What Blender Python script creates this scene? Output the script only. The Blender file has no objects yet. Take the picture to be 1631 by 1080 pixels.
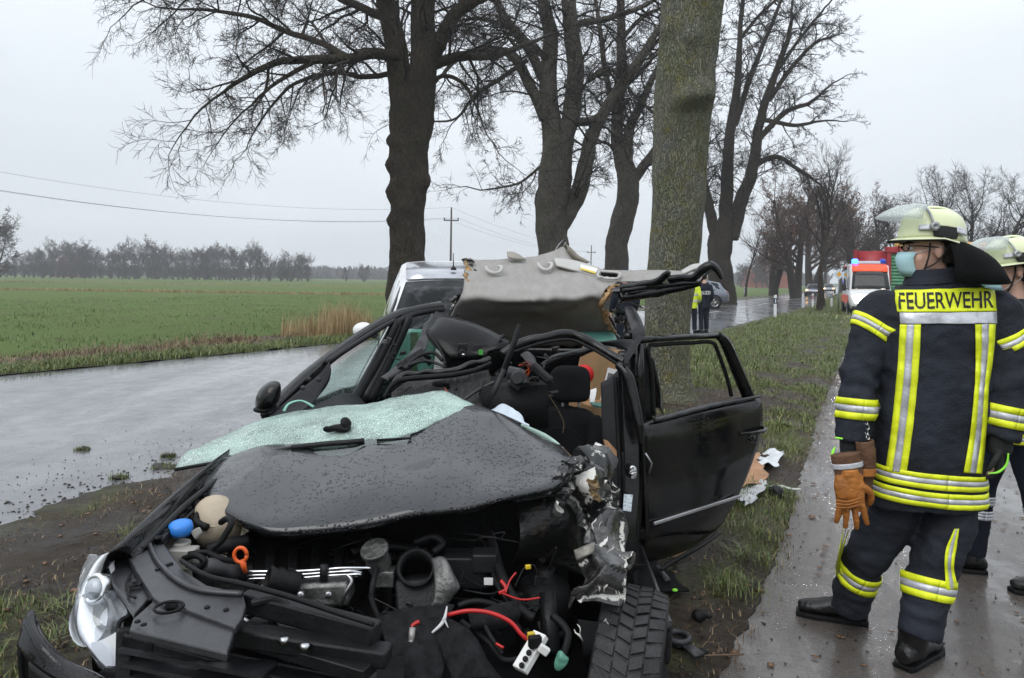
import bpy, bmesh, math, random
import numpy as np
from mathutils import Vector, Matrix, noise, Quaternion
from mathutils.bvhtree import BVHTree

scene = bpy.context.scene
COL = scene.collection
# ------------------------------------------------------------------ camera
H = 1.58; F = 1223.25; ROLL = math.radians(0.8); HY = 444.0; CX = 815.5
cam_d = bpy.data.cameras.new('camera'); cam_d.sensor_width = 36.0; cam_d.lens = F*36/1631
cam_d.shift_y = -(540-HY)/1631; cam_d.clip_start = 0.05; cam_d.clip_end = 6000
cam = bpy.data.objects.new('camera', cam_d); COL.objects.link(cam)
cam.matrix_world = Matrix.Translation((0, 0, H)) @ Matrix.Rotation(math.pi/2, 4, 'X') @ Matrix.Rotation(ROLL, 4, 'Z')
scene.camera = cam
# ------------------------------------------------------------------ overcast sky
SUN_EL = math.radians(48); SUN_AZ = math.radians(215)     # soft light from behind the photographer
world = bpy.data.worlds.new('World'); scene.world = world; world.use_nodes = True
wt = world.node_tree; wt.nodes.clear()
def wn(t, **k):
    n = wt.nodes.new(t)
    for a, b in k.items(): setattr(n, a, b)
    return n
w_out = wn('ShaderNodeOutputWorld'); w_bg = wn('ShaderNodeBackground')
w_sky = wn('ShaderNodeTexSky', sky_type='NISHITA', sun_disc=False, sun_elevation=SUN_EL, sun_rotation=SUN_AZ)
w_co = wn('ShaderNodeTexCoord'); w_map = wn('ShaderNodeMapping'); w_map.inputs['Scale'].default_value = (1, 1, 3.2)
w_no = wn('ShaderNodeTexNoise'); w_no.inputs['Scale'].default_value = 1.35; w_no.inputs['Detail'].default_value = 5
w_no.inputs['Roughness'].default_value = 0.55
w_cr = wn('ShaderNodeValToRGB')
w_cr.color_ramp.elements[0].position = .3; w_cr.color_ramp.elements[0].color = (5.7, 6.15, 6.7, 1)
w_cr.color_ramp.elements[1].position = .72; w_cr.color_ramp.elements[1].color = (7.1, 7.5, 7.95, 1)
w_sep = wn('ShaderNodeSeparateXYZ')
w_gr = wn('ShaderNodeMapRange')        # overcast sky: brighter towards the zenith
w_gr.interpolation_type = 'SMOOTHSTEP'; w_gr.inputs['From Min'].default_value = 0.0; w_gr.inputs['From Max'].default_value = 1.0
w_gr.inputs['To Min'].default_value = 1.0; w_gr.inputs['To Max'].default_value = 1.8
w_mul = wn('ShaderNodeVectorMath', operation='SCALE')
w_mix = wn('ShaderNodeMix', data_type='RGBA'); w_mix.inputs['Factor'].default_value = 0.97
L = wt.links.new
L(w_co.outputs['Generated'], w_map.inputs['Vector']); L(w_map.outputs[0], w_no.inputs['Vector'])
L(w_no.outputs['Fac'], w_cr.inputs['Fac']); L(w_co.outputs['Generated'], w_sep.inputs[0]); L(w_sep.outputs['Z'], w_gr.inputs['Value'])
L(w_cr.outputs['Color'], w_mul.inputs[0]); L(w_gr.outputs[0], w_mul.inputs['Scale'])
L(w_sky.outputs[0], w_mix.inputs['A']); L(w_mul.outputs[0], w_mix.inputs['B'])
L(w_mix.outputs['Result'], w_bg.inputs['Color']); L(w_bg.outputs[0], w_out.inputs['Surface'])
w_bg.inputs['Strength'].default_value = 0.125
HAZE_D = 0.0009
sun_d = bpy.data.lights.new('sun', 'SUN'); sun_d.energy = 1.4; sun_d.angle = math.radians(45); sun_d.color = (1, .97, .93)
sun = bpy.data.objects.new('sun', sun_d); COL.objects.link(sun)
_sd = Vector((math.sin(SUN_AZ)*math.cos(SUN_EL), math.cos(SUN_AZ)*math.cos(SUN_EL), math.sin(SUN_EL)))
sun.rotation_euler = _sd.to_track_quat('Z', 'Y').to_euler(); sun.location = _sd*60
vs = scene.view_settings; vs.view_transform = 'Standard'; vs.look = 'None'; vs.exposure = 0.0; vs.gamma = 1.0; vs.use_curve_mapping = False
scene.render.engine = 'CYCLES'
cy = scene.cycles; cy.use_denoising = True; cy.max_bounces = 8; cy.transparent_max_bounces = 12
cy.diffuse_bounces = 3; cy.glossy_bounces = 3; cy.transmission_bounces = 5; cy.volume_bounces = 0
cy.caustics_reflective = False; cy.caustics_refractive = False; cy.sample_clamp_indirect = 5.0

# ------------------------------------------------------------------ placing helpers
_cr, _sr = math.cos(ROLL), math.sin(ROLL)
def W(px, py, Y):
    """photo pixel + distance in metres -> world point"""
    xc = (px-CX)/F*Y; yc = (HY-py)/F*Y
    return Vector((xc*_cr-yc*_sr, Y, H+xc*_sr+yc*_cr))
def G(px, py, z=0.0):
    """photo pixel seen on a horizontal plane at height z"""
    d = W(px, py, 1.0); d.z -= H
    return Vector((d.x*(z-H)/d.z, (z-H)/d.z, z))
def V(*a): return Vector(a)
def rnd(a, b): return random.uniform(a, b)

# ------------------------------------------------------------------ object helpers
def link(o, parent=None):
    COL.objects.link(o)
    if parent is not None: o.parent = parent
    return o
def tag(o, label=None, cat=None, group=None, kind=None):
    if label: o['label'] = label
    if cat: o['category'] = cat
    if group: o['group'] = group
    if kind: o['kind'] = kind
    return o
def empty(name, loc=(0, 0, 0), rz=0, label=None, cat=None, group=None):
    o = bpy.data.objects.new(name, None); o.location = loc; o.rotation_euler = (0, 0, rz); o.empty_display_size = .1
    return tag(link(o), label, cat, group)
def mesh(name, vf, m, parent=None, smooth=True, wp=True, solid=0, bevel=0, sub=0, fidx=None):
    """one mesh object. wp: the vertices are world coordinates (parent is an unrotated Empty)"""
    v, f = vf[0], vf[1]
    me = bpy.data.meshes.new(name)
    me.from_pydata([tuple(p) for p in v], [], [tuple(q) for q in f])
    for mm in (m if isinstance(m, (list, tuple)) else [m]): me.materials.append(mm)
    if fidx is not None: me.polygons.foreach_set('material_index', fidx)
    if smooth: me.polygons.foreach_set('use_smooth', [True]*len(me.polygons))
    me.update()
    o = bpy.data.objects.new(name, me); link(o, parent)
    if wp and parent is not None:
        q = parent; t = Vector((0, 0, 0))
        while q is not None: t += q.location; q = q.parent
        o.location = -t
    if solid:
        md = o.modifiers.new('solid', 'SOLIDIFY'); md.thickness = solid; md.offset = 0
    if bevel:
        md = o.modifiers.new('bevel', 'BEVEL'); md.width = bevel; md.segments = 2; md.limit_method = 'ANGLE'
        if smooth:
            try: me.set_sharp_from_angle(angle=math.radians(50))
            except Exception: pass
    if sub:
        md = o.modifiers.new('sub', 'SUBSURF'); md.levels = sub; md.render_levels = sub
    return o
def npmesh(name, verts, tris, m, parent=None, smooth=False, attr=None):
    """fast mesh from numpy arrays (all faces with the same number of corners)"""
    k = tris.shape[1]; me = bpy.data.meshes.new(name)
    me.vertices.add(len(verts)); me.vertices.foreach_set('co', np.ascontiguousarray(verts, dtype=np.float32).ravel())
    me.loops.add(tris.size); me.loops.foreach_set('vertex_index', np.ascontiguousarray(tris, dtype=np.int32).ravel())
    me.polygons.add(len(tris)); me.polygons.foreach_set('loop_start', np.arange(0, tris.size, k, dtype=np.int32))
    me.polygons.foreach_set('loop_total', np.full(len(tris), k, dtype=np.int32))
    if smooth: me.polygons.foreach_set('use_smooth', np.ones(len(tris), dtype=bool))
    me.update(calc_edges=True)
    for nm, arr in (attr or {}).items():
        a = me.attributes.new(nm, 'FLOAT', 'POINT'); a.data.foreach_set('value', np.ascontiguousarray(arr, dtype=np.float32))
    me.materials.append(m)
    o = bpy.data.objects.new(name, me); link(o, parent)
    return o
def join(*vfs):
    v, f = [], []
    for a, b in vfs:
        n = len(v); v.extend(a); f.extend([tuple(i+n for i in q) for q in b])
    return v, f
def xf(vf, M): return [M @ Vector(p) for p in vf[0]], vf[1]
def copy_tree(o, parent=None):
    c = o.copy(); COL.objects.link(c); c.parent = parent
    for ch in [x for x in bpy.data.objects if x.parent == o]: copy_tree(ch, c)
    return c
# ------------------------------------------------------------------ shapes
def spl(pts, n=8, closed=False):
    """Catmull-Rom through the points"""
    P = [Vector(p) for p in pts]; out = []; N = len(P)
    for i in range(N if closed else N-1):
        if closed: p0, p1, p2, p3 = P[i-1], P[i], P[(i+1) % N], P[(i+2) % N]
        else: p0, p1, p2, p3 = P[max(i-1, 0)], P[i], P[i+1], P[min(i+2, N-1)]
        for k in range(n):
            t = k/n
            out.append(.5*((2*p1)+(p2-p0)*t+(2*p0-5*p1+4*p2-p3)*t*t+(3*p1-p0-3*p2+p3)*t*t*t))
    if not closed: out.append(P[-1].copy())
    return out
def lerp(a, b, t): return a+(b-a)*t
def rad_list(r, n):
    if not isinstance(r, (list, tuple)): return [r]*n
    return [r[0]]*n if len(r) == 1 else [np.interp(i/(n-1), np.linspace(0, 1, len(r)), r) for i in range(n)]
def tube(path, r, sides=8, cap=True, flat=1.0, up=None):
    """round (or flattened) tube along a path"""
    P = [Vector(p) for p in path]; n = len(P); R = rad_list(r, n); v, f = [], []
    t0 = (P[1]-P[0]).normalized(); u = Vector(up) if up else Vector((0, 0, 1))
    if abs(u.dot(t0)) > .95: u = Vector((1, 0, 0)) if abs(t0.x) < .9 else Vector((0, 1, 0))
    nx = t0.cross(u).normalized()
    for i in range(n):
        t = (P[min(i+1, n-1)]-P[max(i-1, 0)])
        t = t.normalized() if t.length > 1e-9 else t0
        nx = (nx-t*nx.dot(t)).normalized(); ny = nx.cross(t)
        for k in range(sides):
            a = 2*math.pi*k/sides; v.append(P[i]+nx*math.cos(a)*R[i]+ny*math.sin(a)*R[i]*flat)
    for i in range(n-1):
        for k in range(sides):
            a, b = i*sides+k, i*sides+(k+1) % sides; f.append((a, b, b+sides, a+sides))
    if cap: f.append(tuple(range(sides))[::-1]); f.append(tuple((n-1)*sides+k for k in range(sides)))
    return v, f
def stube(pts, r, sides=8, n=6, **k): return tube(spl(pts, n), r, sides, **k)
def grid(rows, flip=False):
    nr, nc = len(rows), len(rows[0]); v = [p for r in rows for p in r]
    f = [(i*nc+j, i*nc+j+1, (i+1)*nc+j+1, (i+1)*nc+j) for i in range(nr-1) for j in range(nc-1)]
    if flip: f = [q[::-1] for q in f]
    return v, f
def cgrid(ctrl, nu=5, nv=5, flip=False):
    """smooth sheet through a grid of control points"""
    rows = [spl(r, nu) for r in ctrl]
    cols = [spl([r[j] for r in rows], nv) for j in range(len(rows[0]))]
    return grid([[c[i] for c in cols] for i in range(len(cols[0]))], flip)
def loft(rings, cap=True, closed=True):
    n = len(rings[0]); v = [p for r in rings for p in r]; f = []
    for i in range(len(rings)-1):
        for k in range(n if closed else n-1):
            a, b = i*n+k, i*n+(k+1) % n; f.append((a, b, b+n, a+n))
    if cap: f.append(tuple(range(n))[::-1]); f.append(tuple((len(rings)-1)*n+k for k in range(n)))
    return v, f
def box(c, s, R=None):
    c = Vector(c); v = [Vector((x*s[0]/2, y*s[1]/2, z*s[2]/2)) for x in (-1, 1) for y in (-1, 1) for z in (-1, 1)]
    if R is not None:
        M = R if isinstance(R, Matrix) else Matrix.Rotation(R, 3, 'Z'); v = [M @ p for p in v]
    return [p+c for p in v], [(0, 1, 3, 2), (4, 6, 7, 5), (0, 4, 5, 1), (2, 3, 7, 6), (0, 2, 6, 4), (1, 5, 7, 3)]
def obox(a, b, w, h, up=(0, 0, 1)):
    """box from a to b, width w across, height h along up"""
    a, b = Vector(a), Vector(b); t = (b-a).normalized(); u = Vector(up)
    s = t.cross(u).normalized(); u = s.cross(t).normalized(); v = []
    for p in (a, b):
        for i, j in ((-1, -1), (1, -1), (1, 1), (-1, 1)): v.append(p+s*i*w/2+u*j*h/2)
    return v, [(3, 2, 1, 0), (4, 5, 6, 7), (0, 1, 5, 4), (1, 2, 6, 5), (2, 3, 7, 6), (3, 0, 4, 7)]
def prism(poly, d):
    """polygon (3-D points, planar enough) pushed along the vector d"""
    n = len(poly); d = Vector(d); v = [Vector(p) for p in poly]+[Vector(p)+d for p in poly]
    f = [tuple(range(n)), tuple(range(n, 2*n))[::-1]]
    for i in range(n): j = (i+1) % n; f.append((j, i, i+n, j+n))
    return v, f
def lathe(prof, seg=24, M=None, cap=True):
    """profile [(r, z)] turned about z"""
    rings = [[Vector((r*math.cos(2*math.pi*k/seg), r*math.sin(2*math.pi*k/seg), z)) for k in range(seg)] for r, z in prof]
    vf = loft(rings, cap)
    return xf(vf, M) if M is not None else vf
def ellipsoid(c, r, M=None, nu=16, nv=10):
    rings = []
    for i in range(nv+1):
        a = math.pi*(i+.02)/(nv+.04)-math.pi/2
        rings.append([Vector((r[0]*math.cos(a)*math.cos(2*math.pi*k/nu), r[1]*math.cos(a)*math.sin(2*math.pi*k/nu), r[2]*math.sin(a))) for k in range(nu)])
    v, f = loft(rings)
    if M is not None: v = [M @ p for p in v]
    c = Vector(c); return [p+c for p in v], f
def aim(d, roll=0):
    """rotation taking +z to the direction d"""
    return Vector(d).to_track_quat('Z', 'Y').to_matrix() @ Matrix.Rotation(roll, 3, 'Z')
def at(c, R=None):
    return Matrix.Translation(Vector(c)) @ (R.to_4x4() if R is not None else Matrix.Identity(4))
def jitter(vf, amp, freq=3, seed=0):
    o = Vector((seed*7.3, seed*3.1, 1.7))
    return [p+noise.noise_vector(p*freq+o)*amp for p in vf[0]], vf[1]
def crumple(rows, amp, freq, seed=0, octv=3, along=None):
    """grid of points folded like torn sheet metal; returns (verts, faces), crease values"""
    o = Vector((seed*5.7, seed*2.3, seed*.7)); nr, nc = len(rows), len(rows[0]); out = []; cr = []
    for r in rows:
        rr = []
        for p in r:
            q = p*freq+o
            d = Vector((0, 0, 0)); a = 1.0; c = 1.0
            for k in range(octv):
                n = noise.noise_vector(q); 
                m = Vector((1-2.4*abs(n.x), 1-2.4*abs(n.y), 1-2.4*abs(n.z)))
                d += m*a; c = min(c, min(abs(n.x), abs(n.y)*1.3)) if k == 0 else c; q = q*2.1+V(3.1, 1.7, 5.2); a *= .5
            rr.append(p+d*amp); cr.append(max(0, 1-c*11))
        out.append(rr)
    return grid(out), cr

# ------------------------------------------------------------------ materials
def mat(name, col, rough=.5, metal=0.0, var=.25, vscale=6.0, bump=0.0, bscale=40.0, coat=0.0, spec=.5, col2=None, trans=0.0, emit=None,
        drops=0.0, dscale=90.0, rvar=0.0, ior=1.45, alpha=1.0, coord='Object', stretch=None, contrast=(.35, .65), sss=0):
    m = bpy.data.materials.new(name); m.use_nodes = True; nt = m.node_tree; N, K = nt.nodes, nt.links.new
    b = N['Principled BSDF']
    b.inputs['Roughness'].default_value = rough; b.inputs['Metallic'].default_value = metal
    b.inputs['Coat Weight'].default_value = coat; b.inputs['Coat Roughness'].default_value = .06
    b.inputs['Specular IOR Level'].default_value = spec; b.inputs['Transmission Weight'].default_value = trans
    b.inputs['IOR'].default_value = ior; b.inputs['Alpha'].default_value = alpha
    if sss: b.inputs['Subsurface Weight'].default_value = sss; b.inputs['Subsurface Radius'].default_value = (.02, .008, .005)
    if emit:
        b.inputs['Emission Color'].default_value = (*emit[0], 1); b.inputs['Emission Strength'].default_value = emit[1]
    tc = N.new('ShaderNodeTexCoord'); src = tc.outputs[coord]
    if stretch:
        mp = N.new('ShaderNodeMapping'); mp.inputs['Scale'].default_value = stretch; K(src, mp.inputs['Vector']); src = mp.outputs[0]
    if var or col2:
        no = N.new('ShaderNodeTexNoise'); no.inputs['Scale'].default_value = vscale; no.inputs['Detail'].default_value = 6
        no.inputs['Roughness'].default_value = .62; K(src, no.inputs['Vector'])
        cr = N.new('ShaderNodeValToRGB'); c2 = col2 or tuple(min(1, c*(1+var)) for c in col); c1 = col if col2 else tuple(c*(1-var) for c in col)
        cr.color_ramp.elements[0].position = contrast[0]; cr.color_ramp.elements[1].position = contrast[1]
        cr.color_ramp.elements[0].color = (*c1, 1); cr.color_ramp.elements[1].color = (*c2, 1)
        K(no.outputs['Fac'], cr.inputs['Fac']); K(cr.outputs['Color'], b.inputs['Base Color'])
        if rvar:
            mr = N.new('ShaderNodeMapRange'); mr.inputs['From Min'].default_value = .3; mr.inputs['From Max'].default_value = .7
            mr.inputs['To Min'].default_value = max(0, rough-rvar); mr.inputs['To Max'].default_value = min(1, rough+rvar)
            K(no.outputs['Fac'], mr.inputs['Value']); K(mr.outputs[0], b.inputs['Roughness'])
    else: b.inputs['Base Color'].default_value = (*col, 1)
    hgt = None
    if bump:
        n2 = N.new('ShaderNodeTexNoise'); n2.inputs['Scale'].default_value = bscale; n2.inputs['Detail'].default_value = 5; K(src, n2.inputs['Vector'])
        bp = N.new('ShaderNodeBump'); bp.inputs['Strength'].default_value = min(1, bump); bp.inputs['Distance'].default_value = .01*max(1, bump)
        K(n2.outputs['Fac'], bp.inputs['Height']); hgt = bp
    if drops:      # rain drops standing on the surface
        wv = N.new('ShaderNodeTexNoise'); wv.inputs['Scale'].default_value = dscale*.5; K(tc.outputs['Object'], wv.inputs['Vector'])
        ad = N.new('ShaderNodeVectorMath'); ad.operation = 'MULTIPLY_ADD'; ad.inputs[1].default_value = (.012,)*3
        K(wv.outputs['Color'], ad.inputs[0]); K(tc.outputs['Object'], ad.inputs[2])
        vo = N.new('ShaderNodeTexVoronoi'); vo.inputs['Scale'].default_value = dscale; K(ad.outputs[0], vo.inputs['Vector'])
        r2 = N.new('ShaderNodeMapRange'); r2.inputs['From Min'].default_value = .42; r2.inputs['From Max'].default_value = .1; r2.interpolation_type = 'SMOOTHSTEP'
        sp = N.new('ShaderNodeSeparateColor'); K(vo.outputs['Color'], sp.inputs[0])
        gt = N.new('ShaderNodeMath'); gt.operation = 'GREATER_THAN'; K(sp.outputs[0], gt.inputs[0])
        ln = N.new('ShaderNodeTexNoise'); ln.inputs['Scale'].default_value = 3.2; ln.inputs['Detail'].default_value = 4; K(tc.outputs['Object'], ln.inputs['Vector'])
        lr = N.new('ShaderNodeMapRange'); lr.inputs['From Min'].default_value = .36; lr.inputs['From Max'].default_value = .64; lr.inputs['To Min'].default_value = .95; lr.inputs['To Max'].default_value = .05; K(ln.outputs['Fac'], lr.inputs['Value']); K(lr.outputs[0], gt.inputs[1])
        ml = N.new('ShaderNodeMath'); ml.operation = 'MULTIPLY'; K(vo.outputs['Distance'], r2.inputs['Value']); K(r2.outputs[0], ml.inputs[0]); K(gt.outputs[0], ml.inputs[1])
        bp = N.new('ShaderNodeBump'); bp.inputs['Strength'].default_value = drops; bp.inputs['Distance'].default_value = .006
        K(ml.outputs[0], bp.inputs['Height'])
        if hgt: K(hgt.outputs[0], bp.inputs['Normal'])
        hgt = bp
    if hgt:
        K(hgt.outputs[0], b.inputs['Normal'])
        if coat: K(hgt.outputs[0], b.inputs['Coat Normal'])
    m['bsdf'] = b.name
    return m
def nodes_of(m): return m.node_tree.nodes, m.node_tree.links.new, m.node_tree.nodes['Principled BSDF']

BLK = mat('black_plastic', (.009, .0095, .0105), .42, var=.5, bump=.25, bscale=90, spec=.28)
BLKD = mat('black_rubber', (.006, .006, .0065), .55, var=.4, bump=.3, bscale=60, spec=.22)
PAINT = mat('black_car_paint', (.004, .004, .0045), .14, var=.3, vscale=9, col2=(.022, .019, .016), contrast=(.52, .8), drops=.2, dscale=120, rvar=.08, spec=.45)
HOODP = mat('wet_black_hood_paint', (.010, .011, .0135), .24, var=.3, coat=.5, spec=.55, vscale=5, col2=(.022, .022, .024), contrast=(.4, .75), drops=.75, dscale=92, rvar=.12)
STEEL = mat('bare_steel', (.35, .35, .36), .32, metal=1, var=.4, vscale=14, bump=.15, bscale=50)
CHROME = mat('bright_metal', (.62, .62, .64), .16, metal=1, var=.15)
ALU = mat('cast_aluminium', (.16, .16, .155), .5, metal=.7, var=.5, vscale=16, bump=.5, bscale=70)
DIRTY = mat('greasy_black_metal', (.016, .015, .014), .4, var=.8, vscale=18, bump=.5, bscale=45, col2=(.035, .032, .03), spec=.3)
RUBBER = mat('tyre_rubber', (.016, .016, .017), .62, var=.6, vscale=14, bump=.4, bscale=120)
FABRIC = mat('black_seat_cloth', (.012, .012, .013), .95, var=.3, bump=.5, bscale=260, spec=.15)
WHITEP = mat('white_car_paint', (.74, .75, .76), .28, var=.06, coat=.5)
WHITEPL = mat('white_plastic', (.7, .7, .68), .45, var=.1)
GLASSD = mat("dark_window_glass", (.010, .012, .013), .05, var=.2, spec=.35)
def glass_thin(name, tint=(.75, .85, .8), rough=.03, drops=0, op=.12, milk=0):
    m = bpy.data.materials.new(name); m.use_nodes = True; N, K = m.node_tree.nodes, m.node_tree.links.new; N.clear()
    o = N.new('ShaderNodeOutputMaterial'); t = N.new('ShaderNodeBsdfTransparent'); t.inputs[0].default_value = (*tint, 1)
    g = N.new('ShaderNodeBsdfGlossy'); g.inputs['Roughness'].default_value = rough; g.inputs[0].default_value = (.95, .97, .97, 1)
    fr = N.new('ShaderNodeFresnel'); fr.inputs[0].default_value = 1.5
    ad = N.new('ShaderNodeMath'); ad.operation = 'ADD'; ad.use_clamp = True; ad.inputs[1].default_value = op
    ge = N.new('ShaderNodeNewGeometry'); nb = N.new('ShaderNodeMath'); nb.operation = 'SUBTRACT'; nb.inputs[0].default_value = 1; K(ge.outputs['Backfacing'], nb.inputs[1])
    mb = N.new('ShaderNodeMath'); mb.operation = 'MULTIPLY'; K(ad.outputs[0], mb.inputs[0]); K(nb.outputs[0], mb.inputs[1])
    mx = N.new('ShaderNodeMixShader'); K(fr.outputs[0], ad.inputs[0]); K(mb.outputs[0], mx.inputs[0]); K(t.outputs[0], mx.inputs[1]); K(g.outputs[0], mx.inputs[2])
    last = mx
    if drops:
        tc = N.new('ShaderNodeTexCoord'); vo = N.new('ShaderNodeTexVoronoi'); vo.inputs['Scale'].default_value = 130; K(tc.outputs['Object'], vo.inputs[0])
        r = N.new('ShaderNodeMapRange'); r.inputs['From Min'].default_value = .3; r.inputs['From Max'].default_value = .15; K(vo.outputs['Distance'], r.inputs['Value'])
        d = N.new('ShaderNodeMixShader'); d0 = N.new('ShaderNodeBsdfDiffuse'); d0.inputs[0].default_value = (.8, .85, .85, 1); d1 = N.new('ShaderNodeBsdfTranslucent'); d1.inputs[0].default_value = (.85, .9, .9, 1); K(d0.outputs[0], d.inputs[1]); K(d1.outputs[0], d.inputs[2])
        ml = N.new('ShaderNodeMath'); ml.operation = 'MULTIPLY_ADD'; ml.use_clamp = True; ml.inputs[1].default_value = drops; ml.inputs[2].default_value = milk; K(r.outputs[0], ml.inputs[0])
        m2 = N.new('ShaderNodeMixShader'); K(ml.outputs[0], m2.inputs[0]); K(mx.outputs[0], m2.inputs[1]); K(d.outputs[0], m2.inputs[2]); last = m2
    K(last.outputs[0], o.inputs['Surface'])
    return m
WINDOW = glass_thin('wet_side_glass', (.86, .95, .92), .05, .55, .0)
CLEAR = glass_thin('clear_plastic', (.97, .98, 1.0), .04, 0, .05)
# ================================================================== THE SETTING
def edge_fn(pix, extra_near, extra_far):
    pts = [G(x, y) for x, y in pix]
    ys = [p.y for p in pts]; xs = [p.x for p in pts]
    s0 = extra_near; s1 = extra_far
    ys = [ys[0]-12]+ys+[ys[-1]+900]; xs = [xs[0]-12*s0]+xs+[xs[-1]+900*s1]
    tb = np.interp(np.arange(-20, 1000, .1), ys, xs).tolist()
    def fn(y):
        k = (y+20)*10
        if k < 0: return tb[0]
        i = int(k)
        if i >= len(tb)-1: return tb[-1]
        return tb[i]+(tb[i+1]-tb[i])*(k-i)
    return fn
road_far = edge_fn([(-150, 618), (0, 599), (200, 580), (400, 561), (530, 548), (1180, 478), (1280, 468)], .70, .445)
road_near = edge_fn([(-60, 905), (60, 838), (260, 765), (1150, 528), (1295, 487)], .47, .45)
path_l = edge_fn([(1130, 1090), (1225, 905), (1300, 660), (1345, 560)], .42, .50)
def path_r(y): return path_l(y)+2.3
YS = [-6+.5*i for i in range(0, 60)]+[24+2*i for i in range(40)]+[104+20*i for i in range(40)]

def principled(name):
    m = bpy.data.materials.new(name); m.use_nodes = True
    return m, m.node_tree.nodes, m.node_tree.links.new, m.node_tree.nodes['Principled BSDF']
def noise_n(N, K, src, scale, detail=6, rough=.6, dist=0):
    n = N.new('ShaderNodeTexNoise'); n.inputs['Scale'].default_value = scale; n.inputs['Detail'].default_value = detail
    n.inputs['Roughness'].default_value = rough; n.inputs['Distortion'].default_value = dist; K(src, n.inputs['Vector']); return n.outputs['Fac']
def ramp(N, K, fac, stops):
    c = N.new('ShaderNodeValToRGB'); e = c.color_ramp.elements
    while len(e) < len(stops): e.new(.5)
    for i, (p, col) in enumerate(stops): e[i].position = p; e[i].color = (*col, 1) if len(col) == 3 else col
    K(fac, c.inputs['Fac']); return c.outputs['Color']
def mixc(N, K, fac, a, b, mode='MIX'):
    m = N.new('ShaderNodeMix'); m.data_type = 'RGBA'; m.blend_type = mode
    K(fac, m.inputs['Factor']) if not isinstance(fac, float) else setattr(m.inputs['Factor'], 'default_value', fac)
    for s, x in (('A', a), ('B', b)):
        if isinstance(x, tuple): m.inputs[s].default_value = (*x, 1)
        else: K(x, m.inputs[s])
    return m.outputs['Result']
def mathn(N, K, op, a, b=None, clamp=False):
    m = N.new('ShaderNodeMath'); m.operation = op; m.use_clamp = clamp
    for i, x in enumerate((a, b)):
        if x is None: continue
        if isinstance(x, (int, float)): m.inputs[i].default_value = x
        else: K(x, m.inputs[i])
    return m.outputs[0]
def mrange(N, K, v, a, b, c, d, smooth=False):
    m = N.new('ShaderNodeMapRange'); m.inputs['From Min'].default_value = a; m.inputs['From Max'].default_value = b
    m.inputs['To Min'].default_value = c; m.inputs['To Max'].default_value = d; K(v, m.inputs['Value'])
    if smooth: m.interpolation_type = 'SMOOTHSTEP'
    return m.outputs[0]
def bumpn(N, K, h, strength, dist, nrm=None):
    b = N.new('ShaderNodeBump'); b.inputs['Strength'].default_value = strength; b.inputs['Distance'].default_value = dist; K(h, b.inputs['Height'])
    if nrm is not None: K(nrm, b.inputs['Normal'])
    return b.outputs[0]

# --- field / far ground: winter crop, brown between the rows
FIELD, N, K, B = principled('winter_crop_field'); tc = N.new('ShaderNodeTexCoord').outputs['Object']
n1 = noise_n(N, K, tc, .035, 5, .6); n2 = noise_n(N, K, tc, .6, 6, .7); n3 = noise_n(N, K, tc, 9, 5, .75)
mp = N.new('ShaderNodeMapping'); mp.inputs['Rotation'].default_value = (0, 0, math.radians(62)); mp.inputs['Scale'].default_value = (.05, 1.0, 1); K(tc, mp.inputs[0])
n4 = noise_n(N, K, mp.outputs[0], .5, 4, .6)
c_a = ramp(N, K, n3, [(.3, (.055, .085, .025)), (.55, (.10, .15, .038)), (.8, (.15, .20, .055))])
c_b = ramp(N, K, n3, [(.3, (.06, .048, .03)), (.7, (.14, .118, .065))])
f1 = mathn(N, K, 'MULTIPLY', mrange(N, K, n2, .46, .68, 0, 1), mrange(N, K, n4, .42, .66, 0.2, 1.0)); f1 = mathn(N, K, 'ADD', f1, mrange(N, K, n1, .55, .75, 0, .3), True)
K(mixc(N, K, f1, c_a, c_b), B.inputs['Base Color']); B.inputs['Roughness'].default_value = .95; B.inputs['Specular IOR Level'].default_value = .15
K(bumpn(N, K, n3, .8, .08), B.inputs['Normal'])
# --- soil and grass of the verge ('grass' attribute = how grassy)
def verge_mat(name):
    m, N, K, B = principled(name); tc = N.new('ShaderNodeTexCoord').outputs['Object']
    at_ = N.new('ShaderNodeAttribute'); at_.attribute_name = 'grass'
    n1 = noise_n(N, K, tc, 1.6, 6, .7); n2 = noise_n(N, K, tc, 22, 8, .82); n3 = noise_n(N, K, tc, 120, 4, .8)
    soil = ramp(N, K, n2, [(.32, (.014, .0095, .0065)), (.5, (.05, .034, .023)), (.68, (.125, .092, .064))])
    litter = ramp(N, K, n3, [(.35, (.06, .042, .024)), (.7, (.17, .125, .07))])
    soil = mixc(N, K, mrange(N, K, n1, .45, .7, 0, .6), soil, litter)
    gr = ramp(N, K, n3, [(.3, (.05, .062, .017)), (.7, (.16, .17, .055))])
    g = mathn(N, K, 'ADD', at_.outputs['Fac'], mathn(N, K, 'MULTIPLY', mathn(N, K, 'SUBTRACT', n2, .5), 1.2))
    K(mixc(N, K, mrange(N, K, g, .35, .7, 0, .85), soil, gr), B.inputs['Base Color'])
    K(mrange(N, K, mathn(N, K, 'ADD', mathn(N, K, 'MULTIPLY', n1, .6), mathn(N, K, 'MULTIPLY', n2, .4)), .40, .54, .16, .75), B.inputs['Roughness']); B.inputs['Specular IOR Level'].default_value = .35
    h = mathn(N, K, 'ADD', mathn(N, K, 'MULTIPLY', n2, 1.0), mathn(N, K, 'MULTIPLY', n3, .4))
    K(bumpn(N, K, h, 1.0, .07), B.inputs['Normal'])
    return m
VERGE = verge_mat('muddy_verge')
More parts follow.
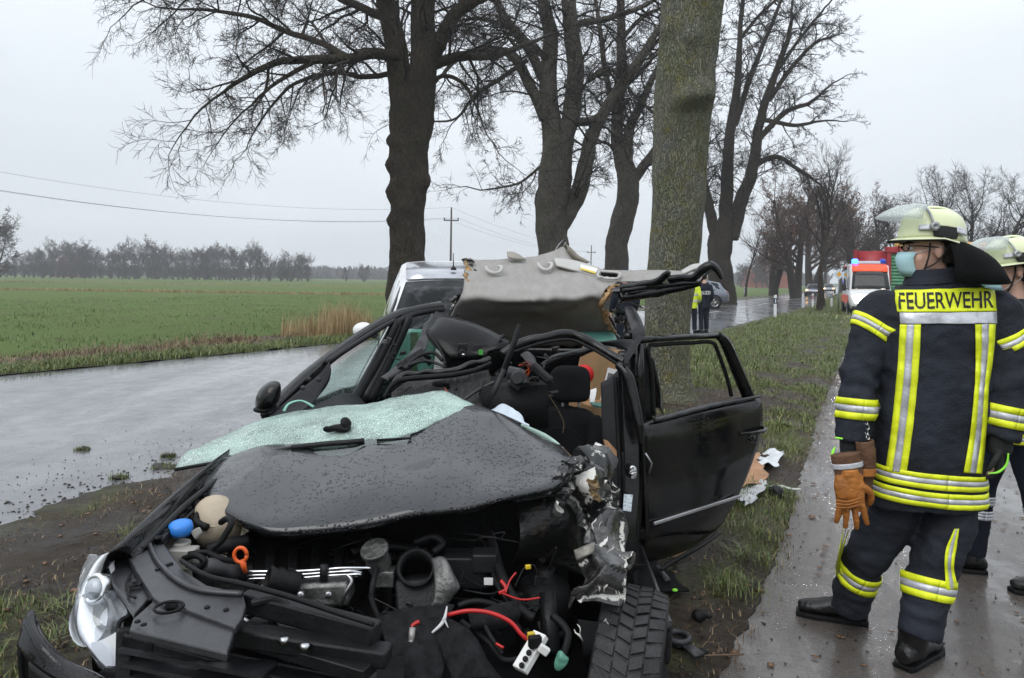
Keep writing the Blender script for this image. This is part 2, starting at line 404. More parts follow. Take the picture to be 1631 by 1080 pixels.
# --- wet asphalt: film of water over a dark road
def wet_asphalt(name, base=(.045, .045, .047), dry=.30, wet=.04, thr=(.42, .62), mud=.35, sc=1.0, grit=.25):
    m, N, K, B = principled(name); tc = N.new('ShaderNodeTexCoord').outputs['Object']
    mp = N.new('ShaderNodeMapping'); mp.inputs['Rotation'].default_value = (0, 0, math.radians(27)); mp.inputs['Scale'].default_value = (1, .22, 1); K(tc, mp.inputs[0])
    na = noise_n(N, K, mp.outputs[0], .9*sc, 5, .6); nb = noise_n(N, K, tc, 3.2*sc, 6, .7); ng = noise_n(N, K, tc, 160, 3, .7); nm = noise_n(N, K, tc, 7*sc, 6, .75)
    w = mathn(N, K, 'ADD', mathn(N, K, 'MULTIPLY', na, .65), mathn(N, K, 'MULTIPLY', nb, .35))
    wf = mrange(N, K, w, thr[0], thr[1], 0, 1, True)
    K(mrange(N, K, wf, 0, 1, dry, wet), B.inputs['Roughness'])
    col = ramp(N, K, ng, [(.3, tuple(c*.65 for c in base)), (.7, tuple(c*1.5 for c in base))])
    col = mixc(N, K, mathn(N, K, 'MULTIPLY', mrange(N, K, nm, .52, .72, 0, 1), mud), col, (.085, .062, .042))
    K(col, B.inputs['Base Color']); B.inputs['IOR'].default_value = 1.38; B.inputs['Specular IOR Level'].default_value = .62
    hb = mathn(N, K, 'MULTIPLY', ng, mrange(N, K, wf, 0, 1, 1, .03))
    nrm = bumpn(N, K, hb, grit, .006); nrm = bumpn(N, K, nb, .10, .02, nrm)
    K(nrm, B.inputs['Normal'])
    B.inputs['Coat Weight'].default_value = .55; K(mrange(N, K, wf, 0, 1, .22, .03), B.inputs['Coat Roughness']); B.inputs['Coat IOR'].default_value = 1.33
    return m
ROAD = wet_asphalt('wet_road_asphalt', base=(.10, .10, .106), dry=.45, wet=.17, thr=(.34, .6), mud=.2, grit=.6)
PATH = wet_asphalt('wet_muddy_path_asphalt', base=(.085, .074, .066), dry=.30, wet=.06, thr=(.40, .60), mud=.85, sc=2.2, grit=1.0)
MARK = mat('worn_road_paint', (.55, .55, .53), .35, var=.35, vscale=9, bump=.2, bscale=100)

gs = 4000.0
tag(mesh('ground', ([V(-gs, -gs, -.10), V(gs, -gs, -.10), V(gs, gs, -.10), V(-gs, gs, -.10)], [(0, 1, 2, 3)]), FIELD, smooth=False), kind='structure')
def strip(name, fl, fr, z, m, ys=YS, nc=2, zf=None):
    rows = [[V(lerp(fl(y), fr(y), j/(nc-1)), y, z if zf is None else zf(lerp(fl(y), fr(y), j/(nc-1)), y)) for j in range(nc)] for y in ys]
    return tag(mesh(name, grid(rows), m), kind='structure')
road = strip('road', road_far, road_near, 0.0, ROAD, nc=7)
# the road's edges crumble into the verge
path = strip('cycle_path', path_l, path_r, .004, PATH, nc=4)
# worn centre dashes
for i, y0 in enumerate([22, 30, 38, 46, 54, 62, 70, 82, 94]):
    def cl(y): return lerp(road_far(y), road_near(y), .5)
    q = [V(cl(y0)-.07, y0, .004), V(cl(y0)+.07, y0, .004), V(cl(y0+3.6)+.07, y0+3.6, .004), V(cl(y0+3.6)-.07, y0+3.6, .004)]
    o = mesh('lane_dash', (q, [(0, 1, 2, 3)]), MARK, road, smooth=False)
# side road in front of the ambulance
sp = [G(1332, 481), G(1350, 495), G(1420, 515), G(1470, 500), G(1420, 474)]
tag(mesh('side_road', ([p+V(0, 0, .008) for p in sp], [(0, 1, 2, 3, 4)]), ROAD, smooth=False), kind='structure')

# --- verge between road and cycle path with ruts, and the one left of the road
def grassy(x, y):
    """0 bare mud .. 1 turf"""
    n = noise.noise(V(x*.9, y*.55, 3.1))*.55+noise.noise(V(x*2.7, y*2.1, 7.7))*.5+noise.noise(V(x*7, y*7, 1.2))*.22
    base = .36
    dr = x-road_near(y); dp = path_l(y)-x
    if y > 7: base += min(.58, (y-7)*.1)
    if dp < .5 and y < 9: base += .10
    if y > 9 and dp < 1.5: base -= .38*(1-abs(dp-.7)/.8 if abs(dp-.7) < .8 else 0)
    if dr < .8: base -= .2
    if y < 7 and x < -1.2: base -= .0
    if x < -1.1 and y < 3.6: base += .10
    if (x-2.0)**2+(y-10)**2 < 1.2: base -= .45
    if abs(x-1.0) < .7 and y < 5: base -= .22
    return base+n
def mudz(x, y):
    dr = x-road_near(y); e = min(1, max(0, dr/.9))
    z = (.035*noise.noise(V(x*1.3, y*1.1, 0))+.03*noise.noise(V(x*4, y*4, 5))+.016*noise.noise(V(x*11, y*11, 9))+.008*noise.noise(V(x*31, y*31, 2)))
    dp = path_l(y)-x; e2 = min(1, max(0, dp/.25))
    return -.03+(.045+z)*min(1, dr/.35 if dr > 0 else 0)*min(1, .25+e)*e2+.012*e2*e if dr > -.2 else -.03
def verge_sheet(name, fl, fr, ys, nc, zf, gf, m=VERGE):
    ys = list(ys); X = np.array([[lerp(fl(y), fr(y), j/(nc-1)) for j in range(nc)] for y in ys]); Y = np.repeat(np.array(ys)[:, None], nc, 1)
    Z = np.array([[zf(X[i, j], Y[i, j]) for j in range(nc)] for i in range(len(ys))])
    Gv = np.array([[gf(X[i, j], Y[i, j]) for j in range(nc)] for i in range(len(ys))])
    idx = np.arange(len(ys)*nc).reshape(len(ys), nc)
    q = np.stack([idx[:-1, :-1], idx[:-1, 1:], idx[1:, 1:], idx[1:, :-1]], -1).reshape(-1, 4)
    return tag(npmesh(name, np.stack([X, Y, Z], -1).reshape(-1, 3), q, m, smooth=True, attr={'grass': Gv.ravel()}), kind='structure')
ysn = [-1+.045*i for i in range(245)]+[10+.12*i for i in range(170)]+[30.4+.6*i for i in range(100)]
verge_sheet('grass_verge', lambda y: road_near(y)-.2+.25*noise.noise(V(y*.9, 2, 4))+.22*noise.noise(V(y*2.6, 2, 4))+.16*noise.noise(V(y*8, 2, 4)), lambda y: path_l(y)+.03+.07*noise.noise(V(y*2.3, 8, 4))+.05*noise.noise(V(y*9, 1, 4)), ysn, 110, lambda x, y: mudz(x, y)+.040, grassy)
def grassy_l(x, y):
    d = road_far(y)-x
    n = noise.noise(V(x*.8, y*.8, 11))*.5+noise.noise(V(x*3, y*3, 12))*.3
    return (.75 if d < 1.1 else .38)+n
verge_sheet('field_verge', lambda y: road_far(y)-3.2, lambda y: road_far(y)+.10*noise.noise(V(y*1.7, 5, 4)), [3+.14*i for i in range(240)]+[36.6+.8*i for i in range(150)], 24,
            lambda x, y: .012+.05*noise.noise(V(x*2, y*2, 4))-(.10 if road_far(y)-x > 2.9 else 0), grassy_l)
# right of the cycle path
verge_sheet('path_verge', lambda y: path_r(y)-.02, lambda y: path_r(y)+14, [0+.3*i for i in range(60)]+[18+2*i for i in range(60)], 30,
            lambda x, y: .0+.03*noise.noise(V(x, y, 4))+.01, lambda x, y: .6+noise.noise(V(x, y, 1))*.4)

# --- grass blades
def blades(name, pts, hmin, hmax, wid, m, lean=.6, seed=1, kind='stuff'):
    rs = np.random.RandomState(seed); P = np.array(pts); n = len(P)
    a = rs.rand(n)*2*math.pi; h = (hmin+(hmax-hmin)*rs.rand(n)**1.8)*P[:, 3]; ln = lean*rs.rand(n)*h*1.3
    ca, sa = np.cos(a), np.sin(a); b = a+rs.randn(n)*.6; cb, sb = np.cos(b), np.sin(b); w = wid*(.6+.8*rs.rand(n))
    base = P[:, :3]
    v0 = base+np.stack([-sa*w, ca*w, -.01+0*a], 1); v1 = base+np.stack([sa*w, -ca*w, -.01+0*a], 1)
    mid = base+np.stack([ca*ln*.35, sa*ln*.35, h*.6], 1)
    v2 = mid+np.stack([sa*w*.7, -ca*w*.7, 0*a], 1); v3 = mid+np.stack([-sa*w*.7, ca*w*.7, 0*a], 1)
    v4 = base+np.stack([ca*ln*.35+cb*ln*.75, sa*ln*.35+sb*ln*.75, h*(1-.35*rs.rand(n))], 1)
    Vv = np.stack([v0, v1, v2, v3, v4], 1).reshape(-1, 3); i = np.arange(n)[:, None]*5
    T = np.concatenate([i+np.array([[0, 1, 2]]), i+np.array([[0, 2, 3]]), i+np.array([[3, 2, 4]])], 0)
    shade = np.repeat(rs.rand(n), 5)
    return tag(npmesh(name, Vv, T, m, attr={'shade': shade}), kind=kind)
def blade_mat(name, stops, trans=.25):
    m, N, K, B = principled(name); a = N.new('ShaderNodeAttribute'); a.attribute_name = 'shade'
    K(ramp(N, K, a.outputs['Fac'], stops), B.inputs['Base Color']); B.inputs['Roughness'].default_value = .45
    return m
GRASS = blade_mat('grass_blades', [(0, (.05, .075, .014)), (.5, (.10, .145, .028)), (.82, (.17, .205, .055)), (1, (.28, .23, .1))])
DRYG = blade_mat('dry_reed', [(0, (.2, .135, .06)), (.5, (.32, .22, .1)), (1, (.42, .31, .16))])
DRYB = blade_mat('dead_brown_grass', [(0, (.10, .06, .03)), (.5, (.17, .10, .05)), (1, (.27, .2, .1))])
random.seed(3)
pts = []
def sample(n, yf, fl, fr, gf, thr, zf, hs=1.0):
    k = 0
    while k < n:
        y = yf(); x = rnd(fl(y), fr(y)); k += 1
        g = gf(x, y)+rnd(-.12, .12)
        if g > thr: pts.append((x, y, zf(x, y), hs*min(1.6, .45+(g-thr)*1.6)))
sample(105000, lambda: 1.2+10*random.random()**1.3, lambda y: max(-4.6, road_near(y)+.1), lambda y: path_l(y)+.04, grassy, .52, lambda x, y: mudz(x, y)+.03)
_p0 = pts; pts = []
sample(60000, lambda: 8+26*random.random()**1.5, lambda y: road_near(y)+.15, path_l, grassy, .45, lambda x, y: mudz(x, y)+.03, .9)
sample(22000, lambda: 30+45*random.random(), lambda y: road_near(y)+.2, path_l, grassy, .35, lambda x, y: mudz(x, y)+.03, 1.5)
blades('far_verge_grass', pts, .03, .12, .006, GRASS, lean=.9, seed=3); pts = _p0
pts = [p for p in pts if not (-1.15 < p[0] < .75 and 1.9 < p[1] < 6.5)]
blades('verge_grass', pts, .02, .11, .0026, GRASS, seed=2)
pts = []
for k in range(420):      # denser tussocks
    y = 1.4+13*random.random()**1.4; x = rnd(max(-4.4, road_near(y)+.2), path_l(y)+.02)
    if grassy(x, y) < .5 or (-1.15 < x < .75 and 1.9 < y < 6.5): continue
    s = rnd(.05, .16); h_ = rnd(.8, 1.7)
    for j in range(70): a = random.gauss(0, s); b = random.gauss(0, s); pts.append((x+a, y+b, mudz(x, y)+.03, h_*max(.25, 1-math.hypot(a, b)/(2.6*s))))
for (px, py) in ((1185, 790), (1240, 795), (1200, 860), (1190, 900), (1215, 690), (1260, 650), (1160, 945), (1245, 720), (1290, 600), (1270, 620), (1230, 640), (90, 1040), (210, 870), (110, 990)):
    c = G(px, py)
    for j in range(260): a = random.gauss(0, .09); b = random.gauss(0, .09); pts.append((c.x+a, c.y+b, .03, 1.4*max(.25, 1-math.hypot(a, b)/.24)))
blades('grass_tussocks', pts, .04, .12, .0021, GRASS, lean=1.7, seed=12)
pts = []
sample(26000, lambda: 1.3+12*random.random()**1.2, lambda y: max(-4.6, road_near(y)-.1), lambda y: path_l(y)+.10, lambda x, y: .55+.6*noise.noise(V(x*1.4, y*1.4, 21)), .42, lambda x, y: mudz(x, y)+.045, .8)
blades('dead_straw', pts, .015, .05, .0022, DRYB, lean=2.6, seed=9)
pts = []
sample(50000, lambda: 9+28*random.random()**1.3, lambda y: road_far(y)-1.5, lambda y: road_far(y)-.02, lambda x, y: grassy_l(x, y), .3, lambda x, y: .02, 1.4)
blades('roadside_grass', pts, .03, .11, .0055, GRASS, lean=1.2, seed=4)
pts = []
sample(26000, lambda: 9+30*random.random()**1.3, lambda y: road_far(y)-3.0, lambda y: road_far(y)-.9, lambda x, y: .72+.7*noise.noise(V(x*.5, y*.5, 33)), .55, lambda x, y: .0, 1.3)
blades('dead_grass', pts, .05, .20, .006, DRYB, lean=1.2, seed=5)
pts = []
sample(75000, lambda: 12+55*random.random()**1.7, lambda y: road_far(y)-40, lambda y: road_far(y)-2.8, lambda x, y: .5+.6*noise.noise(V(x*.3, y*.3, 5))+.5*noise.noise(V(x*1.5, y*1.5, 8)), .38, lambda x, y: -.10, 1.2)
blades('crop_seedlings', pts, .04, .13, .009, blade_mat('crop_blades', [(0, (.065, .11, .025)), (.6, (.105, .17, .038)), (1, (.16, .215, .06))]), seed=6)
# reeds beside the white car
pts = []
for k in range(2600):
    px = random.gauss(548, 24) if random.random() < .6 else rnd(450, 600)
    y = rnd(19, 22.5); x = (px-CX)/F*y
    if x < road_far(y)-.9: pts.append((x, y, -.05, rnd(.75, 1.15)*(1.0 if abs(px-548) < 40 else .7)))
blades('dry_reeds', pts, .5, 1.25, .006, DRYG, lean=.25, seed=7)
pts = []
for k in range(5000):
    px = rnd(-60, 640); y = random.choice([rnd(70, 71), rnd(125, 129)]); pts.append(((px-CX)/F*y, y, -.1, rnd(.6, 1.1)))
blades('field_edge_dry_grass', pts, .15, .45, .03, DRYG, lean=.3, seed=8)
# mud clods and leaf litter
def scatter(name, pts, m, kind='stuff', flatz=.5, seed=0):
    rs = np.random.RandomState(seed); base = np.array([[1, 0, 0], [-1, 0, 0], [0, 1, 0], [0, -1, 0], [0, 0, 1], [0, 0, -1]], float)
    fa = np.array([[0, 2, 4], [2, 1, 4], [1, 3, 4], [3, 0, 4], [2, 0, 5], [1, 2, 5], [3, 1, 5], [0, 3, 5]]); vs_, fs_ = [], []
    for i, (x, y, z, s) in enumerate(pts):
        b = base*(s*(.5+rs.rand(6, 1))); a = rs.rand()*6.28; c, t = math.cos(a), math.sin(a)
        b = np.stack([b[:, 0]*c-b[:, 1]*t, b[:, 0]*t+b[:, 1]*c, b[:, 2]*flatz], 1); vs_.append(b+[x, y, z]); fs_.append(fa+6*i)
    return tag(npmesh(name, np.concatenate(vs_), np.concatenate(fs_), m), kind=kind)
MUD = mat('wet_mud', (.022, .016, .011), .38, var=.6, vscale=30, bump=.4, bscale=120)
LEAF = mat('fallen_oak_leaf', (.10, .05, .025), .6, var=.5, vscale=3, col2=(.2, .11, .055))
pts = []
for k in range(2600):
    y = 1.5+9*random.random()**1.2; x = rnd(road_near(y)-.1, path_l(y))
    if grassy(x, y) < .62: pts.append((x, y, mudz(x, y)+.035, rnd(.004, .02)))
for k in range(1500):      # mud thrown on the road
    y = rnd(3, 10); e = road_near(y); x = e-abs(random.gauss(0, .7))-.05+.3*noise.noise(V(y*2, 1, 1)); pts.append((x, y, .003, rnd(.002, .016)*(1 if x > e-.7 else .55)))
for k in range(700):
    y = rnd(2.2, 9); x = rnd(path_l(y), path_r(y)); pts.append((x, y, .008, rnd(.002, .009)))
scatter('mud_clods', pts, MUD, seed=1)
pts = []
for k in range(260):
    y = rnd(2.3, 9); x = rnd(path_l(y), path_r(y)); pts.append((x, y, .012, rnd(.006, .018)))
for k in range(900):
    y = 1.5+12*random.random()**1.3; x = rnd(road_near(y)+.1, path_l(y)+.4); pts.append((x, y, mudz(x, y)+.045, rnd(.010, .026)))
scatter('leaf_litter', pts, LEAF, flatz=.18, seed=2)
# ================================================================== TREES
def bark(name, c1, c2, moss=None, sc=1.0, lichen=False, fk=.55, bd=.07, vs=3.6):
    m, N, K, B = principled(name); tc = N.new('ShaderNodeTexCoord').outputs['Object']
    mp = N.new('ShaderNodeMapping'); mp.inputs['Scale'].default_value = (7*sc, 7*sc, 1.1*sc); K(tc, mp.inputs[0])
    n1 = noise_n(N, K, mp.outputs[0], 3.2, 7, .7, .6); n2 = noise_n(N, K, tc, 2.1, 5, .65); n3 = noise_n(N, K, tc, 30, 5, .75)
    c = ramp(N, K, n1, [(.28, c1), (.60, c2)])
    if moss:
        c = mixc(N, K, mathn(N, K, 'MULTIPLY', mrange(N, K, n2, .42, .66, 0, 1), mrange(N, K, n3, .35, .65, .1, .9)), c, moss)
    if lichen:
        n5 = noise_n(N, K, tc, 3.4, 6, .75); n6 = noise_n(N, K, tc, 11, 6, .8); n7 = noise_n(N, K, tc, 1.1, 4, .6)
        c = mixc(N, K, mathn(N, K, 'MULTIPLY', mrange(N, K, n5, .48, .62, 0, 1), mrange(N, K, n6, .45, .6, 0, .9)), c, (.27, .225, .035))
        c = mixc(N, K, mrange(N, K, n7, .54, .68, 0, .75), c, (.2, .2, .185)); c = mixc(N, K, mrange(N, K, n6, .68, .72, 0, .8), c, (.30, .15, .02))
    K(c, B.inputs['Base Color']); B.inputs['Roughness'].default_value = .8; B.inputs['Specular IOR Level'].default_value = .3
    dn = N.new('ShaderNodeTexNoise'); dn.inputs['Scale'].default_value = 9; K(tc, dn.inputs['Vector']); dv = N.new('ShaderNodeVectorMath'); dv.operation = 'MULTIPLY_ADD'; dv.inputs[1].default_value = (.5, .5, .25); K(dn.outputs['Color'], dv.inputs[0]); K(mp.outputs[0], dv.inputs[2])
    vo = N.new('ShaderNodeTexVoronoi'); vo.feature = 'DISTANCE_TO_EDGE'; vo.inputs['Scale'].default_value = vs; K(dv.outputs[0], vo.inputs['Vector']); fis = mrange(N, K, vo.outputs['Distance'], 0, .22, 0, 1)
    c = mixc(N, K, mathn(N, K, 'MULTIPLY', mrange(N, K, fis, 0, 1, 1, 0), fk), c, tuple(q*.5 for q in c1)); K(c, B.inputs['Base Color'])
    h = mathn(N, K, 'ADD', mathn(N, K, 'MULTIPLY', fis, 1.2), mathn(N, K, 'ADD', n1, mathn(N, K, 'MULTIPLY', n3, .5))); K(bumpn(N, K, h, 1.0, bd), B.inputs['Normal'])
    return m
BARK = bark('dark_oak_bark', (.03, .022, .018), (.105, .08, .062), (.07, .07, .03))
BARKM = bark('grey_brown_oak_bark', (.085, .074, .065), (.22, .195, .168), (.12, .12, .075))
BARKG = bark('mossy_grey_bark', (.12, .12, .09), (.29, .29, .22), (.16, .18, .07), 1.3, True, .3, .04, 5.5)
TWIG = mat('twig_bark', (.024, .019, .016), .8, var=.4)
TWIGR = mat('brown_twig_bark', (.075, .048, .035), .8, var=.4)
OLEAF = mat('withered_oak_leaves', (.13, .055, .028), .7, var=.5, vscale=2)

class Tubes:
    """collects thin tapered tubes fast"""
    def __init__(s): s.v = []; s.f = []; s.n = 0; s.b = []
    def add(s, P, R, sides):
        P = np.asarray(P, float); n = len(P); T = np.gradient(P, axis=0); T /= np.linalg.norm(T, axis=1, keepdims=True)+1e-9
        u = np.array([.31, .17, .93]) if abs(T[0, 2]) < .9 else np.array([1., 0, 0])
        nx = np.cross(T, u); nx /= np.linalg.norm(nx, axis=1, keepdims=True)+1e-9; ny = np.cross(nx, T)
        a = np.arange(sides)*2*math.pi/sides
        ring = P[:, None, :]+(nx[:, None, :]*np.cos(a)[None, :, None]+ny[:, None, :]*np.sin(a)[None, :, None])*np.asarray(R)[:, None, None]
        s.v.append(ring.reshape(-1, 3)); i = np.arange(n-1)[:, None]*sides+np.arange(sides)[None, :]; j = np.arange(n-1)[:, None]*sides+(np.arange(sides)[None, :]+1) % sides
        s.f.append((np.stack([i, j, j+sides, i+sides], -1).reshape(-1, 4))+s.n); s.n += n*sides
    def twigs(s, q, nd, l, r, rs, droop):
        k = len(q); mid = q+nd*(l*.5)[:, None]+rs.randn(k, 3)*(l*.07)[:, None]; tip = q+nd*l[:, None]+rs.randn(k, 3)*(l*.14)[:, None]; tip[:, 2] += l*(.12-droop*.5)
        s.b.append((q, mid, tip, r))
    def flush(s):
        if not s.b: return
        Q, M_, T_, R_ = [np.concatenate(z) for z in zip(*s.b)]; n = len(Q); P = np.stack([Q, M_, T_], 1); D = T_-Q; u = np.array([.31, .17, .93]); nx = np.cross(D, u); nx /= np.linalg.norm(nx, axis=1, keepdims=True)+1e-9
        ny = np.cross(nx, D); ny /= np.linalg.norm(ny, axis=1, keepdims=True)+1e-9; a = np.arange(3)*2*math.pi/3; rr = R_[:, None]*np.array([1, .85, .55])[None, :]
        off = nx[:, None, :]*np.cos(a)[None, :, None]+ny[:, None, :]*np.sin(a)[None, :, None]
        ring = P[:, :, None, :]+off[:, None, :, :]*rr[:, :, None, None]; s.v.append(ring.reshape(-1, 3))
        base = np.arange(n)[:, None, None]*9+np.arange(2)[None, :, None]*3; i = base+np.arange(3)[None, None, :]; j = base+((np.arange(3)+1) % 3)[None, None, :]
        s.f.append(np.stack([i, j, j+3, i+3], -1).reshape(-1, 4)+s.n); s.n += n*9; s.b = []
    def build(s, name, m, parent):
        s.flush(); return npmesh(name, np.concatenate(s.v), np.concatenate(s.f), m, parent, smooth=True)
def grow(T, rs, p, d, ln, r, lvl, maxl, curl=.35, up=.1, kids=(5, 7), leaves=None, droop=0.0, wid=1.0, minr=.0035):
    """a branch and its side branches, recursively"""
    n = max(3, int(4+ln*1.2)) if lvl < 2 else 4
    P = [np.array(p)]; dd = np.array(d, float); dd /= np.linalg.norm(dd); D = [dd]
    for i in range(n):
        dd = dd+rs.randn(3)*curl*(.35 if i == 0 else .5)/math.sqrt(n)*1.6+np.array([0, 0, up-droop*(i/n)])/n*1.5
        dd = dd/np.linalg.norm(dd); P.append(P[-1]+dd*ln/n); D.append(dd)
    P = np.array(P); R = np.linspace(r, max(minr, r*.35), n+1)
    T.add(P, R, 8 if lvl == 0 else (5 if lvl == 1 else (4 if lvl == 2 else 3)))
    if leaves is not None and lvl >= maxl-1 and rs.rand() < leaves[1]: leaves[0].append(P[-1])
    if lvl >= maxl: return
    k = rs.randint(kids[0], kids[1]+1)
    if lvl == maxl-1:
        k += 2; t = .12+.88*rs.rand(k); i = np.minimum(n-1, (t*n).astype(int)); fr = (t*n-i)[:, None]; q = P[i]*(1-fr)+P[i+1]*fr; Dd = np.array(D)[i]
        sd = np.cross(Dd, rs.randn(k, 3)); sd /= np.linalg.norm(sd, axis=1, keepdims=True)+1e-9; an = rs.uniform(.4, 1.1, k)[:, None]*wid
        T.twigs(q, Dd*np.cos(an)+sd*np.sin(an), ln*rs.uniform(.25, .95, k)*(1.15-t*.45), np.full(k, minr), rs, droop); return
    for j in range(k):
        t = .22+.78*(j+rs.rand())/k; i = min(n-1, int(t*n)); fr = t*n-i; q = P[i]*(1-fr)+P[i+1]*fr
        ax = rs.randn(3); sd = np.cross(D[i], ax); sd /= np.linalg.norm(sd)+1e-9
        ang = rs.uniform(.55, 1.15)*wid; nd = D[i]*math.cos(ang)+sd*math.sin(ang)
        grow(T, rs, q, nd, ln*rs.uniform(.42, .68)*(1.15-t*.45), max(minr, R[i]*rs.uniform(.42, .62)), lvl+1, maxl, curl, up, kids, leaves, droop, wid, minr)
    grow(T, rs, P[-1], D[-1], ln*.55, R[-1], lvl+1, maxl, curl, up, kids, leaves, droop, wid, minr)
def leaf_quads(c, rs, n, sp, s):
    v = []
    for p in c:
        for k in range(n):
            q = np.array(p)+rs.randn(3)*sp; a, b = rs.randn(3), rs.randn(3); a /= np.linalg.norm(a); b = np.cross(a, b); b /= np.linalg.norm(b)+1e-9
            w = s*(.6+.8*rs.rand()); v += [q+a*w, q+b*w*.5, q-a*w, q-b*w*.5]
    v = np.array(v); return v, np.arange(len(v)).reshape(-1, 4)
def knobby(P, R, sides, seed, amp=.12, lumps=()):
    """trunk with an uneven, burred outline"""
    path = spl(P, 10); Rr = rad_list(R, len(path)); v, f = tube(path, Rr, sides, True)
    out = []
    for i, p in enumerate(v):
        c = path[i//sides]; r = Rr[i//sides]; dr = (p-c).normalized()
        n = noise.noise(V(dr.x*1.4, dr.y*1.4, p.z*1.1)+V(seed, seed, 0))*amp+noise.noise(V(dr.x*4, dr.y*4, p.z*3.2)+V(seed, 3, 0))*amp*.45+noise.noise(V(dr.x*9, dr.y*9, p.z*1.5)+V(seed, 3, 1))*amp*.25-abs(noise.noise(V(dr.x*11, dr.y*11, p.z*2.2)+V(seed, 9, 1)))*amp*.22
        k = 1+n
        for lc, lr, la in lumps:
            q = (p-lc).length/lr
            if q < 1: k += la*(1-q*q)**2*(1+.35*noise.noise(p*22))
        out.append(c+dr*r*k)
    return out, f
def oak(name, Y, trunk, limbs, label, seed, group, twig_len=1.0, maxl=4, kids=(4, 5), m=BARK, droop=.25, leafy=.02, lumps=(), amp=.16, sides=28, minr=.0055):
    """trunk and limbs follow the photo's silhouette at distance Y: pixel polylines with a pixel half width and a depth offset"""
    rs = np.random.RandomState(seed); px0 = trunk[-1]
    base = W(*trunk[0][:2], Y); base.z = 0
    root = empty(name, base, 0, label, 'tree', group)
    P = [W(a, b, Y) for a, b, w in trunk]; R = [w*Y/F for a, b, w in trunk]
    if P[0].z > .2: P.insert(0, V(P[0].x, P[0].y, -.08)); R.insert(0, R[0]*1.28)
    mesh('trunk', knobby(P, R, sides, seed, amp, lumps), m, root)
    T = Tubes(); tw = Tubes(); lv = ([], leafy); o = np.array(base)
    for ln in limbs:
        pts = [W(a[0], a[1], Y+(a[3] if len(a) > 3 else 0)) for a in ln]; rr = [a[2]*Y/F for a in ln]
        path = spl(pts, 5); R = rad_list(rr, len(path)); PP = np.array([list(p) for p in path])
        seg = np.linalg.norm(np.diff(PP, axis=0), axis=1); tot = seg.sum()
        wob = np.cumsum(rs.randn(len(PP), 3)*.012*tot/len(PP)**.5, axis=0); wob -= wob[0]; PP = PP+wob
        T.add(PP-o, R, 10 if rr[0] > .15 else 7)
        k = max(3, int(tot*2.0*twig_len))
        for j in range(k):
            t = .12+.88*(j+rs.rand())/k; i = min(len(PP)-2, int(t*(len(PP)-1))); q = PP[i]
            dirn = PP[i+1]-PP[i]; dirn /= np.linalg.norm(dirn)+1e-9; sd = np.cross(dirn, rs.randn(3)); sd /= np.linalg.norm(sd)
            a = rs.uniform(.6, 1.25); nd = dirn*math.cos(a)+sd*math.sin(a)
            L0 = min(2.6, .8+tot*.24)*rs.uniform(.55, 1.05)*(1.1-.4*t)
            grow(tw, rs, q-o, nd, L0, min(R[i]*.55, .055), 1, maxl, .55, .05, kids, lv, droop, 1.0, minr)
        grow(tw, rs, PP[-1]-o, PP[-1]-PP[-2], 2.0, R[-1], 1, maxl, .5, .05, kids, lv, droop, 1.0, minr)
    T.build('limb', m, root) if T.v else None
    if tw.v: tag(tw.build('twigs', TWIG, root), kind='stuff')
    if len(lv[0]) > 4:
        v, f = leaf_quads(lv[0], rs, 3, .06, .05); tag(npmesh('withered_leaves', v, f, OLEAF, root), kind='stuff')
    return root
AV = 'old oaks lining the road'
# T1: the big dark oak behind the white car
oak('oak_tree', 23, [(649, 430, 29), (649, 395, 27.5), (649, 330, 28), (652, 260, 29.5), (656, 200, 33), (658, 150, 35)],
    [[(646, 170, 22), (640, 120, 19), (632, 60, 17), (618, 0, 15), (605, -90, 11), (590, -200, 6)],
     [(664, 170, 26), (676, 110, 22), (678, 50, 20), (678, 0, 19), (690, -110, 14), (700, -230, 8)],
     [(690, 90, 12), (712, 45, 12), (735, 15, 11), (775, -10, 9), (840, -40, 5, 2)],
     [(690, 105, 8), (735, 88, 8), (790, 88, 6, 1), (840, 70, 4, 2)],
     [(630, 88, 9, -.3), (585, 86, 9, -1), (560, 96, 8, -1.5), (500, 98, 6.5, -2), (440, 105, 5, -2.5), (395, 130, 3.5, -3), (360, 155, 2, -3)],
     [(560, 96, 6, -1.5), (520, 70, 5, -1), (450, 45, 4.5, 0), (380, 20, 3.5, 0), (300, 10, 2, 0)],
     [(630, 118, 5, .5), (580, 122, 4.5, 1), (530, 115, 4, 1.5), (470, 135, 3, 2), (430, 175, 2, 2)],
     [(622, 30, 7), (570, 10, 7, 1), (520, -10, 6, 2), (440, -20, 4, 2), (330, -10, 2.5, 2)],
     [(500, 98, 4, -2), (450, 125, 3, -2.5), (420, 150, 2.2, -3), (400, 170, 1.5, -3)],
     [(688, 130, 4), (710, 120, 3.5), (740, 135, 3), (760, 170, 2), (770, 200, 1.2)],
     [(610, -40, 9), (540, -70, 7), (450, -90, 5), (350, -70, 3), (280, -20, 2)],
     [(680, -50, 9), (740, -90, 7), (820, -110, 5)]],
    'thick dark oak with ivy-dark forked trunk behind the white car', 11, AV, lumps=[(W(626, 305, 22.7), .45, .35), (W(624, 262, 22.7), .35, .4), (W(678, 290, 22.8), .4, .3), (W(622, 352, 22.7), .32, .38), (W(640, 285, 22.35), .3, .3), (W(645, 330, 22.4), .28, .28), (W(626, 225, 22.7), .3, .25), (W(655, 250, 22.3), .3, .22)], droop=.22)
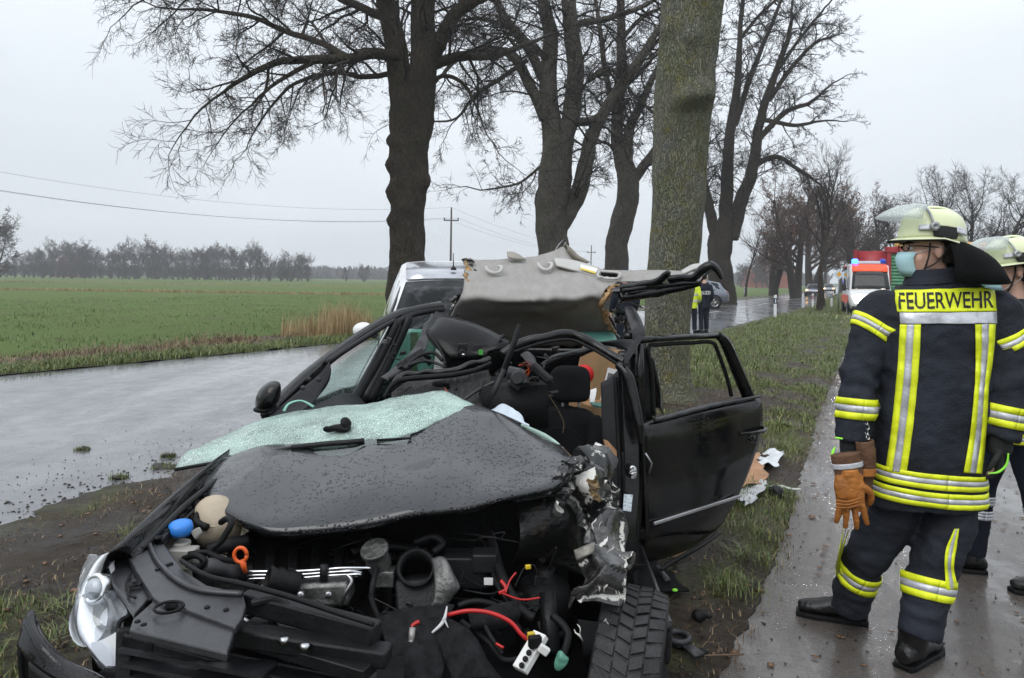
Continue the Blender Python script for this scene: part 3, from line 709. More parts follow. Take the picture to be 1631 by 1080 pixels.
# T2: forked oak
oak('oak_tree', 32, [(884, 440, 27), (882, 395, 25), (878, 360, 25), (880, 320, 27), (885, 270, 27), (890, 220, 25)],
    [[(887, 375, 11), (903, 338, 15), (925, 300, 14), (940, 240, 12), (955, 200, 10), (985, 150, 9), (1010, 110, 8), (1040, 60, 6), (1075, 0, 4)],
     [(882, 225, 18), (876, 170, 16), (874, 110, 14), (876, 50, 12), (868, 0, 10), (860, -90, 6)],
     [(896, 225, 17), (912, 180, 15), (920, 110, 14), (914, 50, 13), (910, 0, 12), (905, -100, 7)],
     [(868, 190, 9), (845, 140, 9), (820, 95, 8), (790, 82, 6.5), (740, 90, 4, -1), (700, 130, 2.5, -1)],
     [(868, 130, 8), (840, 70, 8), (805, 30, 7), (790, 0, 6), (760, -60, 4)],
     [(840, 95, 4), (790, 130, 3.5), (755, 155, 3), (730, 190, 2), (690, 195, 1.4)],
     [(920, 195, 7), (950, 188, 6.5), (975, 165, 6), (1000, 135, 4)],
     [(866, 260, 2.5), (830, 290, 2, 1), (790, 300, 1.6, 1)],
     [(915, 40, 6), (970, 30, 5), (1030, 10, 3.5), (1080, -20, 2)],
     [(935, 130, 4), (975, 110, 3.5), (1010, 150, 2.5), (1040, 180, 2)],
     [(866, 90, 5), (820, 50, 4), (760, 30, 3), (700, 40, 2)]],
    'grey-brown oak splitting into several stems, second from the left', 12, AV, kids=(3, 5), droop=.3, m=BARKM, minr=.007)
# T3
oak('oak_tree', 38, [(984, 450, 19), (982, 420, 18), (984, 375, 18), (997, 330, 17), (1000, 290, 17), (994, 260, 15)],
    [[(1010, 285, 9), (1025, 265, 8), (1045, 235, 7), (1065, 190, 5)],
     [(990, 262, 11), (984, 220, 10), (986, 160, 9), (990, 90, 8), (988, 0, 6), (985, -80, 4)],
     [(1000, 265, 9), (1000, 210, 8), (1015, 170, 7), (1040, 120, 5), (1080, 60, 3)],
     [(984, 190, 5), (965, 130, 4.5), (955, 60, 4), (945, 0, 3)],
     [(990, 140, 5), (1020, 95, 4), (1060, 50, 3), (1090, 10, 2)],
     [(980, 240, 3), (960, 225, 2.5), (930, 235, 1.8)], [(992, 60, 4), (1030, 25, 3), (1080, 5, 2)]],
    'slimmer curved oak trunk showing between forked oak and big mossy trunk', 13, AV, kids=(3, 4), droop=.2, m=BARKM, minr=.008)
# T5: oak by the grey car
oak('oak_tree', 54, [(1150, 462, 20), (1148, 440, 19), (1146, 405, 18.5), (1149, 378, 18), (1155, 345, 9)],
    [[(1140, 380, 9), (1128, 320, 8), (1118, 280, 7), (1122, 200, 5), (1130, 110, 3.5), (1140, 10, 2.5)],
     [(1158, 350, 11), (1160, 290, 10), (1165, 220, 8), (1175, 140, 6), (1180, 60, 4), (1185, -20, 3)],
     [(1165, 380, 11), (1180, 320, 11), (1200, 270, 9), (1215, 190, 7), (1240, 110, 5), (1260, 40, 3)],
     [(1210, 220, 5), (1250, 180, 4), (1290, 165, 3), (1310, 150, 2)], [(1200, 265, 5), (1235, 250, 4), (1270, 270, 3), (1300, 290, 2)],
     [(1225, 160, 4), (1260, 110, 3.5), (1300, 70, 2.5), (1325, 60, 1.5)], [(1170, 200, 5), (1200, 110, 4), (1230, 40, 3), (1260, -30, 2)],
     [(1215, 190, 4), (1265, 200, 3), (1300, 195, 2)], [(1240, 110, 3), (1275, 60, 2.5), (1310, 20, 1.8)], [(1180, 60, 3), (1225, 10, 2.5), (1270, -20, 2)]],
    'bushy dark multi-stemmed oak right of the big mossy trunk, beside grey car', 14, AV, kids=(3, 4), droop=.2, leafy=.03, minr=.011)
# T4: the big mossy trunk the car hit
_Yb = 10.0
root = oak('roadside_tree', _Yb, [(1060, 642, 56), (1060, 622, 45), (1059, 590, 39), (1061, 540, 37), (1065, 470, 37), (1076, 380, 40), (1082, 290, 42), (1086, 215, 44), (1089, 150, 48), (1092, 100, 46), (1100, 40, 47), (1106, -30, 49), (1110, -160, 50), (1112, -300, 42)],
    [[(1105, -150, 26), (1060, -320, 22), (990, -520, 14), (940, -700, 8)], [(1118, -180, 28), (1170, -360, 22), (1230, -560, 14), (1260, -720, 8)],
     [(1110, -280, 30), (1115, -450, 22), (1120, -640, 14), (1110, -800, 8)]],
    'massive grey-green mossy trunk right behind the wrecked black car', 15, 'old trees on the near verge', m=BARKG, amp=.085, sides=96, twig_len=.5, maxl=3, kids=(3, 4),
    lumps=[(W(1110, 152, 9.75), .26, .48), (W(1090, 160, 9.68), .22, .38), (W(1052, 205, 9.72), .12, .25), (W(1100, 60, 9.68), .18, .2), (W(1062, 45, 9.75), .2, .18), (W(1060, 660, 9.9), .5, .25)])

def simple_tree(name, seed, h, r, spread, lv, kids, m, tw, leafcol=None, label='', group=None, up=.35, fork=.3, leafn=3, leafs=.09, stems=1, minr=.006, wid=1.0, nl=5, leafp=.5, rnd_=False):
    rs = np.random.RandomState(seed); root = empty(name, (0, 0, 0), 0, label, 'tree', group); T = Tubes(); t2 = Tubes(); lf = ([], leafp)
    for s in range(stems):
        a = s*2*math.pi/stems+rs.rand(); d = np.array([.22*math.cos(a), .22*math.sin(a), 1]) if stems > 1 else np.array([rs.randn()*.04, rs.randn()*.04, 1])
        P = [np.array([0, 0, -.1])]; n = 8
        for i in range(n): d = d+rs.randn(3)*.07*np.array([1, 1, .2]); d /= np.linalg.norm(d); P.append(P[-1]+d*h*.9/n)
        P = np.array(P); R = r*(1-.85*np.linspace(0, 1, n+1)**1.1); R[0] *= 1.3; T.add(P, R, 8)
        for j in range(nl*3):
            t = fork+(1-fork)*(j+rs.rand())/(nl*3); i = min(n-1, int(t*n)); q = P[i]+(P[i+1]-P[i])*(t*n-i); a = rs.rand()*6.28
            el = lerp(.25, 1.0, t); dd = np.array([math.cos(a)*spread, math.sin(a)*spread, el])
            grow(t2, rs, q, dd, h*rs.uniform(.2, .34)*((1.25-t*.7) if not rnd_ else (.45+.85*math.sin(math.pi*min(1, .12+t*.8)))), R[i]*.55, 1, lv, .5, up, kids, lf, .1, wid, minr)
    T.build('trunk', m, root); tag(t2.build('crown', tw, root), kind='stuff')
    if leafcol is not None and lf[0]:
        v, f = leaf_quads(lf[0], rs, leafn, .16, leafs); tag(npmesh('leaves', v, f, leafcol, root), kind='stuff')
    return root
def place(src, loc, rz, s, label=None, group=None, first=False):
    o = src if first else copy_tree(src)
    o.location = loc; o.rotation_euler = (0, 0, rz); o.scale = (s, s, s)
    if label: o['label'] = label
    if group: o['group'] = group
    return o
# thin young trees by the road, right of the avenue
yt = simple_tree('young_tree', 21, 9, .15, .55, 3, (3, 4), BARK, TWIG, up=.5, fork=.38, label='thin young bare tree beside the far lane, right of grey car', group='young roadside trees', minr=.008)
place(yt, V(*G(1187, 472)[:2], 0), .3, 1.0, first=True)
p = G(1305, 497); place(yt, V(p.x, p.y, 0), 1.9, 1.02, 'thin bare tree standing in the verge left of the ambulance')
# upright fan of bare branches above it
# brown-leaved oaks down the road
bo = simple_tree('brown_leaved_oak', 31, 13, .5, .8, 4, (4, 5), BARK, TWIGR, leafcol=OLEAF, leafn=3, leafs=.13, label='brown-leaved oak farther down the road, behind the priority sign', group='brown-leaved oaks down the road', fork=.25, minr=.014, stems=2, leafp=.5)
for i, (px, Y, s, lb) in enumerate([(1268, 80, .95, 'brown-leaved oak farther down the road, second trunk left of the sign'), (1232, 88, .85, 'brown-leaved oak farther down the road, leftmost of its row'),
                                (1292, 100, 1.05, 'brown-leaved oak far down the road, just left of the sign'), (1362, 88, .95, 'brown-leaved oak right of the sign, above the ambulance'), (1395, 105, 1.0, 'brown-leaved oak above the trailer roof, left of firefighter')]):
    place(bo, V((px-CX)/F*Y, Y, 0), i*1.3, s, lb, first=(i == 0))
gb = simple_tree('bare_tree', 41, 13, .38, .9, 4, (4, 5), BARK, TWIG, label='bare spreading tree behind the trailer, right of firefighter helmet', group='bare trees behind the trailer', fork=.22, minr=.012, wid=1.1, rnd_=True)
for i, (px, Y, s, lb) in enumerate([(1500, 66, .78, 'bare tree right behind the front firefighter helmet'), (1590, 62, .72, 'bare spreading tree at the right picture edge'), (1440, 85, .8, 'bare tree left of the front firefighter helmet'), (1545, 90, 1.0, 'bare tree far behind, between the two firefighters'), (1665, 70, .9, 'bare tree cut off by the right picture edge'),
                                (1340, 140, 1.1, 'distant bare tree behind the priority sign'), (1315, 180, 1.2, 'distant bare tree where the road vanishes')]):
    place(gb, V((px-CX)/F*Y, Y, 0), i*2.1+.4, s, lb, first=(i == 0))
# fan-shaped sapling over the ambulance
fs = simple_tree('fan_sapling', 51, 9.5, .14, .35, 3, (3, 4), BARK, TWIG, up=.6, fork=.35, label='thin-branched sapling fanning out above the priority sign', group=None, minr=.007, wid=.7)
place(fs, V((1312-CX)/F*48, 48, 0), .7, 1.0, first=True)

# far hedgerow trees on the left
FARB = mat('far_bare_trees', (.085, .074, .066), .9, var=.3)
fts = [simple_tree('hedgerow_tree', 60+i, 9, .22, .9, 4, (4, 5), FARB, FARB, label='far bare tree in the hedgerow across the field', group='far hedgerow trees across the field', fork=.06, rnd_=True, minr=.024, wid=1.2, nl=(3 if i == 2 else 5), stems=(2 if i == 2 else 1)) for i in range(3)]
used = [False]*3
random.seed(8)
def far_tree(px, Y, s, lb=None, k=None):
    k = random.randrange(3) if k is None else k
    o = place(fts[k], V((px-CX)/F*Y, Y, -.1), rnd(0, 6), s, lb, first=not used[k]); used[k] = True; return o
for px in range(20, 485, 9): far_tree(px+rnd(-5, 5), rnd(225, 285), rnd(.75, 1.05)*(1.12 if 60 < px < 420 else .85))
for px in range(10, 470, 15): far_tree(px+rnd(-5, 5), rnd(205, 225), rnd(.35, .5), 'low bare bush at the foot of the far hedgerow', 2)
far_tree(463, 210, .82, 'round bare tree standing alone at the right end of the hedgerow', 2); far_tree(490, 215, .5, 'low bush at the foot of the lone hedgerow tree', 2)
far_tree(580, 240, .55, 'small round tree just left of the thick oak trunk', 2); far_tree(551, 260, .48, 'low bush left of the small round tree near the oak', 2)
far_tree(247, 245, 1.32, 'tall fan-shaped tree rising above the hedgerow', 0)
far_tree(-12, 120, 1.0, 'dark tree cut off by the left picture edge', 2); far_tree(-30, 112, 1.05, 'dark trunk at the left picture edge behind another', 0)
for px, Y, s in [(1205, 210, .9), (1225, 200, 1.0), (1215, 230, 1.1), (1180, 240, .8), (1100, 250, .7), (960, 260, .6), (1250, 240, .9), (1240, 260, 1.1)]: far_tree(px, Y, s, 'far bare tree beyond the field, right of the mossy trunk')
# far wood on the horizon
T = Tubes(); rs = np.random.RandomState(5)
for k in range(1500):
    px = rs.uniform(-100, 1320); Y = rs.uniform(430, 520); h = rs.uniform(5, 8.5)*(1 if px > 420 else .8)
    x = (px-CX)/F*Y
    for j in range(4):
        d = np.array([rs.randn()*.25, rs.randn()*.2, 1.0]); P = np.array([[x, Y, 0], [x+d[0]*h*.4, Y+d[1], h*.5], [x+d[0]*h*1.2+rs.randn()*.7, Y+d[1]*2, h*rs.uniform(.8, 1)]]); T.add(P, [.5, .6, .12], 4)
tag(T.build('far_wood', FARB, None), kind='stuff')
# ================================================================== VEHICLES AND STREET FURNITURE BEHIND
def lmesh(name, vf, m, parent, **k): return mesh(name, vf, m, parent, wp=False, **k)
def wheel_parts(parent, c, r, w, side, rimm, name='wheel', tread=False):
    """tyre with a rim as its sub-part; axis along local y, side = +1 outer face towards +y"""
    M = at(c, Matrix.Rotation(-math.pi/2*side, 3, 'X'))
    prof = [(r*.62, -w*.42), (r*.80, -w*.5), (r*.94, -w*.49), (r*.99, -w*.40), (r, -w*.2), (r, w*.2), (r*.99, w*.40), (r*.94, w*.49), (r*.80, w*.5), (r*.64, w*.44), (r*.62, w*.3)]
    t = lmesh(name, lathe(prof, 32, M, cap=False), RUBBER, parent)
    parts = [lathe([(r*.63, w*.40), (r*.60, w*.44), (r*.56, w*.40), (r*.55, -w*.1)], 28, M, cap=False), lathe([(r*.16, w*.36), (r*.15, w*.40), (.001, w*.41)], 16, M, cap=False)]
    for k in range(5):
        a = 2*math.pi*k/5
        for d in (-.17, .17):
            q = [V(r*.10*math.cos(a+d*3), r*.10*math.sin(a+d*3), w*.37), V(r*.59*math.cos(a+d), r*.59*math.sin(a+d), w*.36)]
            parts.append(xf(obox(q[0], q[1], r*.075, w*.10), M))
    rim = lmesh('rim', join(*parts), rimm, t, smooth=False)
    back = lmesh('brake_disc', lathe([(.001, w*.02), (r*.5, w*.02), (r*.5, -.01)], 20, M, cap=False), DIRTY, t)
    return t
def car_sections(st):
    """st: stations (x, half width, z bottom, belt z, roof z, roof half width)"""
    rings = []
    for x, w, zb, bz, rz_, rw in st:
        h = bz-zb
        pr = [(0, zb), (w*.80, zb), (w*.94, zb+.06), (w*.99, zb+h*.35), (w, zb+h*.6), (w*.985, zb+h*.85), (w*.95, bz)]
        if rz_ > bz+.02: pr += [(lerp(w*.95, rw, .5), lerp(bz, rz_, .5)), (rw, rz_-.05), (rw*.90, rz_-.012), (rw*.55, rz_+.008), (0, rz_+.014)]
        else: pr += [(w*.90, bz+.012), (w*.82, bz+.02), (w*.70, bz+.026), (w*.4, bz+.034), (0, bz+.036)]
        rings.append([V(x, y, z) for y, z in pr]+[V(x, -y, z) for y, z in pr[-2:0:-1]])
    return rings
def side_pt(st, x, t, s, out=.006):
    """point on the greenhouse side: t 0 belt .. 1 roof edge"""
    X = [a[0] for a in st]; w = np.interp(x, X, [a[1] for a in st]); b = np.interp(x, X, [a[3] for a in st]); r = np.interp(x, X, [a[4] for a in st]); rw = np.interp(x, X, [a[5] for a in st])
    return V(x, s*(lerp(w*.95, rw, t)+out), lerp(b, r-.05, t))
def car(name, st, paint, loc, rz, label, wins, wx, wr=.32, cat='car', group=None, rimm=CHROME, pitch=0, wscreen=None, rscreen=None, cladding=None, nsub=4):
    st = sorted(st, key=lambda a: a[0]); X = [a[0] for a in st]
    xs = sorted(set(list(np.linspace(X[0], X[-1], 36))+X)); S = [tuple(np.interp(x, X, [a[k] for a in st]) for k in range(6)) for x in xs]
    root = empty(name, loc, rz, label, cat, group); root.rotation_euler = (0, pitch, rz)
    b = lmesh('body', loft(car_sections(S)), paint, root)
    for s in (-1, 1):
        for (x0, x1, a0, a1) in wins:
            cor = [side_pt(st, x0, .06, s), side_pt(st, x1, .06, s), side_pt(st, x1-a1, .93, s), side_pt(st, x0+a0, .93, s)]
            cor2 = [p+V(0, -s*.02, 0) for p in cor]
            lmesh('side_window', (cor+cor2, [(0, 1, 2, 3)[::s], (4, 5, 6, 7)[::-s], (0, 1, 5, 4), (1, 2, 6, 5), (2, 3, 7, 6), (3, 0, 4, 7)]), GLASSD, root, smooth=False)
        for x in wx:
            yw = np.interp(x, X, [a[1] for a in st])
            # wheel arch
            pr = []
            for k in range(13): a = math.pi*k/12; pr.append([V(x+math.cos(a)*wr*r_, s*(yw+.012*(1 if r_ < 1.2 else .2)), wr+math.sin(a)*wr*r_*1.0) for r_ in (1.02, 1.18, 1.28)])
            lmesh('wheel_arch', grid(pr), cladding or BLKD, root, solid=.02)
            lmesh('wheel_well', lathe([(.001, 0), (wr*1.1, 0), (wr*1.1, .03), (.001, .03)], 20, at((x, s*(yw-.005)+(-.0 if s > 0 else 0), wr), Matrix.Rotation(-math.pi/2*s, 3, 'X')), cap=False), BLKD, root)
            wheel_parts(root, V(x, s*(yw-.05), wr), wr, .21, s, rimm)
    for sc, nm in ((wscreen, 'windscreen'), (rscreen, 'rear_window')):
        if sc:
            (xa, za, wa), (xb, zb, wb) = sc; rows = []
            n = V(zb-za, 0, -(xb-xa)); n = n if n.z > 0 else -n; n.normalize()
            for i in range(5):
                t = i/4; x, z, w = lerp(xa, xb, t), lerp(za, zb, t), lerp(wa, wb, t)
                rows.append([V(x, w*u, z+.03*(1-u*u))+n*.02 for u in np.linspace(-1, 1, 9)])
            lmesh(nm, grid(rows), GLASSD, root, solid=.012)
    return root
HEADL = mat('lit_headlamp', (1, .95, .85), .3, var=0, emit=((1, .93, .8), 150))
AMBERL = mat('lit_amber_lamp', (1, .7, .3), .3, var=0, emit=((1, .5, .1), 14))
BLUEL = mat('lit_blue_beacon', (.1, .2, 1), .3, var=0, emit=((.015, .08, 1), 14))
BLUED = mat('blue_beacon_cover', (.02, .06, .5), .15, var=.1)
REDP = mat('red_paint', (.33, .02, .025), .4, var=.25, vscale=3)
ORANGE = mat('luminous_red_paint', (.85, .10, .03), .4, var=.05)
GREENP = mat('green_sheet_metal', (.05, .21, .10), .5, var=.3, vscale=2)
YTARP = mat('yellow_tarpaulin', (.5, .27, .07), .6, var=.2, vscale=2, bump=.4, bscale=6)
SIGNW = mat('sign_white_film', (.62, .72, .85), .4, var=.03)
SIGNY = mat('sign_yellow_film', (.85, .42, .03), .4, var=.05)
GREYM = mat('galvanised_post', (.32, .33, .34), .45, metal=.6, var=.2)
POST = mat('white_delineator_plastic', (.72, .73, .73), .5, var=.08, vscale=8)
SILV = mat('grey_car_paint', (.22, .24, .27), .3, metal=.5, var=.1, coat=.5)
SILV2 = mat('silver_car_paint', (.42, .44, .47), .3, metal=.5, var=.1, coat=.5)
SUV = [(-2.25, .78, .42, .85, .86, .6), (-2.15, .88, .36, .98, 1.04, .68), (-1.75, .91, .32, 1.03, 1.52, .64), (-1.2, .92, .3, 1.03, 1.63, .66), (0, .92, .3, 1.0, 1.66, .67), (.55, .92, .3, .99, 1.58, .65), (1.15, .92, .3, .98, 1.03, .72), (1.6, .92, .32, .95, .95, .7), (2.05, .88, .34, .88, .88, .7), (2.25, .78, .4, .76, .76, .6)]
SEDAN = [(-2.2, .75, .42, .8, .8, .6), (-2.05, .86, .35, .92, .94, .66), (-1.7, .88, .3, .95, 1.2, .6), (-1.1, .89, .28, .95, 1.42, .6), (-.2, .89, .27, .93, 1.46, .62), (.35, .89, .27, .92, 1.38, .6), (1.0, .89, .28, .9, .95, .68), (1.6, .88, .3, .85, .85, .66), (2.0, .84, .32, .78, .78, .62), (2.2, .72, .38, .66, .66, .55)]
MPV = [(-2.05, .74, .42, .9, .92, .6), (-1.95, .84, .36, 1.0, 1.2, .66), (-1.7, .86, .32, 1.03, 1.5, .62), (-1.2, .87, .3, 1.03, 1.62, .63), (-.1, .87, .28, 1.0, 1.63, .64), (.35, .87, .28, .99, 1.54, .62), (1.0, .87, .28, .98, 1.02, .7), (1.5, .86, .3, .92, .92, .68), (1.85, .82, .32, .82, .82, .64), (2.0, .7, .38, .7, .7, .55)]
# --- the second crashed car: white, nose down, behind the wreck
wc = car('white_car', MPV, WHITEP, V(-.66, 9.0, .05), math.radians(-82), 'white crashed car with grey roof, mostly hidden behind the black wreck', [(-1.55, -.75, .25, .02), (-.68, .2, .02, .12), (.24, .82, .03, .48)], (-1.25, 1.25), .31, pitch=math.radians(6.0), wscreen=((1.0, 1.04, .76), (.40, 1.51, .58)))
[c for c in bpy.data.objects if c.parent == wc and c.name.startswith('windscreen')][0].data.materials[0] = mat('cracked_dark_windscreen', (.006, .007, .008), .12, var=.6, vscale=5, col2=(.06, .062, .066), contrast=(.5, .7), spec=.2)  # dark glass; reflections painted into its colour as paler grey blotches
lmesh('roof_panel', grid([[V(x, w*u, np.interp(x, [-1.5, -.9, 0, .36], [1.585, 1.65, 1.66, 1.572])-.02*u*u) for u in np.linspace(-1, 1, 7)] for x, w in ((-1.5, .56), (-1.2, .57), (-.8, .57), (-.4, .575), (0, .58), (.36, .575))]), mat('silver_grey_roof_paint', (.42, .43, .46), .22, metal=.6, var=.15, vscale=3, coat=.4), wc, solid=.008)
lmesh('aerial', join(lathe([(.035, 0), (.03, .02), (.012, .04), (.001, .045)], 12, at((.2, -.05, 1.65))), stube([V(.2, -.05, 1.68), V(.14, -.05, 1.74), V(.07, -.05, 1.83)], [.008, .004], 6)), BLK, wc)
for s in (-1, 1):
    mm = lmesh('side_mirror', ellipsoid((.78, s*1.01, 1.06), (.07, .11, .085)), WHITEP, wc)
    lmesh('mirror_stalk', tube([V(.8, s*.86, 1.0), V(.78, s*.96, 1.02)], .03, 8), BLKD, wc)
    lmesh('headlight', ellipsoid((1.84, s*.58, .74), (.14, .2, .09), Matrix.Rotation(s*.4, 3, 'Z')), CLEAR, wc)
    lmesh('wiper', tube([V(1.0, s*.3+.1, 1.07), V(.72, s*.3-.25, 1.29)], .009, 5), BLKD, wc)
    lmesh('door_handle', ellipsoid((-.52, s*.88, .93), (.09, .02, .015)), WHITEP, wc)
lmesh('front_bumper', xf(jitter(join(box((1.98, 0, .42), (.1, 1.5, .16)), box((1.99, 0, .58), (.06, 1.0, .08))), .03, 4), Matrix.Identity(4)), BLKD, wc)
# --- grey SUV standing across the road
p = G(1131, 491); gc = car('grey_suv', SUV, SILV, V(p.x-1.35, p.y, 0), math.radians(186), 'grey SUV standing across the road behind the police officers', [(-1.85, -1.15, .28, .02), (-1.08, -.12, .02, .02), (-.05, .75, .03, .5)], (-1.32, 1.38), .36, rscreen=((-2.14, 1.06, .74), (-1.80, 1.5, .6)), wscreen=((1.12, 1.04, .78), (.58, 1.54, .6)), cladding=BLK)
for s in (-1, 1):
    lmesh('tail_light', ellipsoid((-2.12, s*.72, .95), (.08, .16, .07)), REDP, gc); lmesh('headlight', ellipsoid((2.1, s*.66, .82), (.1, .18, .07)), CLEAR, gc)
    lmesh('side_mirror', ellipsoid((.72, s*1.02, 1.05), (.08, .1, .07)), SILV, gc)
    lmesh('sill_trim', box((0, s*.93, .36), (2.2, .03, .12)), BLK, gc)
# --- ambulance
def van(loc, rz):
    st = [(-2.9, .92, .42, 1.25, 2.45, .84), (-2.8, .98, .34, 1.25, 2.55, .88), (0, .99, .3, 1.25, 2.58, .88), (1.15, .99, .3, 1.22, 2.5, .86), (1.5, .98, .3, 1.2, 2.34, .82), (2.15, .97, .32, 1.17, 1.2, .8), (2.6, .93, .34, 1.06, 1.06, .74), (2.85, .84, .4, .88, .88, .66)]
    r = car('ambulance', st, WHITEP, loc, rz, 'white and orange-red ambulance with flashing blue light, headlamps on', [(.55, 1.75, .02, .42), (-2.5, -.2, .02, .02)], (-1.75, 1.95), .34, cat='ambulance', wscreen=((2.11, 1.30, .84), (1.63, 2.14, .76)))
    lmesh('roof_band', grid([[V(x, w*u, z+.02*(1-u*u)) for u in np.linspace(-1, 1, 9)] for x, w, z in ((1.64, .78, 2.16), (1.55, .79, 2.30), (1.44, .78, 2.40), (1.2, .77, 2.52))]), ORANGE, r, solid=.02)
    for s in (-1, 1):
        lmesh('side_stripe', ([V(-2.75, s*1.0, .62), V(2.1, s*1.0, .62), V(2.1, s*.998, 1.02), V(-2.75, s*1.0, 1.02)], [(0, 1, 2, 3)]), ORANGE, r, smooth=False, solid=.008)
        lmesh('upper_stripe', ([side_pt(st, -2.7, .95, s, .012), side_pt(st, 1.3, .95, s, .012), side_pt(st, 1.3, .99, s, .02)+V(0, 0, .05), side_pt(st, -2.7, .99, s, .02)+V(0, 0, .05)], [(0, 1, 2, 3)]), ORANGE, r, smooth=False, solid=.008)
        h = lmesh('headlight', ellipsoid((2.74, s*.66, .86), (.12, .17, .14), Matrix.Rotation(-s*.35, 3, 'Z')), CLEAR, r)
        lmesh('lamp_bulb', lathe([(.001, .0), (.15, .0), (.15, .03), (.001, .03)], 16, at((2.87, s*.62, .88), Matrix.Rotation(math.pi/2, 3, 'Y'))), HEADL, r)
        lmesh('front_beacon', box((2.87, s*.28, .80), (.04, .16, .07)), BLUEL, r, bevel=.008)
        lmesh('side_mirror', join(box((1.95, s*1.16, 1.38), (.1, .2, .3)), tube([V(1.95, s*.95, 1.3), V(1.95, s*1.1, 1.35)], .025)), BLK, r, bevel=.02)
        lmesh('beacon', lathe([(.15, 0), (.15, .16), (.09, .22), (.001, .23)], 16, at((.95, s*.62, 2.57))), BLUEL if s < 0 else BLUED, r)
    lmesh('light_bar', box((1.05, 0, 2.62), (.26, 1.0, .12)), SIGNW, r, bevel=.02)
    lmesh('grille', join(*[box((2.84, 0, .60+.05*k), (.05, .9, .022)) for k in range(4)]), BLK, r, smooth=False)
    lmesh('front_bumper', box((2.82, 0, .42), (.14, 1.7, .2)), BLK, r, bevel=.03)
    return r
p = G(1388, 506); amb = van(V(p.x+1.0, p.y+2.7, 0), math.radians(-110))
# --- headlights coming down the road
sc = car('police_car', SEDAN, SILV2, V((1296-CX)/F*92, 92, 0), math.radians(-114), 'silver and blue patrol car with amber lamps far down the road', [(-1.5, -.7, .3, .02), (-.62, .35, .02, .35)], (-1.3, 1.35), .32, wscreen=((.98, .97, .74), (.38, 1.36, .56)))
sd = car('approaching_car', SEDAN, SILV, V((1321-CX)/F*125, 125, 0), math.radians(-114), 'dark car with amber lamps right behind the patrol car', [(-1.5, -.7, .3, .02), (-.62, .35, .02, .35)], (-1.3, 1.35), .32, wscreen=((.98, .97, .74), (.38, 1.36, .56)))
se = car('patrol_van', SUV, SILV2, V((1346-CX)/F*150, 150, 0), math.radians(-114), 'farthest vehicle on the road with blue flashing light', [(-1.85, -.9, .3, .02), (-.8, .7, .02, .4)], (-1.32, 1.38), .36, wscreen=((1.12, 1.04, .78), (.58, 1.54, .6)))
for r_, m_, z_ in ((sc, AMBERL, .68), (sd, AMBERL, .68), (se, HEADL, .8)):
    for s in (-1, 1): lmesh('headlight', ellipsoid((2.12, s*.62, z_), (.06, .14, .1)), m_, r_)
    lmesh('bumper', box((2.2, 0, .42), (.1, 1.5, .14)), BLK, r_, bevel=.02)
for s in (-1, 1): lmesh('beacon', box((0, s*.35, 1.80), (.25, .5, .26)), BLUEL, se, bevel=.02)
lmesh('hood_stripe', box((1.5, 0, .905), (.7, 1.0, .01)), BLUED, sc)
# --- red and green farm trailer
ty = 47.0; x0, x1 = W(1362, 440, ty).x, W(1700, 440, ty).x; zt = W(1450, 399, ty).z
tr = empty('farm_trailer', (x0, ty, 0), 0, 'red framed green farm trailer with yellow tarpaulin behind the ambulance', 'trailer')
n = 7; wd = (x1-x0)/n
for k in range(n):
    rows = []
    xa, xb = (x0+wd*k+.12, x0+wd*(k+1)-.12)
    if k == 0:
        mesh('red_panel', box(((xa+xb)/2, ty+.02, (1.1+zt)/2), (xb-xa, .06, zt-1.3)), REDP, tr); continue
    for j in range(25):
        z = 1.0+(zt-.3-1.0)*j/24; rows.append([V(xa, ty+.05*(j % 2), z), V(xb, ty+.05*(j % 2), z)])
    mesh('green_panel', grid(rows), GREENP, tr, smooth=False, solid=.01)
for k in range(n+1): mesh('post', box((x0+wd*k, ty-.03, (.9+zt)/2), (.22, .14, zt-.9)), REDP, tr, smooth=False, bevel=.015)
mesh('top_rail', box(((x0+x1)/2+.8, ty-.05, zt), (x1-x0-1.6, .2, .32)), REDP, tr, bevel=.02)
mesh('bottom_rail', box(((x0+x1)/2, ty-.05, .95), (x1-x0, .2, .25)), REDP, tr, bevel=.02)
mesh('tarpaulin', jitter(loft([[V(x, ty+a, zt+.14+h) for a, h in ((-.05, 0), (.3, .22), (1.2, .38), (2.1, .22), (2.5, 0))] for x in np.linspace(x0+2.2, x1, 30)], cap=True, closed=True), .07, 1.2), YTARP, tr)
mesh('body_core', box(((x0+x1)/2, ty+1.25, (.85+zt)/2), (x1-x0-.1, 2.3, zt-1.0)), REDP, tr)
for k in (1, 2, 5, 6):
    mesh('wheel', lathe([(.3, -.15), (.5, -.15), (.52, 0), (.5, .15), (.3, .15), (.28, .05), (.001, .05)], 24, at((x0+wd*k, ty+.2, .52), Matrix.Rotation(math.pi/2, 3, 'X'))), RUBBER, tr)
tr.rotation_euler = (0, 0, math.radians(-24))
# --- priority road sign
sy = 42.0; c = W(1336, 437, sy); sg = empty('priority_road_sign', (c.x, sy, 0), 0, 'diamond priority road sign with yellow centre on a thin pole', 'sign')
def diamond(h, y, t): return prism([V(c.x-h, y, c.z), V(c.x, y, c.z-h), V(c.x+h, y, c.z), V(c.x, y, c.z+h)], (0, t, 0))
mesh('sign_plate', diamond(.315, sy-.03, .02), SIGNW, sg, smooth=False); mesh('sign_centre', diamond(.155, sy-.034, .003), SIGNY, sg, smooth=False)
mesh('pole', tube([V(c.x, sy, -.05), V(c.x, sy, c.z+.25)], .035, 8), GREYM, sg)
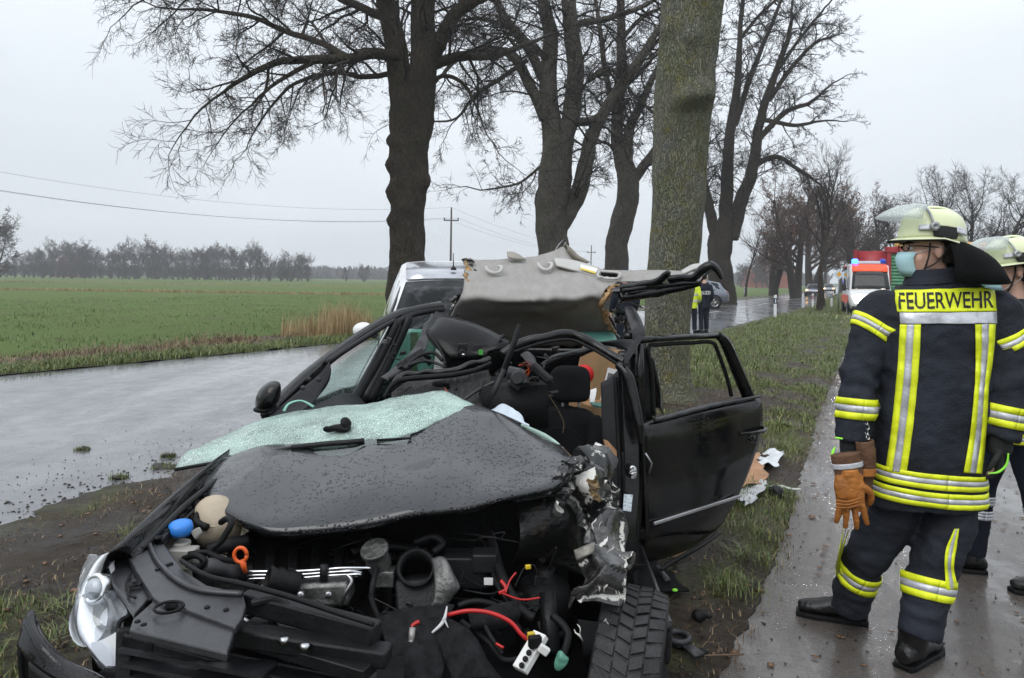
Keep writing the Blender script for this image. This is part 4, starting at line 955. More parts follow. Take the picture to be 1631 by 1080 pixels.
# --- delineator posts
def delineator(px, py, label, cut=BLK, refl=SIGNW, hp=1.0):
    b = G(px, py); o = empty('delineator_post', V(b.x, b.y, 0), 0, label, 'road post', 'delineator posts along the road')
    q = lambda z, s=1.0, y=0: [V(b.x-.06*s, b.y-.05*s-y, z), V(b.x+.06*s, b.y-.05*s-y, z), V(b.x+.035*s, b.y+.06*s, z), V(b.x-.035*s, b.y+.06*s, z)]
    top = q(hp); top[0].z += .0; top[1].z += .04; top[2].z += .04
    mesh('post_body', loft([q(-.05), q(.6*hp), q(.97*hp), top]), POST, o, smooth=False)
    mesh('black_band', loft([q(.66*hp, 1.05, .002), q(.90*hp, 1.05, .002)]), cut, o, smooth=False)
    mesh('reflector', box((b.x, b.y-.066, .78*hp), (.045, .012, .16)), refl, o, smooth=False)
delineator(1234, 508, 'white delineator post on the verge in front of the wet road'); delineator(1186, 472, 'white delineator post across the road beside the young tree')
delineator(1324, 491, 'white delineator post right of the thin tree near the ambulance'); delineator(1294, 492, 'red-banded delineator post just left of the thin tree', cut=REDP, hp=.9)
delineator(1266, 466, 'far white delineator post by the brown-leaved oaks')
# --- power poles and wires
WOODP = mat('tarred_pole_wood', (.06, .05, .042), .8, var=.3)
def power_pole(px, y0, y1, Y, label):
    b = W(px, y1, Y); t = W(px+2, y0, Y); o = empty('power_pole', (b.x, Y, 0), 0, label, 'power pole', 'power poles across the field')
    mesh('pole', tube([V(b.x, Y, -.1), V(t.x, Y, t.z)], [.15, .10], 8), WOODP, o)
    z = t.z-1.4
    mesh('crossarm', box((t.x, Y, z), (1.9, .12, .14)), WOODP, o)
    for dx in (-.85, .85): mesh('insulator', lathe([(.06, 0), (.09, .12), (.06, .2), (.001, .24)], 8, at((t.x+dx, Y, z+.08))), BLKD, o)
    mesh('insulator', lathe([(.06, 0), (.09, .12), (.06, .2), (.001, .24)], 8, at((t.x, Y, t.z))), BLKD, o)
    return [V(t.x+dx, Y, zz) for dx, zz in ((-.85, z+.3), (.85, z+.3), (0, t.z+.2))]
pa = power_pole(717, 333, 470, 95, 'power pole with crossarm standing right of the thick dark oak'); pb = power_pole(940, 392, 460, 165, 'small far power pole left of the mossy trunk')
for i in range(3):
    a = W(-60, [252, 262, 286][i], 62) if i < 2 else W(-60, 281, 62)
    a = W(-120, [283, 285, 252][i], 60)
    pth = [lerp(a, pa[i], t)+V(0, 0, -1.6*4*t*(1-t)) for t in np.linspace(0, 1, 24)]
    tag(mesh('power_line', tube(pth, .015 if i == 0 else .010, 4), BLKD), ['lower overhead wire sagging from the power pole to the left edge', 'second lower overhead wire beside the first one', 'upper overhead wire above the other two'][i], 'wire', 'overhead wires across the field')
    pth = [lerp(pa[i], pb[i], t)+V(0, 0, -1.3*4*t*(1-t)) for t in np.linspace(0, 1, 14)]
    tag(mesh('power_line', tube(pth, .012, 3), BLKD), 'overhead wire running from the near power pole to the far one', 'wire', 'overhead wires between the two poles')
# --- farmhouse and far shed
ROOFT = mat('orange_roof_tiles', (.30, .11, .06), .8, var=.3, vscale=2); BRICK = mat('far_brick_wall', (.16, .08, .055), .85, var=.3)
fy = 285; c = W(116, 421, fy); fh = empty('farmhouse', (c.x, fy, 0), 0, 'far farmhouse with orange roof among the hedgerow trees', 'house')
mesh('wall', box((c.x, fy, 1.6), (10.5, 8, 3.4)), BRICK, fh, smooth=False)
mesh('roof', prism([V(c.x-5.8, fy-4.5, 3.0), V(c.x-5.8, fy+4.5, 3.0), V(c.x-5.0, fy, 7.0)], (0, 0, 0)) if False else ([V(c.x-5.8, fy-4.5, 3.0), V(c.x+5.8, fy-4.5, 3.0), V(c.x+5.8, fy+4.5, 3.0), V(c.x-5.8, fy+4.5, 3.0), V(c.x-4.3, fy, 7.4), V(c.x+4.3, fy, 7.4)], [(0, 1, 5, 4), (1, 2, 5), (2, 3, 4, 5), (3, 0, 4), (3, 2, 1, 0)]), ROOFT, fh, smooth=False)
for k in range(4): mesh('window', box((c.x-3.6+2.4*k, fy-4.02, 1.8), (1.0, .1, 1.1)), SIGNW, fh, smooth=False)
c = W(1226, 440, 240); sh = empty('far_shed', (c.x, 240, 0), 0, 'far reddish brick shed beyond the field behind young trees', 'house')
mesh('wall', box((c.x, 240, 2.2), (15, 8, 4.6)), mat('red_brick_far', (.28, .09, .06), .85, var=.25), sh, smooth=False); mesh('roof', ([V(c.x-8, 235.5, 4.5), V(c.x+8, 235.5, 4.5), V(c.x+8, 244.5, 4.5), V(c.x-8, 244.5, 4.5), V(c.x-8, 240, 6.3), V(c.x+8, 240, 6.3)], [(0, 1, 5, 4), (1, 2, 5), (2, 3, 4, 5), (3, 0, 4), (3, 2, 1, 0)]), BRICK, sh, smooth=False)
# ================================================================== THE WRECK
random.seed(21)
WR = empty('wrecked_car', (-.2, 4.2, 0), 0, 'wrecked black estate car with torn-open front, crushed roof and open rear door', 'car')
def wp(name, vf, m, parent=WR, **k): return mesh(name, vf, m, parent, **k)
def WL(*pts): return [W(*p) for p in pts]
LINER = mat('grey_headliner_felt', (.27, .258, .24), .95, var=.12, vscale=7, col2=(.335, .325, .31), contrast=(.25, .7), stretch=(3, 1, .7), bump=.5, bscale=160, spec=.1)
LINERP = mat('grey_trim_plastic', (.42, .41, .39), .5, var=.08)
FOAM = mat('torn_tan_foam', (.30, .19, .09), .95, var=.5, vscale=40, bump=1, bscale=90)
CARD = mat('cardboard', (.30, .18, .09), .85, var=.15, vscale=4)
CARDD = mat('cardboard_inside', (.36, .2, .11), .85, var=.2, vscale=8)
PAPER = mat('white_label_paper', (.72, .72, .72), .7, var=.05)
REDPR = mat('red_print', (.6, .02, .02), .6, var=.05); REDC = mat('red_cable_sheath', (.42, .015, .015), .4, var=.1)
BLUEC = mat('blue_cap_plastic', (.03, .2, .62), .4, var=.12); ORNG = mat('orange_plastic', (.62, .10, .02), .4, var=.2)
MILK = mat('milky_plastic', (.30, .25, .19), .5, var=.15, col2=(.40, .33, .24), vscale=9, bump=.2, bscale=40)
TEAL = mat('teal_plastic_film', (.09, .24, .2), .45, var=.2)
MUDW = mat('muddy_panel', (.006, .006, .006), .3, var=.5, vscale=16, col2=(.05, .035, .022), contrast=(.56, .78), bump=.7, bscale=45, spec=.4)
LINW = mat('black_felt_liner', (.014, .014, .015), .95, var=.4, vscale=30, bump=.4, bscale=200, spec=.1)
LAMPS = mat('lamp_reflector', (.72, .73, .74), .22, metal=.9, var=.1)
GREYPL = mat('grey_plastic', (.035, .035, .038), .45, var=.5, vscale=14, spec=.35)
# torn body metal: black paint, bright where it is creased
TORN, N, K, B = principled('creased_black_sheet_metal'); a_ = N.new('ShaderNodeAttribute'); a_.attribute_name = 'crease'; tc = N.new('ShaderNodeTexCoord').outputs['Object']
nn = noise_n(N, K, tc, 9, 5, .75); n2 = noise_n(N, K, tc, 9, 4, .6)
fc = mathn(N, K, 'MULTIPLY', a_.outputs['Fac'], mrange(N, K, nn, .40, .54, 0, 1)); fm = mrange(N, K, fc, .48, .62, 0, 1)
K(mixc(N, K, fm, ramp(N, K, n2, [(.42, (.008, .008, .009)), (.7, (.075, .072, .068))]), (.62, .61, .57)), B.inputs['Base Color'])
K(mrange(N, K, fm, 0, 1, .24, .5), B.inputs['Roughness']); B.inputs['Coat Weight'].default_value = .4
def torn(name, rows, amp, freq, seed, parent=WR, octv=3, solid=.002, m=None):
    (v, f), cr = crumple(rows, amp, freq, seed, octv)
    o = mesh(name, (v, f), m or TORN, parent, smooth=False, solid=solid)
    a = o.data.attributes.new('crease', 'FLOAT', 'POINT'); a.data.foreach_set('value', cr); return o
def rowsgrid(ctrl, nu, nv):
    rows = [spl(r, nu) for r in ctrl]; cols = [spl([r[j] for r in rows], nv) for j in range(len(rows[0]))]
    return [[c[i] for c in cols] for i in range(len(cols[0]))]

# ---- floor, sides, tail
wp('floor_pan', jitter(box((-.2, 4.35, .22), (1.5, 4.1, .06)), .02, 2), BLKD)
def sidep(x0, x1, y0, y1, z0, z1, bul, n=14, m_=6):
    return [[V(lerp(x0, x1, i/(n-1))+bul*math.sin(math.pi*(.15+.7*j/(m_-1))), lerp(y0, y1, i/(n-1)), lerp(z0, z1, j/(m_-1))) for j in range(m_)] for i in range(n)]
dr = wp('front_door', grid(sidep(-1.07, -.95, 3.45, 4.5, .28, .93, -.05)), PAINT, solid=.03)
wp('rear_side_door', grid(sidep(-.95, -.76, 4.52, 5.4, .28, .92, -.04)), PAINT, solid=.03)
wp('rear_quarter', grid(sidep(-.76, -.66, 5.42, 6.5, .32, .92, -.04)), PAINT, solid=.03)
wp('rear_quarter', grid(sidep(.80, .80, 4.75, 6.5, .32, 1.0, .07)), PAINT, solid=.03)
wp('tailgate', grid([[V(lerp(-.64, .82, i/9), 6.52+.05*math.sin(math.pi*i/9), z) for z in (.3, .6, .95, 1.0)] for i in range(10)]), PAINT, solid=.03)
wp('rear_window', ([V(-.5, 6.5, 1.0), V(.7, 6.5, 1.0), V(.55, 6.15, 1.3), V(-.4, 6.15, 1.3)], [(0, 1, 2, 3)]), GLASSD, solid=.01)
wp('rear_roof', grid([[V(x, y, 1.24+.05*math.sin((x+.6)/1.2*math.pi)) for x in np.linspace(-.55, .6, 8)] for y in np.linspace(5.15, 6.2, 6)]), PAINT, solid=.02)
for s, x in ((-1, -.68), (1, .74)):
    t = wheel_parts(WR, V(x+.2, 5.65-4.2, .31), .31, .21, s, CHROME); 
wheel_parts(WR, V(-.93+.2, 2.55-4.2, .31), .31, .2, -1, CHROME)
# ---- bonnet, buckled up to a ridge
hood_ctrl = [WL((323, 800, 2.64), (352, 824, 2.53), (402, 845, 2.44), (456, 858, 2.41), (560, 845, 2.42), (700, 824, 2.46), (800, 806, 2.50), (868, 792, 2.54), (898, 776, 2.60)),
    WL((321, 788, 2.62), (350, 812, 2.50), (400, 833, 2.41), (455, 846, 2.37), (560, 833, 2.38), (700, 812, 2.42), (800, 794, 2.46), (870, 780, 2.5), (904, 764, 2.56)),
    WL((326, 766, 2.71), (363, 775, 2.62), (420, 788, 2.54), (480, 795, 2.50), (580, 782, 2.50), (700, 765, 2.55), (790, 755, 2.6), (855, 748, 2.62), (918, 745, 2.62)),
    WL((338, 744, 2.86), (388, 736, 2.80), (450, 738, 2.74), (520, 740, 2.71), (610, 733, 2.71), (700, 715, 2.77), (780, 706, 2.80), (845, 708, 2.78), (908, 728, 2.74)),
    WL((378, 722, 3.02), (430, 709, 3.00), (490, 704, 2.98), (560, 700, 2.95), (640, 690, 2.95), (692, 668, 3.0), (770, 664, 3.0), (828, 680, 2.95), (890, 708, 2.88)),
    WL((400, 712, 3.3), (450, 698, 3.3), (520, 692, 3.3), (590, 686, 3.25), (655, 672, 3.2), (700, 646, 3.18), (755, 645, 3.18), (815, 672, 3.1), (874, 698, 3.02)),
    WL((405, 720, 3.4), (450, 706, 3.4), (520, 700, 3.4), (590, 694, 3.35), (655, 680, 3.3), (704, 652, 3.3), (758, 652, 3.3), (818, 680, 3.2), (872, 706, 3.1))]
hv_, hf_ = cgrid(hood_ctrl, 8, 8)
hood = wp('bonnet', ([p+V(0, 0, .006*noise.noise(p*5)+.020*(.35-abs(noise.noise(V(p.x*2.6, p.y*2.2, 4.4))))+.008*(.35-abs(noise.noise(V(p.x*6, p.y*5, 1.4))))) for p in hv_], hf_), HOODP, solid=.006)
torn('bonnet_tear', rowsgrid([WL((868, 788, 2.52), (890, 778, 2.54), (905, 764, 2.57)), WL((884, 752, 2.55), (905, 746, 2.55), (925, 742, 2.58)), WL((900, 738, 2.58), (918, 733, 2.6), (936, 735, 2.62))], 8, 8), .012, 22, 3)
wp('glass_edge', stube(WL((830, 676, 2.98), (855, 688, 2.97), (880, 702, 2.9), (893, 712, 2.86)), [.004, .012, .006], 5), mat('green_glass_edge', (.3, .42, .36), .3, var=.3))
# ---- shattered windscreen lying on the bonnet
SHAT, N, K, B = principled('crazed_windscreen_glass'); tc = N.new('ShaderNodeTexCoord').outputs['Object']
vo = N.new('ShaderNodeTexVoronoi'); vo.feature = 'DISTANCE_TO_EDGE'; vo.inputs['Scale'].default_value = 120; K(tc, vo.inputs[0])
nz = noise_n(N, K, tc, 7, 5, .65); nf = noise_n(N, K, tc, 60, 5, .8)
ed = mrange(N, K, vo.outputs['Distance'], .0, .10, 1, 0)
K(mixc(N, K, ed, ramp(N, K, nf, [(.3, (.22, .34, .29)), (.7, (.40, .53, .47))]), (.58, .70, .65)), B.inputs['Base Color'])
B.inputs['Roughness'].default_value = .25
K(bumpn(N, K, mathn(N, K, 'ADD', vo.outputs['Distance'], mathn(N, K, 'MULTIPLY', nf, .5)), .3, .006), B.inputs['Normal'])
K(mrange(N, K, mathn(N, K, 'ADD', nz, mathn(N, K, 'MULTIPLY', ed, .35)), .38, .64, .22, .90), B.inputs['Alpha'])
bot = spl(WL((279, 746, 2.92), (370, 731, 2.92), (460, 715, 2.9), (550, 706, 2.87), (610, 703, 2.87), (640, 697, 2.87), (668, 690, 2.9)), 10)
top = spl(WL((322, 722, 3.2), (425, 666, 3.42), (520, 650, 3.42), (600, 640, 3.36), (660, 628, 3.28), (712, 625, 3.2), (772, 655, 3.08)), 10)
rows = []
for j in range(25):
    t = j/24; r = []
    for i in range(len(bot)):
        p = lerp(bot[i], top[i], t); u = i/(len(bot)-1)
        p = p+V(0, 0, .035*math.sin(math.pi*t)*(1-.5*u)+.010*noise.noise(p*7)+.005*noise.noise(p*22))
        if i == len(bot)-1: p += V(-.05-.09*math.sin(math.pi*t)+.05*noise.noise(V(t*9, 3, 1)), 0, -.01)
        if i == len(bot)-2: p += V(-.03-.06*math.sin(math.pi*t)+.04*noise.noise(V(t*9, 3, 1)), 0, -.005)
        r.append(p)
    rows.append(r)
ws = wp('windscreen', grid(rows), SHAT, solid=.005)
lowb = spl(WL((320, 742, 2.905), (400, 741, 2.83), (500, 737, 2.765), (590, 735, 2.74), (645, 722, 2.77)), 10); up_ = spl(WL((320, 739, 2.915), (400, 726, 2.905), (500, 711, 2.87), (590, 705, 2.855), (655, 694, 2.87)), 10)
wp('windscreen_edge', grid([[lerp(a, b, t)+V(0, 0, .010) for a, b in zip(lowb, up_)] for t in (0, .35, .7, 1)]), glass_thin('green_glass_strip', (.45, .58, .52), .1, .15, .06), ws)
wp('sensor_mount', jitter(join(ellipsoid(W(541, 682, 2.96), (.05, .035, .018)), ellipsoid(W(552, 676, 2.96), (.022, .02, .028)), ellipsoid(W(528, 683, 2.95), (.03, .02, .012))), .012, 30), BLKD, ws)
wpr = wp('wiper', join(tube(WL((279, 748, 2.88), (370, 732, 2.88), (465, 713, 2.86), (480, 711, 2.86)), .007, 6), stube(WL((465, 713, 2.85), (520, 707, 2.84), (560, 704, 2.84), (580, 702, 2.85)), .011, 6)), BLK)
wp('wiper_blade', tube(WL((600, 701, 2.84), (655, 698, 2.84)), .005, 5), BLKD, wpr)
w2 = wp('wiper', join(tube(WL((773, 648, 3.25), (800, 596, 3.3), (827, 520, 3.35)), .011, 6), obox(W(776, 650, 3.22), W(803, 588, 3.26), .022, .012)), BLK)
wp('wiper_blade', obox(W(800, 600, 3.27), W(829, 517, 3.33), .014, .02), BLKD, w2)
# ---- right wing and front corner
wing = [[W(168, 893, 2.06), W(240, 822, 2.36), W(290, 778, 2.58), W(334, 741, 2.8), W(378, 708, 3.1), W(420, 668, 3.45)],
        [W(176, 884, 2.08)+V(.01, 0, .01), W(250, 822, 2.38)+V(.01, 0, .01), W(298, 780, 2.6)+V(.01, 0, .01), W(340, 746, 2.82)+V(.01, 0, .01), W(385, 712, 3.12), W(424, 672, 3.47)],
        [W(205, 882, 2.14), W(262, 834, 2.36), W(310, 790, 2.6), W(352, 755, 2.82), W(395, 718, 3.12), W(428, 678, 3.48)]]
wing = [[p+V(-.035, .02, -.36) for p in wing[0]], [p+V(-.035, 0, -.15) for p in wing[0]]]+wing+[[p+V(.04, 0, -.05) for p in wing[2]]]
wp('front_wing', cgrid(wing, 5, 4), PAINT, solid=.004)
wp('wing_channel', join(stube(WL((225, 875, 2.2), (290, 810, 2.46), (345, 765, 2.7)), [.010, .012, .01], 6), stube(WL((240, 880, 2.24), (300, 822, 2.45), (352, 772, 2.7)), .007, 6), obox(W(252, 866, 2.27), W(318, 792, 2.64), .03, .03)), BLK, bevel=.005)
wp('inner_wing', cgrid([[G(230, 885, .74), G(290, 820, .76), G(345, 770, .78)], [G(250, 900, .6), G(310, 840, .62), G(360, 790, .64)], [G(255, 940, .4), G(320, 880, .4), G(370, 830, .4)]], 4, 4), MUDW, solid=.01)
for k in range(7):
    q = W(250+12*k, 858-11.5*k, 2.27+.055*k); wp('clip', box(q, (.03, .012, .014), .5), BLK)
# ---- headlamp
hl_l = WL((162, 885, 2.10), (146, 905, 2.06), (128, 945, 2.02), (120, 985, 1.99), (124, 1012, 1.97), (140, 1035, 1.95), (158, 1054, 1.94), (189, 1079, 1.92))
hl_r = WL((166, 888, 2.12), (170, 905, 2.10), (180, 930, 2.06), (196, 955, 2.02), (208, 978, 1.99), (190, 992, 1.97), (188, 1030, 1.94), (190, 1078, 1.92))
A, Bq = spl(hl_l, 4), spl(hl_r, 4); rows = []
for a, b in zip(A, Bq):
    w_ = (b-a).length; rows.append([lerp(a, b, u)+V(-.03*math.sin(math.pi*u), -(.012+.16*w_)*math.sin(math.pi*u), .01*math.sin(math.pi*u)) for u in np.linspace(0, 1, 9)])
hlm = wp('headlight', grid(rows), CLEAR, solid=.003)
rows = [[lerp(a, b, u)+V(.01*math.sin(math.pi*u), .05*math.sin(math.pi*u), 0) for u in np.linspace(0.02, .98, 9)] for a, b in zip(A, Bq)]
wp('lamp_housing', grid(rows), mat('lamp_bowl_silver', (.72, .73, .74), .35, metal=.25, var=.12, vscale=12), hlm, solid=.01)
wp('lamp_rim', stube(hl_r, .006, 6, 4), BLKD, hlm)
c1 = W(150, 938, 2.03); Mx = aim((-.35, -1, .35))
wp('projector', lathe([(.036, -.04), (.040, 0), (.035, .008), (.030, .004)], 24, at(c1, Mx)), LAMPS, hlm)
wp('projector_lens', ellipsoid(c1, (.028, .028, .016), Mx), mat('lamp_glass_ball', (.35, .38, .42), .05, var=.2, spec=.9), hlm)
wp('reflector_bowl', lathe([(.012, -.05), (.04, -.035), (.058, 0), (.066, .015)], 24, at(W(148, 985, 2.0), aim((-.4, -1, .3))), cap=False), LAMPS, hlm)
wp('reflector_bowl', lathe([(.012, -.04), (.03, -.03), (.045, 0), (.05, .012)], 24, at(W(180, 972, 2.01), aim((-.2, -1, .35))), cap=False), LAMPS, hlm)
wp('indicator', cgrid([WL((144, 1024, 1.935), (165, 1018, 1.935), (186, 1006, 1.945)), WL((155, 1048, 1.93), (172, 1042, 1.93), (187, 1034, 1.935)), WL((170, 1062, 1.925), (180, 1062, 1.925), (188, 1060, 1.925))], 4, 4), mat('frosted_indicator', (.8, .82, .84), .35, var=.05), hlm)
# ---- slam panel covers
def plate(pix, z, d=.02, m=None, parent=WR, nm='panel_cover', slope=0):
    P = [G(x, y, z+slope*(y-930)/100) for x, y in pix]
    return wp(nm, prism(P, (0, 0, -d)), m or SATIN, parent, smooth=False, bevel=.004)
SATIN = mat('wet_satin_black_plastic', (.024, .0245, .028), .4, var=.35, vscale=20, bump=.12, bscale=160, coat=.2, spec=.6)
sl = plate([(244, 861), (250, 868), (262, 866), (272, 882), (292, 908), (330, 932), (387, 944), (392, 964), (386, 985), (375, 999), (300, 972), (289, 968), (281, 957), (268, 958), (262, 964), (244, 951), (224, 920), (204, 889)], .785, .02)
wp('cover_rib', stube([p+V(0, 0, .006) for p in (G(236, 866, .785), G(252, 898, .785), G(282, 927, .785), (G(320, 944, .785)), G(386, 950, .785))], .008, 6), SATIN, sl)
plate([(246, 955), (262, 967), (268, 975), (283, 974), (291, 972), (374, 1003), (362, 1041), (206, 1003), (212, 985)], .775, .02)
plate([(172, 898), (200, 880), (222, 915), (242, 948), (214, 978), (195, 950), (180, 930)], .765, .015)
for (x, y) in ((251, 908), (266, 901), (272, 899), (239, 956), (219, 991), (229, 996), (215, 928), (188, 884), (330, 968), (360, 972)):
    wp('bolt', lathe([(.007, 0), (.007, .003), (.004, .005), (.001, .005)], 10, at(G(x, y, .785))), BLKD)
wp('latch_ring', tube([G(269, 967, .79)+V(.032*math.cos(a), .032*math.sin(a), 0) for a in np.linspace(0, 6.283, 20)], .004, 5), BLKD)
wp('latch_bracket', join(tube([p+V(0, 0, .004) for p in (G(208, 916, .77), G(201, 932, .77), G(206, 941, .77), G(204, 950, .77), G(216, 955, .77))], .004, 4), ellipsoid(G(213, 931, .775), (.022, .016, .006))), BLKD)
wp('bonnet_seal', stube([p+V(0, 0, .012) for p in (G(288, 900, .79), G(330, 925, .80), G(385, 938, .80), G(460, 958, .79), G(540, 985, .78), G(595, 1003, .77))], [.006, .007, .007, .006], 6), BLKD)
wp('cross_member', join(obox(G(392, 955, .76), G(600, 1010, .74), .05, .05), stube([G(400, 962, .77), G(440, 955, .78), G(470, 975, .76), G(500, 985, .74), G(545, 988, .74), G(605, 1012, .73)], .012, 6), obox(G(380, 1010, .72), G(620, 1045, .70), .06, .04)), BLK, bevel=.006)
wp('cross_member', join(obox(G(390, 1000, .70), G(600, 1060, .68), .12, .03), stube([G(410, 945, .76), G(432, 985, .72), G(452, 1020, .70)], .008, 6), stube([G(452, 1020, .71), G(475, 1015, .72), G(486, 1030, .71), G(540, 1022, .71), G(600, 1030, .7)], .009, 6)), BLK, bevel=.006)
for (x, y) in ((453, 1024), (486, 1034)): wp('bolt', lathe([(.012, 0), (.012, .012), (.007, .014), (.001, .014)], 10, at(G(x, y, .72))), CHROME)
# grille and bumper below
gr = wp('grille_frame', join(obox(W(198, 1000, 1.9), W(196, 1100, 1.86), .035, .06), obox(W(204, 1012, 1.88), W(520, 1100, 1.80), .05, .03), obox(W(330, 1030, 1.86), W(600, 1085, 1.86), .05, .02)), BLK, smooth=False, bevel=.005)
for k in range(4): wp('grille_bar', obox(W(204, 1026+22*k, 1.88), W(430, 1068+24*k, 1.80), .07, .010), SATIN, gr, smooth=False)
for k in range(5): wp('grille_clip', box(W(240+42*k, 1030+9*k, 1.855), (.02, .03, .03)), BLK, gr, smooth=False)
wp('bumper_beam', jitter(obox(W(180, 1120, 1.95), W(640, 1130, 1.95), .12, .22), .02, 4), BLKD)
wp('front_skid', jitter(obox(V(-1.0, 2.0, .28), V(.2, 2.2, .26), .5, .04), .03, 3), BLKD)
# ---- engine bay
wp('bulkhead', cgrid([[V(-1.0, 2.95, .35), V(-.4, 2.98, .35), V(.3, 2.9, .35)], [V(-1.0, 2.98, .82), V(-.4, 3.05, .84), V(.3, 2.95, .86)]], 5, 5), BLKD, solid=.02)
wp('undertray', jitter(box((-.4, 2.5, .33), (1.3, 1.0, .03)), .02, 3), BLKD)
eng = wp('engine_block', join(box(G(500, 945, .48), (.50, .30, .3)), box(G(480, 905, .55), (.46, .22, .2))), DIRTY, bevel=.02)
wp('engine_cover', jitter(prism([G(400, 868, .66), G(405, 910, .65), G(565, 908, .65), G(600, 885, .66), G(560, 858, .66), G(440, 852, .66)], (0, 0, -.12)), .006, 12), BLKD, bevel=.012)
for k in range(5):
    a, b = G(432+36*k, 880, .66), G(430+36*k, 915, .645); wp('cover_rib', obox(a, b, .03, .04), BLKD, bevel=.006)
for k in range(3): wp('fuel_pipe', stube([W(375+4*k, 905+8*k, 2.36), W(383, 914+7*k, 2.34), W(392+2*k, 911+5.5*k, 2.33), W(470, 910+5.5*k, 2.33), W(520, 907+5*k, 2.33), W(545+14*k, 905+(2-k)*0+5*k, 2.33), W(590-14*k, 905+7*k, 2.34)], .0052, 6), CHROME)
wp('pipe_clamp', join(box(W(516, 912, 2.325), (.022, .015, .05)), box(W(389, 914, 2.325), (.02, .015, .04))), BLK)
wp('fuel_pipe', stube([W(552, 915, 2.33), W(560, 926, 2.32), W(550, 945, 2.31), W(542, 965, 2.31)], .006, 6), STEEL)
wp('cylinder_head', jitter(obox(W(420, 942, 2.36), W(560, 938, 2.36), .1, .07), .006, 20), ALU, bevel=.012)
for x in (481, 525): wp('bolt', lathe([(.011, 0), (.011, .02), (.006, .022), (.001, .022)], 8, at(W(x, 946, 2.29), aim((0, -1, .2)))), STEEL)
wp('throttle_body', join(lathe([(.035, -.03), (.04, 0), (.036, .04), (.045, .045), (.045, .06)], 16, at(W(603, 895, 2.42), aim((-.2, -.5, 1)))), box(W(612, 918, 2.42), (.07, .06, .05))), ALU, bevel=.004)
wp('intake_pipe', lathe([(.036, -.06), (.04, -.03), (.034, -.02), (.04, 0), (.034, .012), (.04, .03), (.03, .035), (.03, -.05)], 20, at(W(443, 925, 2.30), aim((-.8, -.35, .3))), cap=False), BLKD)
wp('intake_pipe', lathe([(.022, -.07), (.026, -.03), (.022, 0), (.026, .03), (.022, .05), (.018, .05)], 18, at(W(352, 905, 2.30), aim((-.6, -.5, .3)))), GREYPL)
wp('intake_pipe', lathe([(.058, -.12), (.062, -.06), (.055, -.05), (.062, -.03), (.055, -.015), (.062, .005), (.05, .012), (.05, -.1)], 20, at(W(663, 905, 2.38), aim((.05, -.75, .6))), cap=False), BLKD)
wp('air_box', jitter(prism([W(628, 925, 2.36), W(705, 918, 2.38), W(725, 945, 2.36), W(705, 975, 2.32), W(630, 975, 2.32)], (0, .14, -.03)), .005, 12), BLK, bevel=.01)
wp('heat_shield', jitter(cgrid([WL((688, 890, 2.38), (704, 888, 2.36), (714, 900, 2.36)), WL((694, 925, 2.32), (716, 918, 2.31), (730, 932, 2.33)), WL((690, 958, 2.30), (712, 958, 2.30), (727, 942, 2.32)), WL((680, 968, 2.30), (700, 966, 2.31), (712, 960, 2.32))], 5, 5), .004, 18), ALU, solid=.008)
cr_ = wp('coolant_tank', jitter(ellipsoid(W(345, 832, 2.52), (.085, .075, .085), None, 20, 14), .012, 9), MILK); wp('tank_seam', tube([W(345, 832, 2.52)+V(.086*math.cos(a), .076*math.sin(a), .01) for a in np.linspace(0, 6.283, 24)], .004, 5), MILK, cr_)
wf = wp('washer_filler', join(lathe([(.035, -.12), (.032, -.06), (.028, -.02), (.030, 0)], 18, at(W(288, 862, 2.36))), box(W(287, 888, 2.33), (.10, .05, .06)), prism([W(302, 846, 2.35), W(318, 838, 2.35), W(322, 848, 2.35), W(310, 858, 2.35)], (0, .01, -.01))), mat('pale_plastic', (.33, .32, .29), .5, var=.15), bevel=.004)
wp('blue_cap', lathe([(.033, -.014), (.036, 0), (.034, .016), (.022, .022), (.001, .022)], 16, at(W(288, 842, 2.355), aim((0, -.2, 1)))), BLUEC, wf)
dp = wp('dipstick', join(tube([W(383, 884, 2.3)+V(.019*math.cos(a), 0, .022*math.sin(a)) for a in np.linspace(0, 6.283, 16)], .0058, 6), tube(WL((386, 893, 2.3), (391, 912, 2.31)), [.010, .007], 8)), ORNG)
def hose(pts, r, m=BLKD, nm='hose'): return wp(nm, stube(WL(*pts), r, 7), m)
